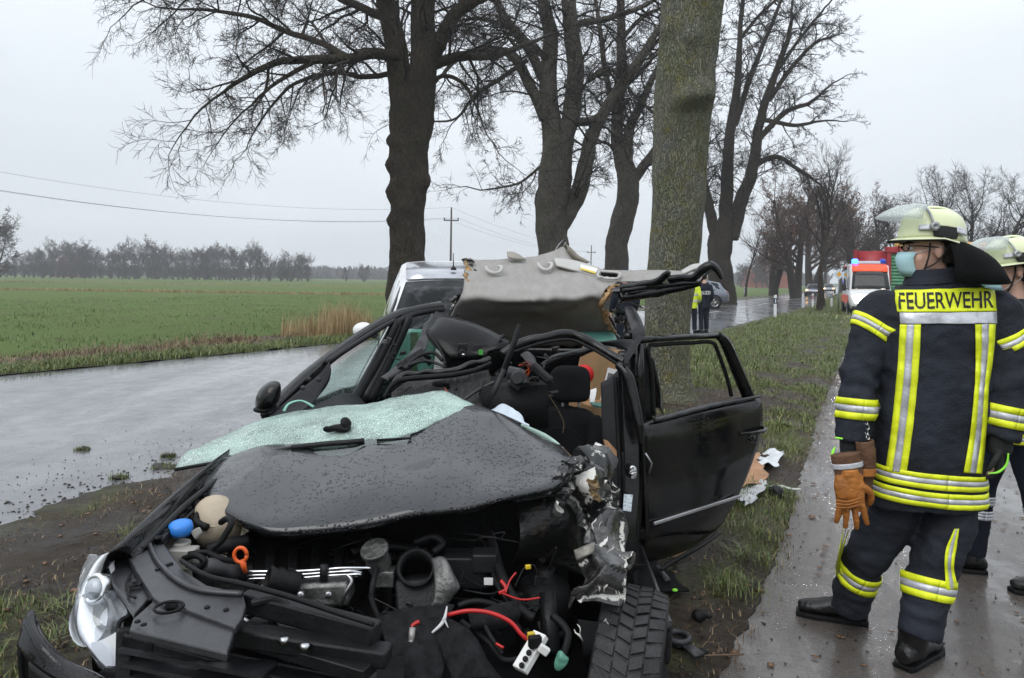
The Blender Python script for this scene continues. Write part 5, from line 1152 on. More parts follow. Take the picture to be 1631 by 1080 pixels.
for pts, r in [([(352, 832, 2.4), (362, 826, 2.36), (368, 835, 2.33), (352, 862, 2.32), (335, 878, 2.31), (352, 890, 2.3), (375, 895, 2.32)], .010),
               ([(292, 890, 2.3), (312, 885, 2.28), (325, 893, 2.27), (318, 902, 2.27), (298, 900, 2.28)], .009), ([(300, 882, 2.3), (330, 880, 2.3), (345, 895, 2.3)], .007),
               ([(330, 878, 2.4), (365, 868, 2.42), (395, 862, 2.45)], .022), ([(600, 905, 2.36), (594, 930, 2.3), (592, 955, 2.28), (603, 985, 2.26)], .009),
               ([(660, 865, 2.5), (690, 855, 2.5), (705, 866, 2.48), (690, 880, 2.45)], .012), ([(305, 800, 2.55), (318, 812, 2.5), (312, 830, 2.45), (330, 840, 2.43)], .012),
               ([(780, 850, 2.6), (800, 920, 2.4), (830, 970, 2.3), (850, 985, 2.28)], .016), ([(770, 855, 2.6), (790, 925, 2.42), (815, 965, 2.33)], .010),
               ([(730, 965, 2.3), (760, 958, 2.3), (800, 970, 2.3), (830, 1005, 2.28)], .010), ([(560, 880, 2.5), (620, 870, 2.55), (680, 880, 2.55)], .015),
               ([(640, 1000, 2.2), (652, 1045, 2.12), (662, 1075, 2.08)], .012), ([(735, 990, 2.25), (775, 1020, 2.18), (800, 1050, 2.15), (825, 1050, 2.15)], .009),
               ([(765, 982, 2.22), (782, 1015, 2.16), (800, 1042, 2.14)], .007), ([(880, 980, 2.3), (905, 1010, 2.25), (890, 1060, 2.2)], .012)]: hose(pts, r)
wp('fuse_box', join(box(W(740, 905, 2.5), (.14, .1, .10)), box(W(772, 892, 2.48), (.08, .08, .06))), BLK, bevel=.006)
wp('fuse_label', box(W(778, 926, 2.42), (.028, .003, .022)), PAPER, smooth=False)
wp('strut_tower', jitter(lathe([(.09, -.25), (.09, -.06), (.075, -.03), (.045, -.02), (.026, -.01), (.026, .01), (.001, .01)], 18, at(W(868, 915, 2.58))), .014, 9), BLKD)
wp('strut', tube(WL((872, 945, 2.4), (878, 1040, 2.3)), .028, 10), BLK)
wp('inner_wing', jitter(cgrid([WL((820, 800, 2.62), (880, 790, 2.65), (930, 800, 2.7)), WL((830, 850, 2.55), (890, 850, 2.6), (930, 860, 2.65)), WL((820, 900, 2.6), (880, 905, 2.62), (925, 915, 2.62))], 6, 6), .02, 9), MUDW, solid=.006)
for pts, r, m_ in [([(660, 1030, 2.12), (656, 1000, 2.15), (668, 990, 2.16)], .006, REDC), ([(712, 980, 2.16), (745, 973, 2.15), (780, 976, 2.14), (812, 990, 2.13), (830, 1010, 2.12), (842, 1020, 2.12)], .006, REDC),
                   ([(805, 945, 2.3), (812, 925, 2.32), (822, 912, 2.33)], .003, REDC), ([(800, 945, 2.3), (830, 955, 2.3), (860, 952, 2.31)], .003, REDC), ([(798, 925, 2.35), (806, 938, 2.33), (795, 945, 2.33)], .006, REDC),
                   ([(820, 935, 2.34), (835, 905, 2.36), (850, 900, 2.36), (856, 915, 2.36)], .002, BLK), ([(790, 1025, 2.14), (802, 1032, 2.13)], .004, REDC)]: wp('cable', stube(WL(*pts), r, 6), m_)
wp('yellow_plug', box(W(841, 903, 2.35), (.016, .012, .012), .4), mat('yellow_plastic', (.6, .42, .02), .4, var=.1), bevel=.002); wp('yellow_plug', box(W(846, 1013, 2.1), (.02, .014, .02), .3), mat('yellow_plug_plastic', (.5, .36, .03), .4, var=.2), bevel=.002)
tb = wp('terminal_block', obox(W(828, 1068, 2.06), W(862, 1010, 2.12), .045, .022), WHITEPL, bevel=.003)
for k in range(4): wp('terminal_slot', lathe([(.008, 0), (.008, .006), (.004, .006)], 10, at(lerp(W(831, 1060, 2.045), W(848, 1030, 2.075), k/3), aim((0, -1, .6)))), BLKD, tb)
wp('terminal_cap', join(box(W(852, 1022, 2.08), (.035, .02, .03), .3), box(W(863, 1036, 2.09), (.035, .02, .022), -.4)), BLKD, tb, bevel=.003)
wp('terminal_clip', box(W(866, 1035, 2.07), (.03, .015, .022), Matrix.Rotation(.6, 3, 'Y')), WHITEPL, tb, bevel=.003)
wp('green_clip', jitter(ellipsoid(W(893, 1052, 2.1), (.018, .01, .025)), .012, 40), mat('green_glass_lump', (.10, .27, .2), .3, var=.3))
# torn sound-deadening felt
wp('felt_liner', jitter(cgrid([WL((597, 985, 2.2), (640, 970, 2.22), (690, 966, 2.22), (722, 966, 2.22)), WL((612, 1020, 2.12), (650, 1000, 2.14), (690, 1000, 2.15), (715, 985, 2.18)), WL((625, 1055, 2.05), (660, 1040, 2.06), (690, 1050, 2.06), (700, 1015, 2.12)), WL((635, 1085, 2.0), (665, 1090, 1.98), (690, 1100, 1.98), (710, 1060, 2.05))], 6, 6), .012, 14), LINW, solid=.008)
wp('felt_liner', jitter(cgrid([WL((690, 1010, 2.12), (715, 985, 2.14), (745, 1000, 2.13)), WL((705, 1045, 2.07), (745, 1030, 2.06), (775, 1050, 2.08)), WL((725, 1090, 2.0), (765, 1080, 2.0), (805, 1090, 2.04))], 6, 6), .008, 12), LINW, solid=.008)
wp('felt_liner', jitter(cgrid([WL((745, 975, 2.2), (790, 962, 2.24), (826, 958, 2.26)), WL((750, 995, 2.18), (795, 985, 2.2), (826, 980, 2.24)), WL((745, 1005, 2.2), (790, 1000, 2.2), (820, 1000, 2.24))], 5, 5), .012, 14), LINW, solid=.006)
wp('torn_edge', join(stube(WL((712, 966, 2.17), (706, 990, 2.12), (688, 1008, 2.1)), [.002, .006, .003], 5), stube(WL((706, 984, 2.12), (714, 1000, 2.11)), [.005, .001], 5)), mat('white_fibre', (.45, .45, .45), .9, var=.2))
wp('cable_lug', join(tube(WL((655, 1022, 2.1), (657, 1000, 2.12)), .009, 8), tube(WL((655, 1022, 2.1), (660, 1060, 2.05)), .011, 8)), mat('pale_sleeve', (.35, .34, .32), .4, metal=.4, var=.3))
for k in range(40):    # small dark clutter of brackets and harness down in the bay
    x, y = rnd(330, 900), rnd(858, 1010); Y = np.interp(y, [850, 1020], [2.72, 2.36])
    if k % 2: hose([(x, y, Y), (x+rnd(-30, 30), y+rnd(-15, 15), Y-.02), (x+rnd(-60, 60), y+rnd(-20, 25), Y)], rnd(.004, .012))
    else: wp('bracket', box(W(x, y, Y), (rnd(.02, .07), rnd(.02, .05), rnd(.015, .06)), Matrix.Rotation(rnd(0, 3), 3, (rnd(-1, 1), rnd(-1, 1), 1))), random.choice([BLK, DIRTY, BLKD]), bevel=.003)
# ---- crushed left wing and wheel
torn('crushed_wing', rowsgrid([WL((888, 750, 2.66), (910, 740, 2.66), (936, 735, 2.7)), WL((880, 775, 2.66), (925, 765, 2.62), (962, 770, 2.68)), WL((868, 808, 2.64), (920, 800, 2.58), (978, 805, 2.66)), WL((900, 850, 2.6), (938, 845, 2.52), (976, 850, 2.6)), WL((905, 890, 2.52), (942, 885, 2.42), (980, 890, 2.52)), WL((912, 930, 2.42), (948, 925, 2.34), (986, 930, 2.44)), WL((900, 970, 2.3), (942, 965, 2.26), (984, 965, 2.36)), WL((893, 1010, 2.22), (930, 1005, 2.2), (962, 1000, 2.28))], 26, 12), .05, 4.6, 5, octv=2)
torn('crushed_wing_fold', rowsgrid([WL((895, 765, 2.6), (880, 800, 2.58), (872, 825, 2.58)), WL((915, 775, 2.56), (898, 805, 2.55), (885, 832, 2.56))], 12, 10), .018, 11, 8, octv=2)
torn('crushed_wing_fold', rowsgrid([WL((955, 768, 2.62), (972, 790, 2.6), (968, 812, 2.62)), WL((962, 762, 2.6), (982, 785, 2.58), (980, 815, 2.6))], 12, 8), .014, 12, 9, octv=2)
torn('crushed_wing_fold', rowsgrid([WL((955, 845, 2.5), (968, 890, 2.44), (980, 935, 2.38)), WL((938, 850, 2.48), (950, 895, 2.42), (960, 940, 2.36))], 14, 10), .014, 11, 12, octv=2)
torn('burnt_fibre', rowsgrid([WL((932, 768, 2.55), (946, 766, 2.55)), WL((930, 785, 2.53), (948, 788, 2.53)), WL((938, 806, 2.54), (948, 808, 2.54))], 10, 8), .016, 24, 3, m=mat('scorched_foam', (.04, .03, .02), .9, var=.5, vscale=40, col2=(.36, .25, .13), bump=1, bscale=80))
wp('crumpled_plate', jitter(cgrid([WL((915, 875, 2.42), (932, 868, 2.41), (948, 866, 2.42)), WL((918, 892, 2.4), (935, 885, 2.39), (946, 880, 2.4))], 4, 4), .006, 20), mat('dented_pale_sheet', (.2, .19, .165), .45, metal=.4, var=.4, vscale=25), solid=.003)
random.seed(77)
rag = []
for k in range(16):        # bright torn rims of the sheet metal
    x, y = rnd(878, 980), rnd(745, 1005)
    if y > 840: x = rnd(905, 985)
    Y = np.interp(y, [740, 860, 1010], [2.56, 2.42, 2.16]); a = rnd(-2.2, -.9); l = rnd(8, 26)
    p0 = W(x, y, Y); p1 = W(x+math.cos(a)*l*.5+rnd(-3, 3), y-math.sin(a)*l*.5, Y+rnd(-.02, .02)); p2 = W(x+math.cos(a)*l+rnd(-6, 6), y-math.sin(a)*l, Y+rnd(-.03, .03))
    rag.append(tube([p0, lerp(p0, p1, .5)+V(rnd(-.004, .004), 0, rnd(-.004, .004)), p1, p2], [.0008, rnd(.002, .006), rnd(.001, .004), .0008], 4, flat=.35))
tag(wp('torn_rims', join(*rag), mat('bare_torn_edge', (.55, .54, .5), .45, var=.3)), kind='stuff')
# wheel, tread showing
wc_ = V(.375, 2.42, .285); Rw = Matrix.Rotation(math.radians(-14), 3, 'Z') @ Matrix.Rotation(math.radians(6), 3, 'Y'); R0 = .315; wt_ = .205
Mw = at(wc_, Rw @ Matrix.Rotation(math.pi/2, 3, 'Y'))
prof = [(R0*.62, -wt_*.42), (R0*.80, -wt_*.5), (R0*.93, -wt_*.49), (R0*.965, -wt_*.42), (R0*.975, 0), (R0*.965, wt_*.42), (R0*.93, wt_*.49), (R0*.80, wt_*.5), (R0*.62, wt_*.42)]
tw_ = wp('front_wheel', lathe(prof, 48, Mw, cap=False), RUBBER)
wp('rim', join(lathe([(R0*.62, -wt_*.4), (R0*.55, -wt_*.2), (R0*.55, wt_*.3), (R0*.62, wt_*.42)], 32, Mw, cap=False), lathe([(R0*.56, wt_*.2), (R0*.2, wt_*.3), (.001, wt_*.32)], 24, Mw, cap=False)), STEEL, tw_)
tr_ = []
for k in range(44):
    a0 = 2*math.pi*k/44
    for (z0, z1, sk) in ((-.46, -.20, .09), (-.17, .02, .09), (.05, .22, -.09), (.25, .46, -.09)):
        q = []
        for rr in (R0*.955, R0*1.002):
            for (z, da) in ((z0, 0), (z1, sk*.55)):
                for d in (-.052, .052):
                    r_ = rr-(.012 if abs(z) > .4 else 0); a = a0+d+da; q.append(Mw @ V(r_*math.cos(a), r_*math.sin(a), z*wt_))
        tr_.append((q, [(4, 5, 7, 6), (0, 1, 5, 4), (2, 6, 7, 3), (0, 4, 6, 2), (1, 3, 7, 5)]))
tag(wp('tread_blocks', join(*tr_), RUBBER, tw_, smooth=False), kind='stuff')
wp('brake_disc', lathe([(.001, -.02), (.14, -.02), (.14, .02), (.001, .02)], 24, at(wc_, Rw @ Matrix.Rotation(math.pi/2, 3, 'Y'))), STEEL, tw_)
wp('wheel_liner', jitter(grid([[wc_+V(-.16+.12*j, .05-math.cos(a)*.36, math.sin(a)*.36+.0) for j in range(3)] for a in np.linspace(1.9, 3.0, 8)]), .02, 6), BLKD, solid=.006)
wp('sill', jitter(obox(V(.6, 4.75, .30), V(.52, 2.75, .28), .14, .16), .015, 5), PAINT, bevel=.02)
# ---- right pillar, roof rail, mirror, windows
pil = WL((424, 662, 3.5), (462, 624, 3.72), (500, 590, 3.95), (560, 545, 4.35), (620, 508, 4.75), (660, 494, 4.98), (702, 487, 5.2))
wp('windscreen_pillar', stube(pil, [.030, .034, .034, .032, .032, .03, .03], 10, 6), PAINT)
wp('pillar_cover', cgrid([WL((428, 664, 3.46), (470, 628, 3.68), (510, 595, 3.9), (525, 575, 3.97)), WL((440, 668, 3.46), (482, 640, 3.66), (518, 608, 3.87), (527, 590, 3.94)), WL((462, 668, 3.46), (495, 645, 3.66), (516, 620, 3.84), (524, 606, 3.92))], 5, 4), BLK, solid=.006)
for x, y, Y in ((482, 618, 3.64), (492, 604, 3.72), (508, 605, 3.8)): wp('trim_clip', ellipsoid(W(x, y, Y), (.012, .008, .012)), GREYPL)
wp('door_frame', join(stube(WL((520, 578, 4.0), (570, 545, 4.33), (618, 516, 4.65), (632, 512, 4.72)), .016, 8), stube(WL((632, 512, 4.72), (600, 575, 4.55), (563, 640, 4.38)), [.03, .032, .03], 8), stube(WL((652, 505, 4.85), (625, 560, 4.72), (585, 640, 4.5)), [.028, .035, .04], 8), stube(WL((630, 515, 4.75), (660, 500, 4.95), (705, 492, 5.2)), .024, 8)), BLK, dr)
wp('window_glass', cgrid([WL((455, 668, 3.6), (520, 650, 4.0), (560, 632, 4.37)), WL((500, 625, 3.8), (545, 600, 4.15), (585, 580, 4.46)), WL((535, 582, 4.05), (580, 552, 4.35), (617, 522, 4.62))], 4, 4), WINDOW, dr, solid=.004)
wp('rear_side_window', cgrid([WL((596, 640, 4.7), (650, 615, 4.95), (690, 590, 5.15)), WL((610, 590, 4.75), (655, 570, 4.98), (695, 545, 5.18)), WL((636, 535, 4.85), (668, 515, 5.05), (702, 495, 5.22))], 4, 4), glass_thin('tinted_teal_glass', (.36, .58, .53), .06, .3, .02), solid=.004)
wp('door_panel', cgrid([WL((470, 668, 3.5), (505, 645, 3.75), (540, 630, 4.05), (565, 628, 4.3)), WL((490, 690, 3.5), (520, 665, 3.72), (560, 648, 4.0), (580, 645, 4.25)), WL((500, 730, 3.5), (540, 700, 3.7), (590, 680, 3.95), (600, 670, 4.2))], 5, 5), mat('door_trim', (.018, .019, .02), .5, var=.2), dr, solid=.02)
_mo = spl([V(*q, 0) for q in ((447, 613), (440, 607), (427, 609), (415, 619), (408, 633), (407, 647), (413, 655), (426, 652), (439, 645), (446, 632))], 3, True); _mc = V(428, 632, 0)
_mr = loft([[W(lerp(_mc.x, q.x, k_), lerp(_mc.y, q.y, k_), Y) for q in _mo] for k_, Y in ((.05, 3.44), (.5, 3.447), (.82, 3.47), (1, 3.51), (1.02, 3.56), (.97, 3.59), (.85, 3.592))])
mi = wp('side_mirror', ([p+V(.0, 0, -.012*max(0, (p.z-1.0))) for p in _mr[0]], _mr[1]), PAINT)
wp('mirror_base', jitter(ellipsoid(W(421, 652, 3.52), (.05, .05, .018)), .004, 20), BLKD, mi); wp('mirror_foot', tube(WL((432, 650, 3.52), (448, 656, 3.56)), .02, 8), BLKD, mi)
wp('window_shard', stube(WL((452, 655, 3.4), (460, 643, 3.42), (480, 638, 3.44), (500, 648, 3.44)), [.01, .008, .006, .012], 6, flat=.3), mat('mint_plastic', (.2, .45, .36), .35, var=.2))
# ---- dash, bulkhead and broken trim
wp('instrument_panel', cgrid([WL((694, 497, 4.1), (740, 511, 4.0), (780, 527, 3.95), (812, 545, 3.85)), WL((683, 518, 4.0), (725, 522, 3.92), (772, 540, 3.88), (800, 556, 3.8)), WL((678, 532, 3.92), (715, 548, 3.84), (760, 553, 3.85), (778, 560, 3.8)), WL((690, 548, 3.9), (718, 572, 3.78), (755, 570, 3.82), (775, 572, 3.8))], 2, 2), mat('smooth_black_dash', (.005, .005, .0055), .22, var=.25, spec=.22), solid=.012)
wp('dash_cavity', box(W(748, 565, 3.86), (.19, .06, .10)), BLKD); wp('camera_unit', join(box(W(737, 553, 3.78), (.045, .03, .035)), lathe([(.018, 0), (.018, .03), (.012, .034), (.001, .03)], 14, at(W(737, 562, 3.78), aim((0, -1, .1))))), BLK, bevel=.003)
wp('lens_tip', ellipsoid(W(738, 565, 3.74), (.008, .006, .006)), CHROME); wp('green_tab', box(W(766, 561, 3.8), (.022, .006, .025)), mat('green_tab', (.06, .3, .06), .4, var=.1), smooth=False)
wp('bulkhead_beam', jitter(stube(WL((618, 622, 3.5), (630, 606, 3.52), (650, 597, 3.56), (717, 589, 3.6), (750, 580, 3.62), (780, 572, 3.66)), [.014, .022, .026, .028, .030, .024], 10, 8, flat=.55), .012, 20), MUDW)
wp('bulkhead_seal', stube(WL((612, 634, 3.42), (624, 614, 3.44), (645, 604, 3.47), (715, 598, 3.5), (755, 590, 3.54), (782, 578, 3.58)), [.008, .012, .013, .012, .008], 8), BLKD)
wp('scuttle_panel', jitter(cgrid([WL((622, 625, 3.5), (650, 607, 3.54), (715, 601, 3.56), (778, 590, 3.6)), WL((625, 645, 3.46), (670, 630, 3.5), (725, 625, 3.52), (785, 620, 3.56)), WL((640, 660, 3.44), (690, 650, 3.46), (740, 650, 3.48), (800, 655, 3.5))], 6, 6), .012, 10), MUDW, solid=.008)
wp('scuttle_hole', ellipsoid(W(700, 612, 3.53), (.035, .012, .018)), BLKD); wp('red_shard', stube(WL((708, 618, 3.5), (716, 628, 3.48), (722, 634, 3.47)), [.004, .008, .003], 5, flat=.4), mat('rusty_red_shard', (.3, .06, .03), .6, var=.3))
wp('trim_strip', stube(WL((735, 640, 3.45), (760, 622, 3.48), (788, 608, 3.5)), .008, 6), GREYPL)
wp('pillar_trim', jitter(cgrid([WL((690, 500, 4.35), (676, 520, 4.25), (662, 550, 4.1), (630, 585, 3.95), (608, 600, 3.9)), WL((698, 505, 4.28), (686, 530, 4.2), (676, 560, 4.05), (650, 592, 3.9), (618, 608, 3.85))], 6, 6), .012, 16), GREYPL, solid=.008)
for pts, r in [([(640, 590, 3.75), (665, 568, 3.8), (690, 562, 3.82), (705, 575, 3.8)], .009), ([(620, 604, 3.7), (650, 585, 3.75), (672, 572, 3.8), (685, 580, 3.78)], .012), ([(650, 582, 3.72), (680, 575, 3.75), (710, 585, 3.72)], .008), ([(680, 530, 3.85), (695, 548, 3.82), (705, 565, 3.8), (710, 580, 3.78)], .006)]: hose(pts, r, BLK, 'harness')
for k in range(3): wp('vent_block', box(W(640+14*k, 580-9*k, 3.82), (.05, .03, .035), Matrix.Rotation(-.6, 3, 'Y')), GREYPL, bevel=.004)
wp('light_clip', box(W(692, 511, 4.2), (.03, .02, .05), Matrix.Rotation(.4, 3, 'Y')), LINERP, bevel=.004)
bent = stube(WL((800, 566, 3.7), (820, 551, 3.72), (861, 539, 3.74), (906, 533, 3.76), (934, 543, 3.74), (963, 559, 3.7), (996, 580, 3.62)), [.026, .024, .024, .026, .026, .024, .022], 10, 6)
wp('bent_rail', jitter(bent, .008, 12), PAINT); wp('bent_rail_seal', stube(WL((815, 562, 3.66), (861, 547, 3.68), (906, 541, 3.7), (934, 551, 3.68), (963, 567, 3.64), (992, 586, 3.58)), .008, 6), BLKD)
wp('cross_strut', jitter(stube(WL((863, 583, 3.8), (882, 573, 3.82), (901, 566, 3.84), (922, 562, 3.86), (944, 555, 3.9)), [.016, .02, .018, .02, .016], 8), .008, 16), PAINT)
wp('steering_bracket', jitter(cgrid([WL((828, 566, 3.55), (838, 562, 3.56), (848, 568, 3.58)), WL((845, 585, 3.5), (855, 582, 3.5), (862, 590, 3.52)), WL((862, 605, 3.46), (872, 602, 3.48), (880, 612, 3.5))], 5, 5), .012, 16), GREYPL, solid=.015)
wp('mirror_backing', jitter(obox(W(846, 580, 3.46), W(876, 608, 3.44), .06, .035), .006, 14), BLK, bevel=.01)
wp('steering_column', jitter(join(tube(WL((812, 592, 3.52), (828, 598, 3.46), (838, 612, 3.42)), [.03, .036, .02], 8), box(W(820, 612, 3.47), (.06, .05, .03), Matrix.Rotation(.7, 3, 'Y')), box(W(828, 606, 3.43), (.05, .03, .02), Matrix.Rotation(-.5, 3, 'Y')), lathe([(.03, 0), (.034, .01), (.026, .02)], 14, at(W(822, 603, 3.42), aim((.3, -1, .4))))), .012, 26), GREYPL, bevel=.004)
for k in range(7): wp('loose_wire', stube([W(828+rnd(-4, 4), 580+rnd(-3, 3), 3.46), W(838+rnd(-4, 6), 576+rnd(-3, 8), 3.44), W(846+rnd(-6, 6), 588+rnd(-4, 6), 3.44), W(834+rnd(-8, 8), 600+rnd(-4, 10), 3.45)], .0013, 4), ORNG if k % 2 else BLK)
wp('loose_wire', stube(WL((846, 600, 3.5), (872, 628, 3.5), (890, 655, 3.5), (898, 675, 3.5), (896, 690, 3.48)), .0018, 4), mat('straw', (.12, .09, .05), .8))
for k in range(5): wp('broken_rod', tube(WL((828+6*k, 622+2*k, 3.6), (852+9*k, 652-7*k, 3.7)), .008, 6), GREYPL)
wp('dash_underside', jitter(box(W(820, 640, 3.62), (.30, .30, .2)), .02, 6), BLKD)
wp('airbag_cloth', jitter(cgrid([WL((780, 652, 3.22), (795, 645, 3.24), (812, 649, 3.24), (832, 664, 3.2)), WL((778, 660, 3.18), (796, 658, 3.18), (815, 662, 3.18), (838, 672, 3.16)), WL((785, 668, 3.16), (800, 668, 3.16), (820, 672, 3.15), (845, 682, 3.12))], 6, 5), .012, 22), mat('pale_blue_cloth', (.5, .56, .62), .8, var=.1), solid=.002)
random.seed(5)
for k in range(60):      # splintered trim, foam and wires where the cabin was pushed in
    x, y = rnd(615, 880), rnd(535, 655); Y = np.interp(y, [530, 655], [3.95, 3.45])+rnd(-.08, .05)
    if 640 < x < 790 and y < 560: continue
    a = rnd(0, 6.28); l = rnd(5, 18); p0 = W(x, y, Y)
    if k % 3 == 0: wp('loose_wire', stube([p0, W(x+rnd(-15, 15), y+rnd(-10, 10), Y-.03), W(x+rnd(-30, 30), y+rnd(-18, 18), Y)], rnd(.0012, .004), 5), random.choice([BLK, BLKD, GREYPL, GREYPL]))
    else: wp('trim_shard', jitter(prism([p0, W(x+math.cos(a)*l, y+math.sin(a)*l, Y+rnd(-.04, .04)), W(x+math.cos(a+.6)*l*.8, y+math.sin(a+.6)*l*.8, Y+rnd(-.04, .04)), W(x+math.cos(a+1.5)*l*.4, y+math.sin(a+1.5)*l*.4, Y)], (0, .008, .004)), .004, 30), random.choice([BLK, GREYPL, MUDW, PAINT]), smooth=False)
for k in range(46):      # harness and hoses in the engine bay
    x, y = rnd(300, 890), rnd(860, 1000); Y = np.interp(y, [850, 1010], [2.62, 2.24])
    wp('harness', stube([W(x, y, Y), W(x+rnd(-22, 22), y+rnd(-16, 16), Y-.02), W(x+rnd(-45, 45), y+rnd(-22, 22), Y-.01), W(x+rnd(-60, 60), y+rnd(-25, 25), Y+.02)], rnd(.0014, .0042), 5), random.choice([BLK, BLKD, GREYPL, DIRTY]))
# ---- seat
def cushion(c, s, R=None, rr=.35, seed=0):
    v, f = ellipsoid((0, 0, 0), (1, 1, 1), None, 28, 18); out = []
    for p in v:
        q = V(*[math.copysign(abs(a)**rr, a) if abs(a) > 1e-6 else 0 for a in p]); q = q/max(1, 1)
        q = V(q.x*s[0], q.y*s[1], q.z*s[2]); q += noise.noise_vector(q*6+V(seed, 0, 0))*.006
        out.append((R @ q if R is not None else q)+Vector(c))
    return out, f
Rs = Matrix.Rotation(math.radians(-10), 3, 'X'); Rs = Matrix.Rotation(math.radians(8), 3, 'Z') @ Rs
seat = wp('seat', cushion(W(897, 745, 3.95)+V(0, .02, 0), (.215, .065, .31), Rs, .55), FABRIC)
wp('seat_bolster', join(cushion(W(845, 740, 3.9), (.05, .06, .25), Rs, .6), cushion(W(950, 740, 3.88), (.05, .06, .25), Rs, .6)), FABRIC, seat)
wp('headrest', cushion(W(908, 612, 4.02), (.105, .05, .095), Rs, .5), FABRIC, seat)
wp('headrest_post', join(tube([W(896, 630, 4.02), W(896, 660, 4.0)], .007, 8), tube([W(922, 630, 4.02), W(922, 660, 4.0)], .007, 8)), STEEL, seat)
wp('seat_base', cushion(V(.22, 3.5, .42), (.24, .26, .08), None, .5), FABRIC, seat); wp('seat_seam', stube(WL((858, 695, 3.83), (880, 683, 3.83), (905, 684, 3.83), (925, 700, 3.83), (930, 740, 3.82)), .004, 5), BLKD, seat)
wp('rear_bench', cushion(V(-.15, 5.0, .6), (.65, .1, .34), None, .45), FABRIC)
# ---- left pillar
wp('door_pillar', jitter(loft([[p+V(-.04, -.03, 0), p+V(.05, -.03, 0), p+V(.07, .05, 0), p+V(-.03, .06, 0)] for p in spl(WL((996, 560, 3.75), (1000, 620, 3.72), (1003, 700, 3.66), (1002, 780, 3.62), (996, 860, 3.58), (985, 950, 3.55)), 5)]), .004, 6), PAINT, bevel=.012)
wp('pillar_strip', stube(WL((983, 580, 3.6), (999, 598, 3.58), (1011, 643, 3.55), (1017, 680, 3.53), (1021, 706, 3.53)), [.016, .03, .026, .024, .012], 10), PAINT)
for pts, r in [([(1016, 545, 3.8), (1020, 600, 3.74), (1024, 660, 3.7), (1024, 720, 3.66), (1020, 800, 3.62), (1012, 880, 3.58)], .012), ([(1003, 550, 3.86), (1010, 580, 3.8), (1016, 640, 3.72)], .014), ([(980, 600, 3.7), (984, 680, 3.66), (987, 760, 3.6), (984, 850, 3.56), (978, 920, 3.5)], .011), ([(992, 720, 3.55), (994, 800, 3.52), (988, 880, 3.5)], .006)]: wp('door_seal', stube(WL(*pts), r, 8), BLKD)
wp('pillar_trim', cgrid([WL((958, 610, 3.85), (975, 600, 3.8), (985, 590, 3.74)), WL((960, 680, 3.82), (976, 680, 3.76), (988, 680, 3.7)), WL((962, 760, 3.78), (976, 760, 3.72), (988, 760, 3.64)), WL((962, 860, 3.74), (974, 860, 3.68), (984, 860, 3.6))], 4, 5), mat('dark_grey_trim', (.03, .031, .034), .6, var=.2), solid=.012)
st_ = wp('striker_plate', ellipsoid(W(1008, 753, 3.535), (.021, .006, .033)), CHROME); wp('striker_loop', tube(WL((1001, 755, 3.525), (1003, 755, 3.505), (1013, 753, 3.505), (1015, 753, 3.525)), .004, 6), CHROME, st_)
wp('striker_screw', join(ellipsoid(W(1008, 745, 3.525), (.006, .004, .006)), ellipsoid(W(1007, 762, 3.525), (.006, .004, .006))), STEEL, st_)
wp('pillar_sticker', ([W(994, 787, 3.505), W(1008, 788, 3.512), W(1005, 815, 3.50), W(992, 813, 3.493)], [(0, 1, 2, 3)]), mat('printed_sticker', (.30, .40, .5), .5, var=.6, vscale=90, col2=(.7, .76, .8), contrast=(.42, .5)), smooth=False, solid=.002)
wp('mirror_flag', prism(WL((994, 582, 3.55), (1003, 572, 3.55), (1026, 536, 3.6), (1018, 534, 3.62), (1008, 545, 3.62), (995, 566, 3.58)), (0, .02, 0)), BLK, smooth=False, bevel=.004)
wp('frame_sheet', cgrid([WL((952, 545, 3.82), (985, 541, 3.78), (1014, 541, 3.7)), WL((965, 550, 3.82), (990, 555, 3.76), (1004, 565, 3.66))], 4, 3), BLK, solid=.006)
wp('rear_pillar', cgrid([WL((995, 492, 4.3), (1003, 490, 4.3), (1012, 500, 4.3)), WL((1000, 510, 4.25), (1010, 506, 4.25), (1020, 516, 4.25)), WL((1006, 530, 4.2), (1016, 525, 4.2), (1026, 535, 4.2)), WL((1010, 560, 4.2), (1020, 555, 4.2), (1030, 562, 4.2))], 4, 4), GREYPL, solid=.03)
wp('rear_pillar', stube(WL((1000, 530, 4.25), (1010, 575, 4.3), (1022, 640, 4.3)), [.03, .035, .04], 10), PAINT)
wp('quarter_bulge', cgrid([WL((1030, 560, 4.55), (1040, 570, 4.5), (1044, 590, 4.6)), WL((1036, 600, 4.55), (1048, 610, 4.48), (1054, 625, 4.6)), WL((1036, 650, 4.55), (1050, 650, 4.48), (1056, 660, 4.6))], 5, 5), PAINT, solid=.01)
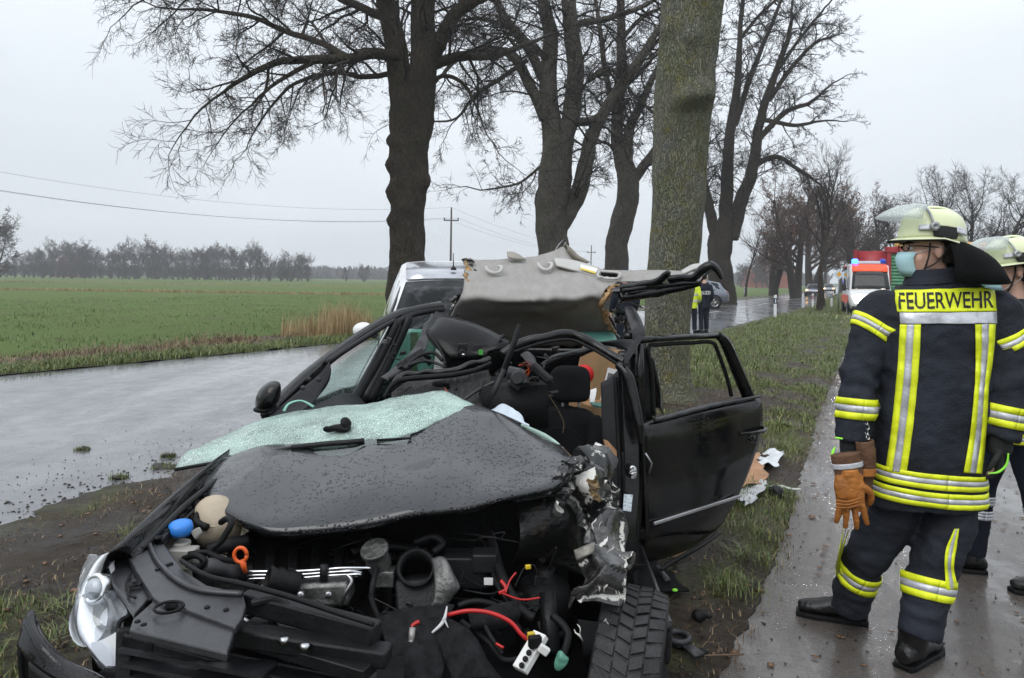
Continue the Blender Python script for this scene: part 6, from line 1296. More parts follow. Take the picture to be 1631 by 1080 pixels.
# ---- open rear door
_h, _o = V(.635, 3.63, 0), V(1.245, 4.15, 0); _dn = (_o-_h).cross(V(0, 0, 1)).normalized(); _dn = -_dn if _dn.y > 0 else _dn
def D(px, py, out=0.0):
    d = W(px, py, 1.0)-V(0, 0, H); t = (_h-V(0, 0, H)).dot(_dn)/d.dot(_dn); return V(0, 0, H)+d*t+_dn*out
door = wp('open_rear_door', cgrid([[D(1024, 674, -.03), D(1085, 657, -.03), D(1150, 642, -.03), D(1209, 632, -.03)], [D(1020, 683, .005), D(1082, 668, .01), D(1150, 652, .01), D(1212, 641, .0)], [D(1018, 715, .02), D(1080, 703, .03), D(1150, 690, .03), D(1209, 682, .015)], [D(1018, 775, .03), D(1080, 762, .042), D(1140, 748, .042), D(1192, 737, .02)],
     [D(1020, 832, .03), D(1075, 819, .04), D(1125, 806, .04), D(1168, 793, .02)], [D(1022, 870, .015), D(1068, 858, .025), D(1112, 842, .025), D(1158, 815, .01)], [D(1024, 897, -.01), D(1065, 886, 0), D(1105, 870, 0), D(1146, 842, -.01)], [D(1028, 902, -.05), D(1066, 890, -.05), D(1106, 873, -.05), D(1144, 846, -.05)]], 7, 5), PAINT, solid=.006)
wp('door_inner', grid([[D(1030, 680, -.09), D(1205, 636, -.09)], [D(1028, 890, -.09), D(1145, 845, -.09)]]), BLKD, door, solid=.03)
wp('window_frame', join(tube([D(1024, 674, -.03), D(1026, 600, -.03), D(1027, 548, -.03)], [.03, .026, .02], 8), tube([D(1022, 543, -.03), D(1060, 540, -.03), D(1110, 537, -.03), D(1156, 535, -.03)], .020, 8, flat=.8), stube([D(1152, 535, -.03), D(1164, 548, -.03), D(1182, 590, -.03), D(1202, 638, -.03)], [.022, .03, .034, .036], 8)), PAINT, door)
wp('window_seal', stube([D(1050, 660, -.035), D(1047, 600, -.035), D(1042, 556, -.035), D(1060, 550, -.035), D(1110, 547, -.035), D(1142, 546, -.035), D(1152, 560, -.035), D(1166, 600, -.035), D(1174, 632, -.035)], .011, 8), BLKD, door)
wp('window_guide', cgrid([[D(1026, 556, -.045), D(1044, 556, -.045)], [D(1030, 610, -.045), D(1050, 610, -.045)], [D(1032, 668, -.045), D(1056, 664, -.045)]], 3, 4), BLK, door, solid=.01)
wp('belt_seal', stube([D(1040, 668, .01), D(1062, 664, .012), D(1120, 649, .012), D(1170, 638, .012), D(1208, 631, .01)], [.012, .010, .010, .010, .008], 8), GREYPL, door)
wp('door_handle', join(stube([D(1172, 690, .03), D(1182, 687, .065), D(1197, 684, .068), D(1207, 682, .045), D(1210, 680, .02)], [.009, .011, .011, .012, .01], 8), ellipsoid(D(1190, 697, .03), (.035, .01, .02), Matrix.Rotation(.7, 3, 'Z'))), PAINT, door)
wp('handle_recess', stube([D(1180, 697, .03), D(1186, 703, .03), D(1194, 704, .03), D(1200, 699, .03)], .004, 6), GREYPL, door)
wp('chrome_strip', obox(D(1029, 830, .048), D(1166, 787, .048), .012, .016), mat('wet_chrome_strip', (.5, .5, .52), .3, metal=.8, var=.15), door, bevel=.003)
wp('hinge', join(box(D(1024, 700, .0), (.04, .05, .05)), box(D(1024, 850, .0), (.04, .05, .05))), BLKD, door, bevel=.006)
wp('hinge_strap', tube([D(1020, 720, .03), D(1026, 735, .045), D(1023, 752, .04)], .005, 6), STEEL, door)
wp('hanging_seal', stube([W(1052, 908, 3.55), W(1080, 890, 3.6), W(1115, 870, 3.75), W(1146, 848, 4.05)], [.008, .012, .012, .01], 7), BLKD, door)
# ---- headliner, roof skin folded back
hl = [WL((738, 413, 4.95), (790, 415, 5.0), (840, 412, 5.03), (880, 402, 5.06), (896, 394, 5.1), (915, 416, 5.05), (945, 426, 5.0), (968, 433, 4.95)),
      WL((740, 436, 4.76), (795, 438, 4.78), (845, 436, 4.8), (880, 434, 4.82), (900, 434, 4.82), (920, 438, 4.78), (945, 444, 4.72), (985, 448, 4.66)),
      WL((738, 460, 4.56), (800, 462, 4.52), (850, 462, 4.52), (880, 461, 4.52), (905, 461, 4.52), (925, 461, 4.52), (945, 462, 4.54), (966, 462, 4.56)),
      WL((734, 471, 4.50), (800, 477, 4.42), (850, 478, 4.41), (880, 477, 4.41), (905, 476, 4.42), (925, 475, 4.43), (945, 474, 4.46), (958, 476, 4.52)),
      WL((728, 484, 4.54), (795, 488, 4.50), (850, 490, 4.50), (880, 490, 4.50), (905, 489, 4.50), (925, 487, 4.52), (945, 485, 4.54), (958, 490, 4.58)),
      WL((715, 508, 4.68), (788, 512, 4.72), (850, 514, 4.74), (880, 514, 4.74), (905, 513, 4.74), (925, 511, 4.72), (945, 510, 4.70), (972, 514, 4.68)),
      WL((690, 545, 4.95), (780, 550, 5.0), (850, 552, 5.02), (880, 552, 5.02), (905, 551, 5.0), (930, 549, 4.98), (955, 546, 4.95), (988, 538, 4.9))]
hl_v, hl_f = cgrid(hl, 6, 8); hl_v = [p+V(0, .02*noise.noise(p*4)+.012*abs(noise.noise(p*8+V(3, 0, 0))), .012*noise.noise(p*9)+.012*abs(noise.noise(V(p.x*13, p.y*3, p.z*3)))) for p in hl_v]
liner = wp('headliner', (hl_v, hl_f), LINER, WR, solid=.008)
_nr = [v.normal.copy() for v in liner.data.vertices]; _sg = 1 if sum((-(p-V(0, 0, H))).dot(n) > 0 for p, n in zip(hl_v, _nr)) > len(_nr)/2 else -1
roof = wp('folded_roof', ([p-n*_sg*.03 for p, n in zip(hl_v, _nr)], hl_f), PAINT, WR)
liner.parent = roof; liner.location = (0, 0, 0)
wp('headliner_strip', jitter(cgrid([WL((955, 430, 4.95), (1000, 432, 4.75), (1050, 431, 4.55), (1105, 433, 4.3)), WL((972, 443, 4.75), (1005, 443, 4.6), (1050, 439, 4.45), (1102, 439, 4.25)), WL((985, 450, 4.66), (1010, 449, 4.5), (1050, 445, 4.38), (1096, 443, 4.22))], 6, 5), .006, 8), LINER, roof, solid=.008)
for (x0, y0, x1, y1, Y) in ((774, 425, 799, 433, 4.79), (857, 419, 879, 428, 4.86)):
    wp('grab_handle', stube([W(x0, y0, Y+.02), W(x0+3, y0+6, Y-.05), W((x0+x1)/2, y1+2, Y-.08), W(x1-3, y1, Y-.06), W(x1, y1-7, Y-.02), W(x1-6, y1-9, Y+.02)], [.008, .012, .011, .011, .012, .008], 8), LINERP, roof)
wp('sun_visor', cgrid([WL((882, 412, 4.95), (915, 416, 4.95), (955, 428, 4.88)), WL((884, 418, 4.86), (917, 425, 4.85), (954, 434, 4.80)), WL((886, 424, 4.84), (918, 432, 4.80), (950, 441, 4.76))], 5, 4), LINERP, roof, solid=.014)
wp('visor_label', ([W(925, 421, 4.83), W(952, 428, 4.80), W(949, 435, 4.765), W(924, 427, 4.795)], [(0, 1, 2, 3)]), PAPER, roof, smooth=False, solid=.002); wp('visor_label_band', ([W(924, 426, 4.79), W(949, 433, 4.76), W(948, 436, 4.755), W(924, 429, 4.785)], [(0, 1, 2, 3)]), mat('yellow_label', (.7, .55, .08), .6, var=.05), roof, smooth=False, solid=.002)
dl = wp('dome_lamp', jitter(stube(WL((955, 432, 4.72), (986, 435, 4.66), (982, 444, 4.62), (954, 441, 4.68), (955, 432, 4.72)), .008, 6, 4), .001, 20), LINERP, roof); wp('lamp_recess', box(W(970, 437, 4.72), (.10, .03, .02), Matrix.Rotation(.5, 3, 'X')), BLKD, dl); 
for k in range(3): wp('lamp_switch', box(W(958+9*k, 441+k, 4.655), (.018, .008, .012)), LINERP, dl, bevel=.002)
wp('torn_flap', jitter(cgrid([WL((900, 388, 5.1), (904, 396, 5.05), (900, 408, 5.1)), WL((918, 404, 5.05), (920, 410, 5.02), (914, 416, 5.06)), WL((938, 417, 5.02), (938, 419, 5.0), (930, 421, 5.02))], 5, 4), .008, 16), mat('brown_grey_trim', (.2, .18, .15), .8, var=.15), roof, solid=.006)
wp('torn_flap', jitter(cgrid([WL((806, 401, 5.0), (815, 402, 5.0), (826, 406, 5.0)), WL((810, 411, 4.95), (822, 413, 4.94), (838, 414, 4.95))], 4, 4), .006, 20), mat('grey_brown_flap', (.26, .24, .21), .8, var=.15), roof, solid=.008)
wp('torn_spike', join(stube(WL((884, 400, 5.08), (890, 390, 5.08), (897, 382, 5.1)), [.012, .008, .003], 5, flat=.4), stube(WL((895, 398, 5.1), (900, 388, 5.1), (903, 385, 5.1)), [.006, .008, .002], 5, flat=.4)), STEEL, roof)
wp('torn_foam_edge', jitter(stube(WL((985, 450, 4.6), (974, 460, 4.56), (963, 475, 4.5), (958, 488, 4.52), (964, 502, 4.58), (972, 520, 4.64), (982, 536, 4.84)), [.008, .016, .022, .012, .018, .012, .008], 7, 10), .03, 22), FOAM, roof)
wp('torn_foam_edge', jitter(stube(WL((740, 415, 4.92), (744, 430, 4.8), (742, 445, 4.7), (748, 450, 4.66)), [.006, .012, .016, .008], 6, 8), .025, 30), FOAM, roof)
torn('glass_fringe', rowsgrid([WL((734, 418, 4.9), (738, 432, 4.85), (742, 446, 4.8)), WL((748, 416, 4.86), (750, 430, 4.82), (754, 442, 4.78))], 8, 6), .022, 26, 4, roof)
torn('glass_fringe', rowsgrid([WL((712, 480, 4.7), (718, 500, 4.66), (712, 515, 4.66)), WL((728, 474, 4.62), (732, 490, 4.58), (724, 508, 4.62))], 8, 6), .02, 26, 6, roof)
torn('glass_fringe', rowsgrid([WL((972, 500, 4.5), (980, 515, 4.48), (992, 532, 4.46)), WL((985, 498, 4.46), (994, 510, 4.42), (1000, 526, 4.4))], 9, 7), .024, 24, 7, roof)
torn('glass_fringe', rowsgrid([WL((970, 466, 4.5), (976, 476, 4.46), (980, 488, 4.46)), WL((988, 462, 4.42), (992, 474, 4.4), (996, 484, 4.4))], 9, 7), .02, 28, 9, roof)
for pts, r in [([(990, 458, 4.42), (1010, 456, 4.36), (1042, 451, 4.22), (1058, 440, 4.15), (1067, 433, 4.12)], [.018, .024, .026, .02, .012]), ([(1066, 444, 4.14), (1085, 443, 4.1), (1106, 441, 4.05), (1118, 430, 4.02), (1131, 424, 4.0), (1143, 431, 3.99), (1149, 446, 3.98)], [.022, .02, .022, .026, .026, .018, .006]),
               ([(992, 464, 4.36), (1030, 459, 4.26), (1075, 453, 4.12), (1118, 449, 4.02)], [.012, .014, .014, .01]), ([(994, 474, 4.38), (1030, 469, 4.27), (1067, 462, 4.16), (1117, 451, 4.03)], [.016, .024, .022, .012]), ([(1002, 467, 4.33), (1050, 461, 4.2), (1090, 452, 4.1)], [.006, .006, .005]), ([(1118, 448, 4.0), (1124, 438, 3.99), (1134, 430, 3.98)], .006)]:
    wp('torn_roof_rail', jitter(stube(WL(*pts), r, 9, 6), .007, 14), PAINT, roof)
wp('rail_pad', jitter(cgrid([WL((1084, 433, 4.2), (1100, 424, 4.18), (1114, 421, 4.16)), WL((1088, 437, 4.14), (1104, 430, 4.12), (1117, 426, 4.1))], 4, 4), .004, 20), LINERP, roof, solid=.012)
wp('belt_strap', stube(WL((992, 484, 4.3), (1005, 483, 4.25), (1022, 489, 4.2)), [.006, .014, .014], 6, flat=.25), BLKD, roof); wp('belt_tip', stube(WL((1022, 488, 4.2), (1029, 491, 4.19)), [.006, .003], 5), STEEL, roof)
# ---- luggage
def carton(c, s, rz, tilt, label, extra=()):
    e = empty('cardboard_box', c, 0, label, 'box'); R = Matrix.Rotation(rz, 3, 'Z') @ Matrix.Rotation(tilt, 3, 'Y')
    b = mesh('carton', box(c, s, R), CARD, e, smooth=False, bevel=.004)
    mesh('tape', box(Vector(c)+R @ V(0, -s[1]/2-.001, 0), (.05, .002, s[2]*.98), R), mat('parcel_tape', (.26, .17, .09), .35, var=.1), e, smooth=False)
    return e, R
c = W(955, 602, 4.55); e, R = carton(c, (.27, .3, .36), -.15, .22, 'brown cardboard box with white shipping label behind the seat')
mesh('shipping_label', box(c+R @ V(.07, -.155, -.01), (.075, .003, .2), R), mat('printed_white_label', (.68, .68, .68), .6, var=.05), e, smooth=False)
for k in range(9): mesh('barcode_bar', box(c+R @ V(.045+.0055*k, -.158, .045), (.0025 if k % 3 else .004, .002, .035), R), BLKD, e, smooth=False)
for k in range(4): mesh('text_line', box(c+R @ V(.07, -.158, .0-.018*k), (.05-.01*(k % 2), .002, .004), R), BLKD, e, smooth=False)
mesh('red_print', lathe([(.001, 0), (.055, 0), (.055, .002), (.001, .002)], 24, at(c+R @ V(-.09, -.152, .02), R @ Matrix.Rotation(math.pi/2, 3, 'X'))), REDPR, e)
c2 = W(958, 650, 4.4); e2, R2 = carton(c2, (.2, .2, .1), .3, -.2, 'flat cardboard box lying below the labelled box')
_card = CARD; CARD = mat('pale_box', (.55, .56, .53), .8, var=.1); c3 = W(662, 560, 5.45); e3, R3 = carton(c3, (.40, .3, .30), .05, .0, 'pale box seen through the teal rear side window')
CARD = _card
tag(wp('teal_sheet', jitter(cgrid([WL((905, 533, 4.62), (930, 528, 4.7), (975, 528, 4.75)), WL((912, 545, 4.55), (940, 542, 4.6), (985, 545, 4.6))], 5, 4), .01, 12), TEAL, None, solid=.004), 'crumpled teal plastic sheet above the labelled cardboard box', 'plastic sheet')
tag(mesh('paper_sheet', jitter(cgrid([WL((938, 622, 4.3), (950, 618, 4.3)), WL((940, 645, 4.25), (948, 640, 4.25))], 4, 4), .004, 20), PAPER, None, solid=.002), 'white sheet of paper stuck beside the headrest', 'paper')
tag(mesh('teal_tray', prism(WL((940, 640, 4.2), (966, 642, 4.2), (972, 650, 4.1), (945, 645, 4.1)), (0, 0, -.01)), TEAL, None, smooth=False), 'teal plastic tray edge beside the headrest', 'tray')
tag(mesh('cardboard_scrap', prism(WL((961, 700, 3.72), (968, 702, 3.72), (986, 722, 3.66), (984, 728, 3.66), (966, 718, 3.7)), (0, .006, 0)), CARDD, None, smooth=False), 'torn cardboard scrap wedged between seat and door pillar', 'cardboard')
# ================================================================== PEOPLE
NAVY = mat('navy_turnout_cloth', (.015, .018, .027), .75, var=.4, vscale=5, bump=.45, bscale=150, spec=.35)
NAVY2 = mat('navy_uniform_cloth', (.009, .012, .022), .85, var=.3, vscale=6, bump=.3, bscale=150, spec=.25)
FLUO = mat('fluorescent_yellow_tape', (.78, .86, .02), .5, var=.16, vscale=16, bump=.2, bscale=90)
RETRO = mat('silver_reflective_tape', (.52, .53, .57), .32, metal=.25, var=.25, vscale=16, bump=.2, bscale=80)
SKIN = mat('skin', (.66, .40, .31), .5, var=.12, vscale=12, sss=.15); HAIRD = mat('dark_hair', (.02, .014, .01), .6, var=.3, bump=.6, bscale=120)
HELM = mat('pale_luminous_helmet', (.66, .70, .44), .28, var=.06, vscale=8, coat=.4); LEATHB = mat('black_leather', (.012, .011, .011), .55, var=.3, bump=.3, bscale=120)
MASKB = mat('blue_mask_paper', (.46, .70, .76), .8, var=.08); BOOT = mat('wet_boot_leather', (.010, .010, .010), .32, var=.4, bump=.5, bscale=60)
GLOVEB = mat('black_glove', (.012, .013, .014), .75, var=.3, bump=.4, bscale=140); LIME = mat('lime_glove_trim', (.28, .8, .06), .5, var=.05)
LEATHO = mat('orange_work_leather', (.36, .13, .025), .6, var=.3, vscale=14, bump=.5, bscale=60); LEATHN = mat('brown_suede_cuff', (.11, .055, .03), .85, var=.3, vscale=20, bump=.5, bscale=100)
GUARD = mat('dull_black_leather', (.006, .006, .006), .8, var=.3, bump=.2, bscale=120, spec=.08)
VISOR = glass_thin('clear_visor', (.95, .96, .97), .08, .5, .02, .38)

def remesh(name, parts, voxel, m, parent, smooth=6, disp=None):
    """union of closed parts as one continuous surface"""
    me = bpy.data.meshes.new('tmp'); v, f = join(*parts); me.from_pydata([tuple(p) for p in v], [], f)
    bm = bmesh.new(); bm.from_mesh(me); bmesh.ops.recalc_face_normals(bm, faces=bm.faces); bm.to_mesh(me); bm.free()
    o = bpy.data.objects.new('tmp', me); COL.objects.link(o)
    md = o.modifiers.new('r', 'REMESH'); md.mode = 'VOXEL'; md.voxel_size = voxel; md.use_smooth_shade = True
    if smooth: s = o.modifiers.new('s', 'SMOOTH'); s.iterations = smooth; s.factor = .5
    dg = bpy.context.evaluated_depsgraph_get(); e = o.evaluated_get(dg); m2 = bpy.data.meshes.new_from_object(e); bpy.data.objects.remove(o)
    if disp:
        co = [disp(x.co.copy(), x.normal.copy()) for x in m2.vertices]
        m2.vertices.foreach_set('co', np.array([list(c) for c in co], dtype=np.float32).ravel()); m2.update()
    m2.name = name; m2.materials.clear(); m2.materials.append(m); m2.polygons.foreach_set('use_smooth', [True]*len(m2.polygons))
    ob = bpy.data.objects.new(name, m2); link(ob, parent)
    if parent is not None: ob.location = -Vector(parent.location)
    return ob
def limb(sec, n=20, cap=True, up=None, steps=5, sq=1.0):
    """sections (centre, half width, half depth): tapered limb; up = the direction of the depth axis"""
    P = [Vector(s[0]) for s in sec]; path = spl(P, steps); ra = rad_list([s[1] for s in sec], len(path)); rb = rad_list([s[2] for s in sec], len(path)); rings = []
    for i, p in enumerate(path):
        t = (path[min(i+1, len(path)-1)]-path[max(i-1, 0)]).normalized(); u = Vector(up if up else (0, 1, 0)); s = u.cross(t).normalized(); u = t.cross(s).normalized()
        rings.append([p+s*ra[i]*math.copysign(abs(math.cos(a))**sq, math.cos(a))+u*rb[i]*math.copysign(abs(math.sin(a))**sq, math.sin(a)) for a in [2*math.pi*k/n for k in range(n)]])
    return loft(rings, cap)
def bvh_of(o):
    M = Matrix.Translation(o.location+(o.parent.location if o.parent else Vector())); me = o.data
    return BVHTree.FromPolygons([M @ v.co for v in me.vertices], [tuple(p.vertices) for p in me.polygons])
def ringband(bv, c, axis, ref, h, R=.5, off=.004, n=40, a0=0, a1=2*math.pi, rmax=9):
    """reflective band round a limb: three strips, wrapped on the cloth surface"""
    axis = Vector(axis).normalized(); ref = Vector(ref); s = (ref-axis*ref.dot(axis)).normalized(); t = axis.cross(s); out = []
    full = abs(a1-a0-2*math.pi) < 1e-3; zs = [-h/2, -h/6, -h/6, h/6, h/6, h/2]; rings = []
    for z in zs:
        r = []; rl = min(rmax*.8, .1)
        for k in range(n+1):
            a = a0+(a1-a0)*k/n; d = s*math.cos(a)+t*math.sin(a); o_ = Vector(c)+axis*z
            best = None; start = o_+d*R
            hit = bv.ray_cast(start, -d, R*1.0)
            ok = hit[0] is not None and (hit[0]-o_).length < rmax
            rl = (hit[0]-o_).length if ok else rl
            r.append(o_+d*(rl+off))
        rings.append(r)
    return rings
def band_objs(rings, parent, nm='reflective_band', mats=None):
    v, f, fi = [], [], []
    for k, mi in ((0, 0), (2, 1), (4, 0)):
        g = grid([rings[k], [lerp(a, b, .5) for a, b in zip(rings[k], rings[k+1])], rings[k+1]]); n0 = len(v); v += g[0]; f += [tuple(i+n0 for i in q) for q in g[1]]; fi += [mi]*len(g[1])
    return mesh(nm, (v, f), mats or [FLUO, RETRO], parent, fidx=fi, solid=.003)
def shoot(bv, px, py, off=.004, ylo=1.0, last=[3.1]):
    d = W(px, py, 1.0)-V(0, 0, H); h = bv.ray_cast(V(0, 0, H), d.normalized())
    if h[0] is None: return None
    return h[0]+(h[1] if h[1].dot(d) < 0 else -h[1])*off
def surf_strip(bv, left, right, mi, parent, nm, m, off=.004, n=24, cols=3):
    """strip lying on the cloth between two outlines given where the photo shows them"""
    L_, R_ = spl([V(x, y, 0) for x, y in left], n), spl([V(x, y, 0) for x, y in right], n); rows = []; lastr = None
    for a, b in zip(L_, R_):
        r = []
        for k in range(cols+1):
            q = lerp(a, b, k/cols); p = shoot(bv, q.x, q.y, off)
            if p is None: p = r[-1] if r else (lastr[k] if lastr else None)
            if p is None: p = W(q.x, q.y, 3.1)
            r.append(p)
        rows.append(r); lastr = r
    return mesh(nm, grid(rows), m, parent, solid=.003)
def head_parts(c, fwd, s=1.0):
    """closed pieces of a head: skull, face, jaw, nose, ears, neck. c = centre between the ears"""
    f = Vector(fwd).normalized(); r = f.cross(V(0, 0, 1)).normalized(); Rm = Matrix((r, f, V(0, 0, 1))).transposed(); P = lambda x, y, z: Vector(c)+Rm @ (V(x, y, z)*s)
    out = [ellipsoid(P(0, -.005, .035), (.076*s, .098*s, .092*s), Rm), ellipsoid(P(0, .03, -.035), (.062*s, .068*s, .088*s), Rm), ellipsoid(P(0, .062, -.085), (.036*s, .032*s, .03*s), Rm),
           ellipsoid(P(0, .095, -.012), (.014*s, .024*s, .03*s), Rm), ellipsoid(P(0, .088, -.055), (.026*s, .016*s, .014*s), Rm), ellipsoid(P(0, .082, .022), (.052*s, .018*s, .014*s), Rm)]
    for sd in (-1, 1):
        out.append(ellipsoid(P(sd*.078, -.008, -.004), (.010*s, .020*s, .033*s), Rm)); out.append(ellipsoid(P(sd*.042, .055, -.03), (.024*s, .022*s, .03*s), Rm))
    return out, P, Rm
def hand_parts(wrist, d, side, palm_n, s=1.0, curl=.5, spread=0):
    """palm, four bent fingers of different length, thumb from the side of the palm"""
    d = Vector(d).normalized(); n = Vector(palm_n); n = (n-d*n.dot(d)).normalized(); x = d.cross(n).normalized()*side; w = Vector(wrist); out = []
    out.append(limb([(w-d*.03*s, .030*s, .024*s), (w+d*.01*s, .034*s, .023*s), (w+d*.05*s, .044*s, .019*s), (w+d*.088*s, .042*s, .016*s)], 14, up=n))
    for k, (o, l) in enumerate(((-.033, .066), (-.011, .078), (.011, .074), (.031, .058))):
        p = w+d*.083*s+x*o*s; d0 = d; d = (d+x*o*spread).normalized(); c1 = curl*.5; a = p+(d*math.cos(c1)+n*math.sin(c1))*l*.45*s; b = a+(d*math.cos(c1*2.2)+n*math.sin(c1*2.2))*l*.32*s; e = b+(d*math.cos(c1*3.2)+n*math.sin(c1*3.2))*l*.26*s
        out.append(tube(spl([p-d*.02*s, p, a, b, e], 3), [.010*s, .0105*s, .010*s, .009*s, .0075*s], 8)); d = d0
    p = w+d*.025*s-x*.036*s; a = p+(d*.6-x*.7+n*.3).normalized()*.036*s; b = a+(d*.9-x*.15+n*.4).normalized()*.03*s; e = b+(d*.9+x*.2+n*.5).normalized()*.022*s
    out.append(tube(spl([p+x*.015*s-d*.01*s, p, a, b, e], 3), [.012*s, .013*s, .0115*s, .0105*s, .008*s], 8))
    return out
def wrinkle(amp, f=(9, 9, 14), seed=0, spots=()):
    def d(p, n):
        q = V(p.x*f[0], p.y*f[1], p.z*f[2])+V(seed, seed, seed)
        a = amp*(.8*noise.noise(q)+.7*(.5-abs(noise.noise(V(q.x*1.3+q.z*.5, q.y*1.3, q.z*1.5)))*2.2)*.6+.35*(.4-abs(noise.noise(V(q.x*3-q.z, q.y*3, q.z*3)))*2))
        for c, r, k, ax in spots:
            w = max(0, 1-(p-c).length/r)
            if w > 0: a += k*w*math.sin((p-c).dot(ax)*70+3*noise.noise(p*12))
        return p+n*a
    return d
def text_on(bv, s, quad, m, parent, nm, off=.0085, size=1.0, arch=0):
    """letters laid on the cloth inside the quad (photo positions tl, tr, br, bl)"""
    cu = bpy.data.curves.new('t', 'FONT'); cu.body = s; cu.align_x = 'LEFT'; cu.resolution_u = 3; cu.offset = .012
    o = bpy.data.objects.new('t', cu); COL.objects.link(o); dg = bpy.context.evaluated_depsgraph_get(); me = bpy.data.meshes.new_from_object(o.evaluated_get(dg)); bpy.data.objects.remove(o)
    bm = bmesh.new(); bm.from_mesh(me); bmesh.ops.triangulate(bm, faces=bm.faces); bmesh.ops.subdivide_edges(bm, edges=[e for e in bm.edges if e.calc_length() > .12], cuts=2); bmesh.ops.triangulate(bm, faces=bm.faces)
    xs = [v.co.x for v in bm.verts]; ys = [v.co.y for v in bm.verts]; x0, x1, y0, y1 = min(xs), max(xs), min(ys), max(ys); tl, tr, br, bl = [V(*q, 0) for q in quad]; vv = []
    bm.verts.ensure_lookup_table(); bm.verts.index_update()
    for v in bm.verts:
        u, w = (v.co.x-x0)/(x1-x0), (v.co.y-y0)/(y1-y0); q = lerp(lerp(bl, br, u), lerp(tl, tr, u), w); p = shoot(bv, q.x, q.y, off)
        vv.append(p if p is not None else (vv[-1] if vv else W(q.x, q.y, 3.0)))
    ff = [tuple(v.index for v in f.verts) for f in bm.faces]; bm.free()
    return mesh(nm, (vv, ff), m, parent, smooth=False)
INK = mat('black_print', (.012, .012, .012), .6, var=.1)

def helmet(c, fwd, parent, visor_up=True, s=1.0, flap=True, tilt=0):
    f = Vector(fwd).normalized(); r = f.cross(V(0, 0, 1)).normalized(); Rm = Matrix((r, f, V(0, 0, 1))).transposed() @ Matrix.Rotation(tilt, 3, 'X'); P = lambda x, y, z: Vector(c)+Rm @ (V(x, y, z)*s)
    rings = []
    for i in range(13):
        t = i/12; a = t*math.pi/2; z = -.015+.135*math.sin(a); rr = math.cos(a)**.62 if t < 1 else .01
        ring = []
        for k in range(32):
            th = 2*math.pi*k/32; cx, sy = math.cos(th), math.sin(th); lx = .122*rr; ly = (.150 if sy > 0 else .145)*rr
            dz = (-.012*max(0, sy) if t < .3 else 0)+(-.035*max(0, -sy)*(1-t*3) if t < .33 else 0)
            ring.append(P(lx*cx, ly*sy, z+dz+(.010*(1-abs(cx))**2 if t > .2 else 0)))
        rings.append(ring)
    sh = mesh('helmet', loft(rings, False), HELM, parent, solid=.006)
    # brim all round, longer over the brow
    rows = []
    for j, (e, dz) in enumerate(((0, .004), (.5, -.004), (1, -.014))):
        rows.append([P((.122+.018*e)*math.cos(th), (.150 if math.sin(th) > 0 else .145)*math.sin(th)+math.copysign((.045*e if math.sin(th) > 0 else .012*e)*abs(math.sin(th))**1.3, math.sin(th)), -.015-.012*max(0, math.sin(th))-.035*max(0, -math.sin(th))+dz) for th in np.linspace(0, 2*math.pi, 41)])
    mesh('brim', grid(rows), HELM, sh, solid=.005); mesh('brim_edge', tube(rows[2], .004, 6), BLKD, sh)
    mesh('crest', cgrid([[P(-.012, .135, .045), P(-.013, .08, .108), P(-.013, 0, .128), P(-.013, -.08, .112), P(-.012, -.135, .04)], [P(0, .14, .05), P(0, .082, .118), P(0, 0, .137), P(0, -.082, .120), P(0, -.14, .045)], [P(.012, .135, .045), P(.013, .08, .108), P(.013, 0, .128), P(.013, -.08, .112), P(.012, -.135, .04)]], 5, 3), HELM, sh, solid=.004)
    for sd in (-1, 1):
        mesh('side_plate', cgrid([[P(sd*.126, .05, .035), P(sd*.129, 0, .036), P(sd*.118, -.06, .03)], [P(sd*.130, .05, .01), P(sd*.132, 0, .005), P(sd*.124, -.06, .0)], [P(sd*.129, .045, -.012), P(sd*.131, 0, -.02), P(sd*.126, -.055, -.02)]], 4, 4), LEATHB, sh, solid=.006)
        mesh('visor_pivot', lathe([(.019, 0), (.019, .010), (.010, .014), (.006, .010), (.001, .010)], 16, at(P(sd*.130, .045, .03), Rm @ Matrix.Rotation(sd*math.pi/2, 3, 'Y'))), GREYM, sh)
        mesh('reflective_stripe', cgrid([[P(sd*.098, .10, .036), P(sd*.122, .06, .04)], [P(sd*.104, .105, .012), P(sd*.127, .06, .014)]], 4, 3), RETRO, sh, solid=.004)
        mesh('reflective_stripe', cgrid([[P(sd*.122, -.055, .040), P(sd*.10, -.10, .030)], [P(sd*.128, -.055, .008), P(sd*.107, -.108, -.004)]], 4, 3), RETRO, sh, solid=.004)
    arc = [P(.135*math.cos(a), .05+.02*math.sin(a), .03+.105*math.sin(a)) for a in np.linspace(0, math.pi, 16)]
    mesh('visor_bow', tube(arc, .0085, 8, flat=.6), GREYM, sh)
    rows = []
    for j in range(7):
        t = j/6; el = (lerp(.62, .22, t) if visor_up else lerp(.1, -.62, t)); R_ = .215 if visor_up else .2
        rows.append([P(.138*math.sin(b)*1.02, .03+math.cos(b)*(R_*math.cos(el)) if not visor_up else .06+math.cos(b)*(.06+.14*t), .03+R_*math.sin(el) if not visor_up else .125-.055*t*t-.012*t+.012*math.cos(b)) for b in np.linspace(-1.35, 1.35, 13)])
    mesh('visor', grid(rows), VISOR, sh, solid=.003)
    if flap:
        rows = []
        for j in range(7):
            t = j/6; rows.append([P((.118+.10*t)*math.sin(b), -.02-math.cos(b)*(.11+.215*t), -.03-.06*t-.03*t*t-.075*t**4-.03*t*abs(math.sin(b))) for b in np.linspace(-1.55, 1.55, 25)])
        mesh('neck_guard', grid(rows), GUARD, sh, solid=.006)
    else:
        rows = [[P((.115+.01*t)*math.sin(b), -.01-math.cos(b)*(.115+.02*t), -.03-.13*t) for b in np.linspace(-1.5, 1.5, 19)] for t in (0, .3, .6, 1)]
        mesh('neck_guard', grid(rows), LEATHB, sh, solid=.006)
    return sh, P
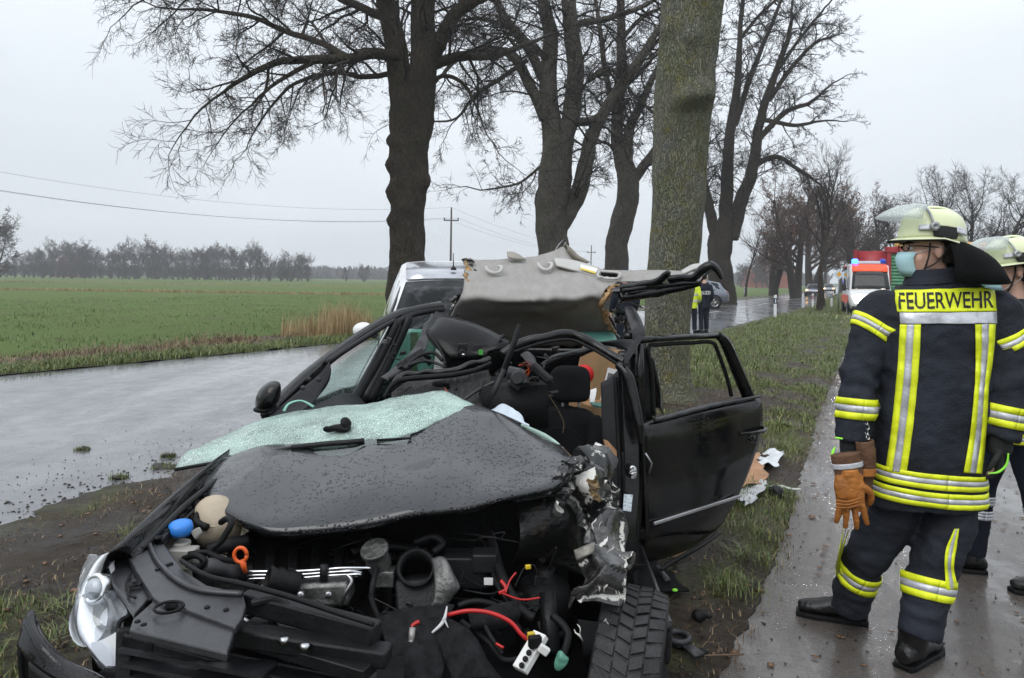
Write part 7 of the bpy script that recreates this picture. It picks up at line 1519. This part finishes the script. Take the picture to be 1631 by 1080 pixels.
def mask_on(P, parent, glasses=True):
    rows = [[P(x*w, y0-.9*x*x*(.16+.0*k), z) for x in np.linspace(-.062, .062, 9)*1 for w in (1.0,)] for k, (z, y0, w_) in enumerate(((-.012, .118, 1), (-.03, .125, 1), (-.055, .122, 1), (-.08, .114, .9), (-.1, .094, .7)))]
    rows = [[P(u*.060*(1-.07*k), y0-.030*u*u*u*u-.018*u*u, z) for u in np.linspace(-1, 1, 13)] for k, (z, y0) in enumerate(((-.006, .120), (-.03, .130), (-.055, .126), (-.08, .118), (-.108, .100)))]
    mk = mesh('face_mask', grid(rows), MASKB, parent, solid=.002)
    for sd in (-1, 1):
        mesh('mask_loop', stube([P(sd*.060, .074, -.012), P(sd*.078, .01, .012), P(sd*.088, -.02, .015)], .0015, 5), PAPER, mk); mesh('mask_loop', stube([P(sd*.045, .06, -.1), P(sd*.074, .0, -.05), P(sd*.088, -.015, -.025)], .0015, 5), PAPER, mk)
    if glasses:
        g = mesh('glasses', join(*[tube([P(sd*.033+.026*math.cos(a), .104+.004*math.cos(a)*sd*-1, .014+.018*math.sin(a)) for a in np.linspace(0, 6.283, 14)], .002, 5) for sd in (-1, 1)]+[tube([P(sd*.058, .100, .018), P(sd*.078, .06, .018), P(sd*.084, -.005, .012)], .0022, 5) for sd in (-1, 1)]), BLKD, parent)
    for sd in (-1, 1):
        e = mesh('eye', ellipsoid(P(sd*.032, .084, .010), (.012, .012, .009)), PAPER, parent); mesh('iris', ellipsoid(P(sd*.033, .0945, .010), (.005, .003, .005)), BLKD, e); mesh('eyebrow', stube([P(sd*.015, .098, .030), P(sd*.035, .098, .035), P(sd*.055, .085, .030)], .0035, 5), HAIRD, parent)
    return mk
def boot(heel, d, parent, ankle, sc=1.0, m=BOOT):
    d = Vector(d).normalized(); s = d.cross(V(0, 0, 1)); h = Vector(heel)
    prof = [(-.06, .035, .06), (-.03, .045, .10), (.04, .047, .105), (.10, .048, .085), (.16, .052, .065), (.21, .048, .055), (.245, .030, .045)]
    rings = [[h+d*x*sc+s*w*sc*math.cos(a)+V(0, 0, .022+max(0, (.5+.5*math.sin(a)))*t*sc if True else 0) for a in [2*math.pi*k/16 for k in range(16)]] for x, w, t in prof]
    up = limb([(h+d*.02*sc+V(0, 0, .06), .055*sc, .062*sc), (lerp(h+d*.02+V(0, 0, .1), Vector(ankle), .5), .058*sc, .062*sc), (Vector(ankle), .056*sc, .06*sc)], 16)
    b = remesh('boot', [loft(rings), up], .010, m, parent, 3, wrinkle(.003, (30, 30, 40)))
    mesh('sole', loft([[h+d*x*sc*1.03+s*w*sc*1.03*u+V(0, 0, z) for x, w, u in [(q[0], q[1], 1) for q in prof]+[(q[0], q[1], -1) for q in prof[::-1]]] for z in (0, .026)]), BLKD, b, smooth=False, bevel=.005)
    return b
# ---------------------------------------------------------------- firefighter, back to us
P1 = empty('person', W(1455, 1062, 3.2)*1.0, 0, 'person in dark turnout gear with yellow lettering on the back, holding leather gloves', 'person'); P1.location.z = 0
hc = W(1480, 400, 3.2); fw = V(-1, .12, 0).normalized()
shL, shR = W(1398, 492, 3.24), W(1594, 492, 3.16); elL, elR = W(1366, 610, 3.2), W(1610, 610, 3.10); wrL, wrR = W(1358, 712, 3.18), W(1592, 706, 3.10)
hipL, hipR = W(1432, 800, 3.27), W(1515, 800, 3.2); knL, knR = W(1372, 898, 3.36), W(1482, 925, 3.18); anL, anR = W(1352, 965, 3.44), W(1462, 1010, 3.14)
spine = [W(1474, 800, 3.22), W(1476, 700, 3.2), W(1488, 600, 3.2), W(1494, 520, 3.2), W(1490, 465, 3.2)]
hp, HP, HR = head_parts(hc, fw, 1.0)
slim = [limb([(spine[0], .15, .10), (spine[1], .14, .10), (spine[2], .16, .11), (spine[3], .17, .10), (spine[4], .09, .08)], 20), limb([(spine[4]-V(0, 0, .03), .06, .06), (lerp(spine[4], hc, .6), .056, .058), (hc-V(0, 0, .02), .055, .06)], 16)]
for s_, e_, w_ in ((shL, elL, wrL), (shR, elR, wrR)): slim.append(limb([(lerp(spine[3], s_, .6), .05, .05), (s_, .055, .055), (e_, .042, .042), (w_, .03, .03)], 12))
for h_, k_, a_ in ((hipL, knL, anL), (hipR, knR, anR)): slim.append(limb([(h_+V(0, 0, .05), .08, .08), (k_, .055, .055), (a_, .04, .04)], 12))
body = remesh('body', hp+slim+hand_parts(wrR, V(.0, .05, -1), 1, V(-.8, .5, 0), .95, .7), .008, SKIN, P1, 3)
ear_tint = None
# clothes
jk = [limb([(W(1474, 806, 3.22), .232, .160), (W(1474, 780, 3.22), .232, .162), (W(1478, 700, 3.2), .212, .152), (W(1486, 620, 3.2), .222, .158), (W(1493, 540, 3.2), .250, .160), (W(1494, 500, 3.2), .250, .15), (W(1492, 468, 3.2), .20, .13), (W(1490, 448, 3.2), .115, .105), (W(1489, 436, 3.2), .095, .095)], 36, sq=.82),
      limb([(lerp(spine[3], shL, .75), .09, .09), (shL+V(0, 0, -.02), .090, .095), (lerp(shL, elL, .5), .079, .084), (elL, .077, .082), (lerp(elL, wrL, .5), .073, .077), (wrL+V(0, 0, .02), .069, .072)], 22),
      limb([(lerp(spine[3], shR, .75), .09, .09), (shR+V(0, 0, -.02), .088, .095), (lerp(shR, elR, .5), .076, .084), (elR, .074, .08), (lerp(elR, wrR, .5), .074, .078), (wrR+V(0, 0, .02), .070, .072)], 22)]
X_ = V(1, 0, 0); Z_ = V(0, 0, 1)
jacket = remesh('jacket', jk, .011, NAVY, P1, 4, wrinkle(.011, (6, 6, 9), 3, [(elL, .2, .009, V(.35, 0, .8)), (elR, .2, .009, V(-.35, 0, .8)), (W(1490, 720, 3.05), .22, .002, V(.3, 0, 1)), (W(1390, 520, 3.15), .12, .004, V(.6, 0, .8))]))
tro = [limb([(W(1474, 740, 3.22), .17, .13), (W(1474, 775, 3.22), .18, .135), (W(1474, 797, 3.22), .17, .13)], 28),
       limb([(W(1432, 775, 3.26), .085, .11), (W(1418, 825, 3.29), .098, .112), (lerp(hipL, knL, .6), .094, .105), (knL, .086, .094), (lerp(knL, anL, .55), .080, .086), (anL+V(0, 0, -.02), .078, .083)], 22),
       limb([(W(1516, 775, 3.2), .085, .11), (W(1512, 825, 3.2), .102, .112), (lerp(hipR, knR, .6), .098, .105), (knR, .092, .096), (lerp(knR, anR, .55), .086, .088), (anR+V(0, 0, -.01), .083, .085)], 22)]
trousers = remesh('trousers', tro, .010, NAVY, P1, 3, wrinkle(.010, (7, 7, 11), 9, [(knL, .2, .006, V(.3, 0, 1)), (knR, .2, .006, V(-.3, 0, 1)), (anL+V(0, 0, .08), .14, .006, Z_), (anR+V(0, 0, .08), .16, .006, Z_)]))
fl = G(1360, 992); fl.z = 0; boot(fl, V(-.92, .35, 0), P1, anL+V(0, 0, .08), 1.0)
fr_ = G(1448, 1062); fr_.z = 0; boot(fr_, V(.72, .55, 0), P1, anR+V(0, 0, .10), 1.0)
# collar, hood of the jacket
mesh('collar', limb([(W(1489, 452, 3.2), .118, .108), (W(1488, 440, 3.2), .104, .10), (W(1487, 428, 3.2), .096, .096)], 28, cap=False), NAVY, jacket, solid=.016)
bj = bvh_of(jacket); bt = bvh_of(trousers)
pn = surf_strip(bj, [(1425, 464), (1430, 498)], [(1582, 458), (1586, 496)], 0, jacket, 'name_panel', FLUO, .005, 10, 16)
text_on(bj, 'FEUERWEHR', [(1432, 468.5), (1579, 464.5), (1580, 490), (1433, 494)], INK, jacket, 'lettering')
surf_strip(bj, [(1433, 499), (1435, 516)], [(1586, 497), (1586, 516)], 0, jacket, 'back_stripe', RETRO, .005, 8, 16)
for lf, rt in (([(1434, 517), (1429, 600), (1420, 690), (1411, 750)], [(1467, 517), (1462, 600), (1453, 690), (1444, 752)]), ([(1552, 517), (1553, 560), (1551, 620), (1544, 690), (1534, 752)], [(1584, 517), (1580, 570), (1573, 620), (1569, 690), (1562, 754)])):
    for k, m_ in ((0, FLUO), (1, RETRO), (2, FLUO)):
        A = [(lerp(a[0], b[0], k/3), lerp(a[1], b[1], k/3)) for a, b in zip(lf, rt)]; Bb = [(lerp(a[0], b[0], (k+1)/3), lerp(a[1], b[1], (k+1)/3)) for a, b in zip(lf, rt)]
        surf_strip(bj, A, Bb, 0, jacket, 'back_stripe', m_, .0045+.0006*(k == 1), 14, 2)
ax = V(.075, 0, 1)
for py in (754, 782): band_objs(ringband(bj, W(1476, py, 3.21), ax, V(0, -1, 0), .062, .5, .005, 60), jacket)
band_objs(ringband(bj, W(1388, 522, 3.21), V(.55, 0, .8), V(0, -1, 0), .056, .24, .004, 60, rmax=.118), jacket)
band_objs(ringband(bj, W(1606, 536, 3.14), V(-.45, 0, .85), V(0, -1, 0), .056, .24, .004, 60, rmax=.112), jacket)
band_objs(ringband(bj, W(1361, 650, 3.19), (elL-wrL)+V(-.01, 0, 0), V(0, -1, 0), .085, .2, .005, 48, rmax=.1), jacket)
band_objs(ringband(bj, W(1601, 662, 3.1), (elR-wrR), V(0, -1, 0), .085, .2, .005, 48, rmax=.096), jacket)
band_objs(ringband(bt, W(1362, 914, 3.38), (knL-anL)+V(.04, 0, .0), V(0, -1, 0), .085, .2, .005, 48, rmax=.135), trousers)
band_objs(ringband(bt, W(1475, 934, 3.17), (knR-anR)+V(-.03, 0, 0), V(0, -1, 0), .085, .2, .005, 48, rmax=.135), trousers)
for lf, rt in (([(1343, 842), (1332, 870), (1328, 895), (1330, 915)], [(1356, 846), (1344, 872), (1340, 897), (1346, 918)]), ([(1520, 842), (1506, 875), (1504, 905), (1506, 940)], [(1527, 842), (1522, 875), (1518, 905), (1524, 935)])):
    for k, m_ in ((0, FLUO), (1, RETRO), (2, FLUO)):
        A = [(lerp(a[0], b[0], k/3), lerp(a[1], b[1], k/3)) for a, b in zip(lf, rt)]; Bb = [(lerp(a[0], b[0], (k+1)/3), lerp(a[1], b[1], (k+1)/3)) for a, b in zip(lf, rt)]
        surf_strip(bt, A, Bb, 0, trousers, 'side_stripe', m_, .005, 10, 2)
# gloved hands
remesh('glove', hand_parts(wrL+V(0, 0, .0), V(-.1, .0, -1), -1, V(.5, .75, 0), 1.08, .75)+[limb([(wrL+V(0, 0, .05), .052, .05), (wrL+V(0, 0, -.01), .05, .046), (wrL+V(0, 0, -.04), .048, .04)], 16)], .006, GLOVEB, P1, 2)
remesh('glove', hand_parts(wrR, V(.0, .05, -1), 1, V(-.8, .5, 0), 1.08, .75)+[limb([(wrR+V(0, 0, .05), .05, .05), (wrR+V(0, 0, -.01), .048, .046), (wrR+V(0, 0, -.04), .045, .04)], 16)], .006, GLOVEB, P1, 2)
mesh('glove_trim', join(stube([W(1330, 712, 3.13), W(1326, 725, 3.125), W(1334, 742, 3.12)], [.003, .007, .004], 6), stube([W(1331, 697, 3.125), W(1342, 699, 3.11)], [.008, .010], 6, flat=.4)), LIME, P1)
mesh('glove_trim', join(stube([W(1606, 722, 3.05), W(1603, 740, 3.05), W(1590, 752, 3.05), W(1574, 754, 3.05)], [.003, .005, .005, .002], 6)), LIME, P1)
# head gear
hs, HPP = helmet(HP(0, -.012, .066), fw, P1, True, .88, True, math.radians(3))
mask_on(HP, P1); mesh('hair', jitter(limb([(HP(0, -.055, -.05), .06, .045), (HP(0, -.058, 0), .074, .048), (HP(0, -.03, .05), .078, .08)], 24, up=fw), .004, 40), HAIRD, P1)
mesh('chin_strap', join(stube([HP(.085, .03, .03), HP(.082, .035, -.03), HP(.06, .05, -.095), HP(0, .06, -.125), HP(-.06, .05, -.095), HP(-.082, .035, -.03), HP(-.085, .03, .03)], .008, 6, flat=.4), stube([HP(-.086, -.04, .02), HP(-.084, .0, -.045), HP(-.07, .045, -.075)], .007, 6, flat=.4)), LEATHB, P1)
# leather work gloves hanging from his hand
gv = empty('work_gloves', W(1355, 780, 3.1), 0, 'pair of orange-brown leather work gloves hanging from the gloved hand', 'gloves')
remesh('leather_hand', hand_parts(W(1352, 762, 3.09), V(.08, 0, -1), -1, V(.15, .95, 0), 1.3, .2, 7)+[limb([(W(1353, 752, 3.1), .056, .03), (W(1352, 775, 3.09), .060, .030), (W(1354, 790, 3.09), .056, .028)], 16)], .004, LEATHO, gv, 1, wrinkle(.0016, (40, 40, 90), 2))
mesh('cuff', jitter(limb([(W(1347, 722, 3.1), .062, .028), (W(1350, 742, 3.1), .060, .030), (W(1353, 762, 3.1), .054, .030)], 20, cap=True), .003, 30), LEATHN, gv)
mesh('cuff_band', limb([(W(1349, 736, 3.1), .0625, .032), (W(1350, 744, 3.1), .062, .033)], 20, cap=False), RETRO, gv, solid=.003)
mesh('knuckle_rib', join(*[tube(spl([W(1331, 796+6*k, 3.055), W(1350, 799+5*k, 3.05), W(1371, 793+5*k, 3.055)], 4), .0028, 5) for k in range(3)]), LEATHO, gv)
remesh('leather_hand_behind', [limb([(W(1382, 712, 3.13), .032, .026), (W(1380, 740, 3.13), .036, .03), (W(1376, 775, 3.14), .034, .026), (W(1372, 815, 3.14), .026, .02)], 16)], .006, LEATHN, gv, 2)
mesh('cuff_opening', limb([(W(1377, 702, 3.11), .034, .026), (W(1380, 725, 3.11), .034, .028), (W(1381, 745, 3.12), .032, .028)], 16, cap=False), LEATHN, gv, solid=.005); mesh('cuff_trim', limb([(W(1380, 745, 3.115), .036, .031), (W(1380, 757, 3.115), .035, .03)], 16, cap=False), LEATHO, gv, solid=.004)
for k in range(7): mesh('chain_link', tube([W(1381-2.0*(k % 2)+1*k*.2, 648+8*k, 3.12)+V(.006*math.cos(a), .004*math.sin(a*(1)), .011*math.sin(a)) for a in np.linspace(0, 6.283, 12)], .002, 5), CHROME, gv)
# ---------------------------------------------------------------- generic standing figure
def stand(name, foot, rz, h, label, jm, tm, head_turn=0, stride=.18, armb=.1, skin=True, hands=True, vox=.016):
    root = empty(name, foot, 0, label, 'person'); f = V(math.cos(rz), math.sin(rz), 0); s = V(math.sin(rz), -math.cos(rz), 0); k = h/1.8; B_ = Vector(foot); Q = lambda a, b, z: B_+s*a*k+f*b*k+V(0, 0, z*k)
    hf = Matrix.Rotation(head_turn, 3, 'Z') @ f; hcn = Q(0, .03, 1.665); hp_, HP_, HR_ = head_parts(hcn, hf, k)
    J = {}
    for sd in (-1, 1):
        st = stride*sd*.5
        J[sd] = dict(sh=Q(sd*.19, 0, 1.42), el=Q(sd*.255, -.03, 1.14), wr=Q(sd*.25, .06+armb, .92), hip=Q(sd*.09, 0, .92), kn=Q(sd*.105, st*.6+.02, .5), an=Q(sd*.115, st, .1))
    bodyp = hp_+[limb([(Q(0, 0, .9), .13*k, .09*k), (Q(0, 0, 1.2), .14*k, .1*k), (Q(0, 0, 1.42), .15*k, .09*k)], 18, up=f), limb([(Q(0, 0, 1.4), .07*k, .065*k), (Q(0, .01, 1.52), .055*k, .057*k), (hcn, .055*k, .06*k)], 14, up=f)]
    jp = [limb([(Q(0, 0, .76), .195*k, .145*k), (Q(0, 0, .95), .19*k, .14*k), (Q(0, 0, 1.2), .20*k, .14*k), (Q(0, 0, 1.38), .215*k, .135*k), (Q(0, 0, 1.46), .15*k, .11*k), (Q(0, 0, 1.52), .085*k, .085*k)], 26, up=f, sq=.85)]; tp = [limb([(Q(0, 0, .95), .165*k, .125*k), (Q(0, 0, .82), .165*k, .125*k)], 20, up=f)]
    for sd in (-1, 1):
        j = J[sd]; bodyp += [limb([(lerp(Q(0, 0, 1.38), j['sh'], .6), .05*k, .05*k), (j['sh'], .05*k, .05*k), (j['el'], .04*k, .04*k), (j['wr'], .028*k, .028*k)], 10), limb([(j['hip'], .08*k, .08*k), (j['kn'], .05*k, .05*k), (j['an'], .038*k, .038*k)], 10, up=f)]
        bodyp += hand_parts(j['wr'], (f*.2-V(0, 0, 1)), sd, -s*sd, k*.95, .6) if hands else []
        jp.append(limb([(lerp(Q(0, 0, 1.38), j['sh'], .7), .075*k, .075*k), (j['sh'], .078*k, .08*k), (j['el'], .066*k, .07*k), (lerp(j['el'], j['wr'], .95), .058*k, .06*k)], 16))
        tp.append(limb([(j['hip'], .098*k, .11*k), (lerp(j['hip'], j['kn'], .5), .09*k, .098*k), (j['kn'], .078*k, .082*k), (lerp(j['kn'], j['an'], .6), .074*k, .078*k), (j['an']+V(0, 0, .0), .07*k, .075*k)], 16, up=f))
        an = j['an']; boot(V(an.x, an.y, foot[2])-f*.02, f+s*sd*.15, root, an+V(0, 0, .06), k)
    remesh('body', bodyp, vox*.55 if vox < .02 else vox*.7, SKIN, root, 2)
    ja = remesh('jacket', jp, vox, jm, root, 3, wrinkle(.006, (8, 8, 12), 5)); ta = remesh('trousers', tp, vox, tm, root, 3, wrinkle(.006, (8, 8, 12), 6))
    return root, Q, J, HP_, hf, ja, ta
# second firefighter at the right edge
b2 = G(1611, 928); r2, Q, J, HP2, hf2, ja2, ta2 = stand('person', (b2.x, b2.y, 0), math.radians(170), 1.79, 'person in fire helmet and face mask at the right edge, behind the front one', NAVY, NAVY2, math.radians(8), .32)
h2, _ = helmet(HP2(0, -.008, .066), hf2, r2, True, .92, False, math.radians(-6)); mask_on(HP2, r2, False)
mesh('hair', jitter(limb([(HP2(0, -.055, -.05), .06, .045), (HP2(0, -.058, 0), .074, .048), (HP2(0, -.03, .05), .078, .08)], 24, up=hf2), .004, 40), HAIRD, r2)
mesh('chin_strap', stube([HP2(.085, .02, .03), HP2(.082, .025, -.03), HP2(.06, .04, -.1), HP2(0, .05, -.125), HP2(-.06, .04, -.1), HP2(-.082, .025, -.03), HP2(-.085, .02, .03)], .009, 6, flat=.4), LEATHB, r2)
bj2, bt2 = bvh_of(ja2), bvh_of(ta2)
for z in (.80, .90): band_objs(ringband(bj2, Q(0, 0, z), Z_, V(0, -1, 0), .055, .5, .005, 50), ja2)
band_objs(ringband(bj2, Q(0, 0, 1.30), Z_, V(0, -1, 0), .05, .6, .005, 50), ja2, 'chest_band', [RETRO, RETRO])
for sd in (-1, 1):
    j = J[sd]; band_objs(ringband(bj2, lerp(j['el'], j['wr'], .6), j['el']-j['wr'], V(0, -1, 0), .08, .2, .005, 30, rmax=.10), ja2)
    for z in (.42, .34):
        c = lerp(j['kn'], j['an'], (.5-z)/.4); band_objs(ringband(bt2, c, j['kn']-j['an'], V(0, -1, 0), .05, .2, .005, 30, rmax=.12), ta2, 'reflective_band', [RETRO, RETRO])
mesh('red_badge', box(Q(.17, .12, 1.12), (.05, .02, .2), .2), REDPR, ja2, bevel=.006)
# police officers on the road
b3 = G(1121, 530); r3, Q3, J3, HP3, hf3, ja3, ta3 = stand('person', (b3.x, b3.y, 0), math.radians(105), 1.80, 'police officer in dark uniform with white lettering on the back', NAVY2, NAVY2, .5, .1, hands=True, vox=.02)
mesh('hair', ellipsoid(HP3(0, -.012, .045), (.082, .102, .088)), HAIRD, r3)
bj3 = bvh_of(ja3); c = W(1118, 466, b3.y)
text_on(bj3, 'POLIZEI', [(1112, 463.5), (1131, 463.5), (1131, 469), (1112, 469)], PAPER, ja3, 'lettering', .012)
b4 = G(1106, 531); r4, Q4, J4, HP4, hf4, ja4, ta4 = stand('person', (b4.x-.05, b4.y+.25, 0), math.radians(80), 1.76, 'police officer in yellow vest half hidden behind the mossy trunk', mat('hi_vis_vest', (.62, .75, .03), .6, var=.08), NAVY2, .2, .12, vox=.02)
mesh('hair', ellipsoid(HP4(0, -.012, .045), (.082, .102, .088)), HAIRD, r4); bj4 = bvh_of(ja4)
for z in (1.0, 1.2): band_objs(ringband(bj4, Q4(0, 0, z), Z_, V(0, -1, 0), .06, .6, .008, 40), ja4, 'reflective_band', [RETRO, RETRO])
# bystander in a woollen hat behind the folded roof
b5 = W(996, 424, 16.0); r5, Q5, J5, HP5, hf5, ja5, ta5 = stand('person', (b5.x, 16.0, 0), math.radians(100), 1.80, 'person in a dark woollen hat, only the head showing above the folded roof', NAVY2, NAVY2, .3, .1, vox=.022)
mesh('woollen_hat', jitter(ellipsoid(HP5(0, -.008, .06), (.098, .118, .10)), .004, 40), mat('dark_blue_wool', (.012, .016, .035), .95, var=.3, bump=.6, bscale=200), r5)
# ================================================================== DEBRIS
random.seed(31)
def debris(name, vf, m, label, cat, **k): return tag(mesh(name, vf, m, None, **k), label, cat)
def gp(px, py, z=.05): return G(px, py, z)
PLASTW = mat('crumpled_white_plastic', (.6, .62, .64), .4, var=.12, vscale=12, bump=.6, bscale=30)
def sheet(pix, z, amp, fr, seed, n=7):
    P = [G(x, y, z) for x, y in pix]; rows = [[lerp(lerp(P[0], P[1], u), lerp(P[3], P[2], u), v) for u in np.linspace(0, 1, n)] for v in np.linspace(0, 1, n)]
    return jitter(grid(rows), amp, fr, seed)
debris('cardboard_sheet', sheet([(1186, 730), (1206, 722), (1228, 762), (1180, 778)], .11, .05, 6, 1), CARDD, 'crumpled brown cardboard lying on the verge behind the open door', 'cardboard', solid=.006)
debris('plastic_sheet', sheet([(1203, 717), (1248, 718), (1240, 742), (1208, 744)], .10, .05, 9, 2, 10), PLASTW, 'crumpled white plastic sheet behind the cardboard', 'plastic sheet', solid=.003)
debris('plastic_film', sheet([(1165, 786), (1214, 757), (1220, 776), (1184, 808)], .10, .05, 10, 3, 10), mat('clear_bubble_film', (.62, .64, .66), .3, var=.1, bump=.8, bscale=60, trans=.3), 'wrinkled clear plastic film on the grass beside the door', 'plastic film', solid=.003)
debris('plastic_strip', jitter(stube([gp(1215, 774, .05), gp(1245, 776, .06), gp(1276, 780, .04)], [.022, .035, .01], 8, 6, flat=.35), .01, 14), mat('pale_grey_green_plastic', (.42, .45, .4), .5, var=.1), 'pale grey plastic strip pointing to the path', 'plastic part')
debris('black_knob', jitter(lathe([(.03, -.04), (.05, -.03), (.055, .0), (.045, .03), (.02, .04), (.001, .04)], 14, at(gp(1236, 785, .06), aim((-.8, -.5, .2)))), .005, 20), BLK, 'black plastic knob lying against the pale strip', 'plastic part')
mf = empty('floor_mat', G(1055, 930, .03), 0, 'black rubber floor mat with grey insert lying under the open door', 'mat')
mesh('mat_sheet', jitter(grid([[G(lerp(lerp(1004, 1045, u), lerp(1035, 1100, u), v), lerp(lerp(908, 888, u), lerp(945, 944, u), v), .085) for u in np.linspace(0, 1, 9)] for v in np.linspace(0, 1, 9)]), .025, 6), LINW, mf, solid=.012)
mesh('insert', grid([[G(lerp(1042, 1050, u)+18*v, 902+24*v-2*u, .115) for u in (0, 1)] for v in (0, .5, 1)]), GREYPL, mf, solid=.006); mesh('green_tag', ellipsoid(G(1075, 940, .11), (.014, .010, .008)), LIME, mf)
debris('leaf_scrap', sheet([(1005, 885), (1032, 876), (1036, 898), (1012, 906)], .09, .03, 9, 5), CARDD, 'torn orange-brown cardboard piece at the foot of the door pillar', 'cardboard', solid=.004)
debris('cardboard_piece', sheet([(1065, 872), (1095, 868), (1100, 886), (1070, 890)], .08, .03, 9, 6), CARD, 'muddy cardboard piece under the open door', 'cardboard', solid=.004)
bt_ = empty('bottle_holder', G(1080, 1028, .02), 0, 'dark grey plastic cup holder lying beside the front wheel', 'plastic part')
c = G(1080, 1022, .07); mesh('ring', tube([c+V(.045*math.cos(a), .05*math.sin(a), .02) for a in np.linspace(0, 6.283, 20)], .012, 7), GREYPL, bt_); mesh('base', jitter(lathe([(.001, 0), (.05, 0), (.055, .02), (.045, .02)], 18, at(c+V(0, 0, -.01))), .004, 20), BLK, bt_); mesh('tongue', jitter(obox(c+V(.02, -.04, .01), c+V(.06, -.12, .0), .05, .012), .004, 20), GREYPL, bt_)
debris('broken_plastic', jitter(join(ellipsoid(G(1113, 980, .07), (.035, .03, .025)), obox(G(1118, 975, .07), G(1132, 984, .06), .03, .01)), .008, 20), BLKD, 'small broken black plastic cap on the mud right of the wheel', 'plastic part')
debris('rubber_lump', jitter(ellipsoid(G(1118, 1040, .06), (.03, .02, .012)), .006, 20), BLKD, 'flat black scrap beside the cup holder', 'plastic part')
debris('wood_stick', tube([G(1100, 1045, .06), G(1185, 1042, .05)], .004, 5), mat('wet_stick', (.12, .08, .05), .7, var=.3), 'thin pale stick lying across the mud beside the cup holder', 'stick')
bp = cgrid([[W(30, 1030, 1.95), W(42, 985, 1.98), W(52, 972, 2.0)], [W(48, 1050, 1.9), W(62, 1020, 1.9), W(66, 1010, 1.95)], [W(80, 1075, 1.85), W(100, 1055, 1.86), W(98, 1048, 1.92)], [W(130, 1100, 1.8), W(150, 1078, 1.82), W(145, 1072, 1.88)], [W(180, 1130, 1.78), W(200, 1110, 1.8), W(195, 1104, 1.86)]], 5, 5)
bpo = empty('bumper_piece', V(-1.25, 1.9, 0), 0, 'curved black bumper piece jutting up at the lower left corner', 'bumper'); mesh('bumper_skin', bp, PAINT, bpo, solid=.012)
mesh('bumper_leg', cgrid([[W(30, 1035, 1.95), W(52, 975, 2.02)], [W(34, 1090, 1.95), W(52, 1040, 2.05)], [W(40, 1180, 1.95), W(60, 1120, 2.05)]], 4, 4), BLK, bpo, solid=.01); mesh('bumper_lower', cgrid([[W(48, 1052, 1.9), W(80, 1077, 1.85), W(130, 1102, 1.8), W(180, 1132, 1.78)], [W(50, 1110, 1.9), W(80, 1140, 1.86), W(130, 1160, 1.82), W(180, 1180, 1.8)]], 4, 4), BLK, bpo, solid=.01)
# grass clods thrown on the road
for i, (px, py, s, lb) in enumerate([(132, 717, .06, 'small clod of turf alone on the wet road at the left'), (262, 745, .10, 'flat tuft of turf on the road left of the windscreen'), (268, 728, .06, 'small tuft of turf on the road left of the bonnet'), (190, 762, .07, 'dark clump of mud at the near road edge')]):
    c = G(px, py, .0); e = empty('turf_clod', c, 0, lb, 'turf clod', 'clods of turf on the road')
    mesh('soil', jitter(ellipsoid(c+V(0, 0, .008), (s, s*.7, .018)), .03, 14, i), MUD, e)
    pts = [(c.x+rnd(-s, s), c.y+rnd(-s, s)*.7, .01, rnd(.4, .9)) for k in range(160)]
    o = blades('grass_tuft', pts, .02, .07, .002, GRASS, seed=40+i); o.parent = e; o.location = -c
# ================================================================== DAMP AIR
HAZE = bpy.data.materials.new('damp_air'); HAZE.use_nodes = True; N, K = HAZE.node_tree.nodes, HAZE.node_tree.links.new; N.clear()
ho = N.new('ShaderNodeOutputMaterial'); hv = N.new('ShaderNodeVolumePrincipled'); hv.inputs['Color'].default_value = (.9, .93, .97, 1); hv.inputs['Density'].default_value = HAZE_D
hv.inputs['Anisotropy'].default_value = .2; K(hv.outputs[0], ho.inputs['Volume'])
hz = mesh('haze', box((150, 250, 14), (1400, 620, 30.4)), HAZE, smooth=False); tag(hz, kind='stuff')
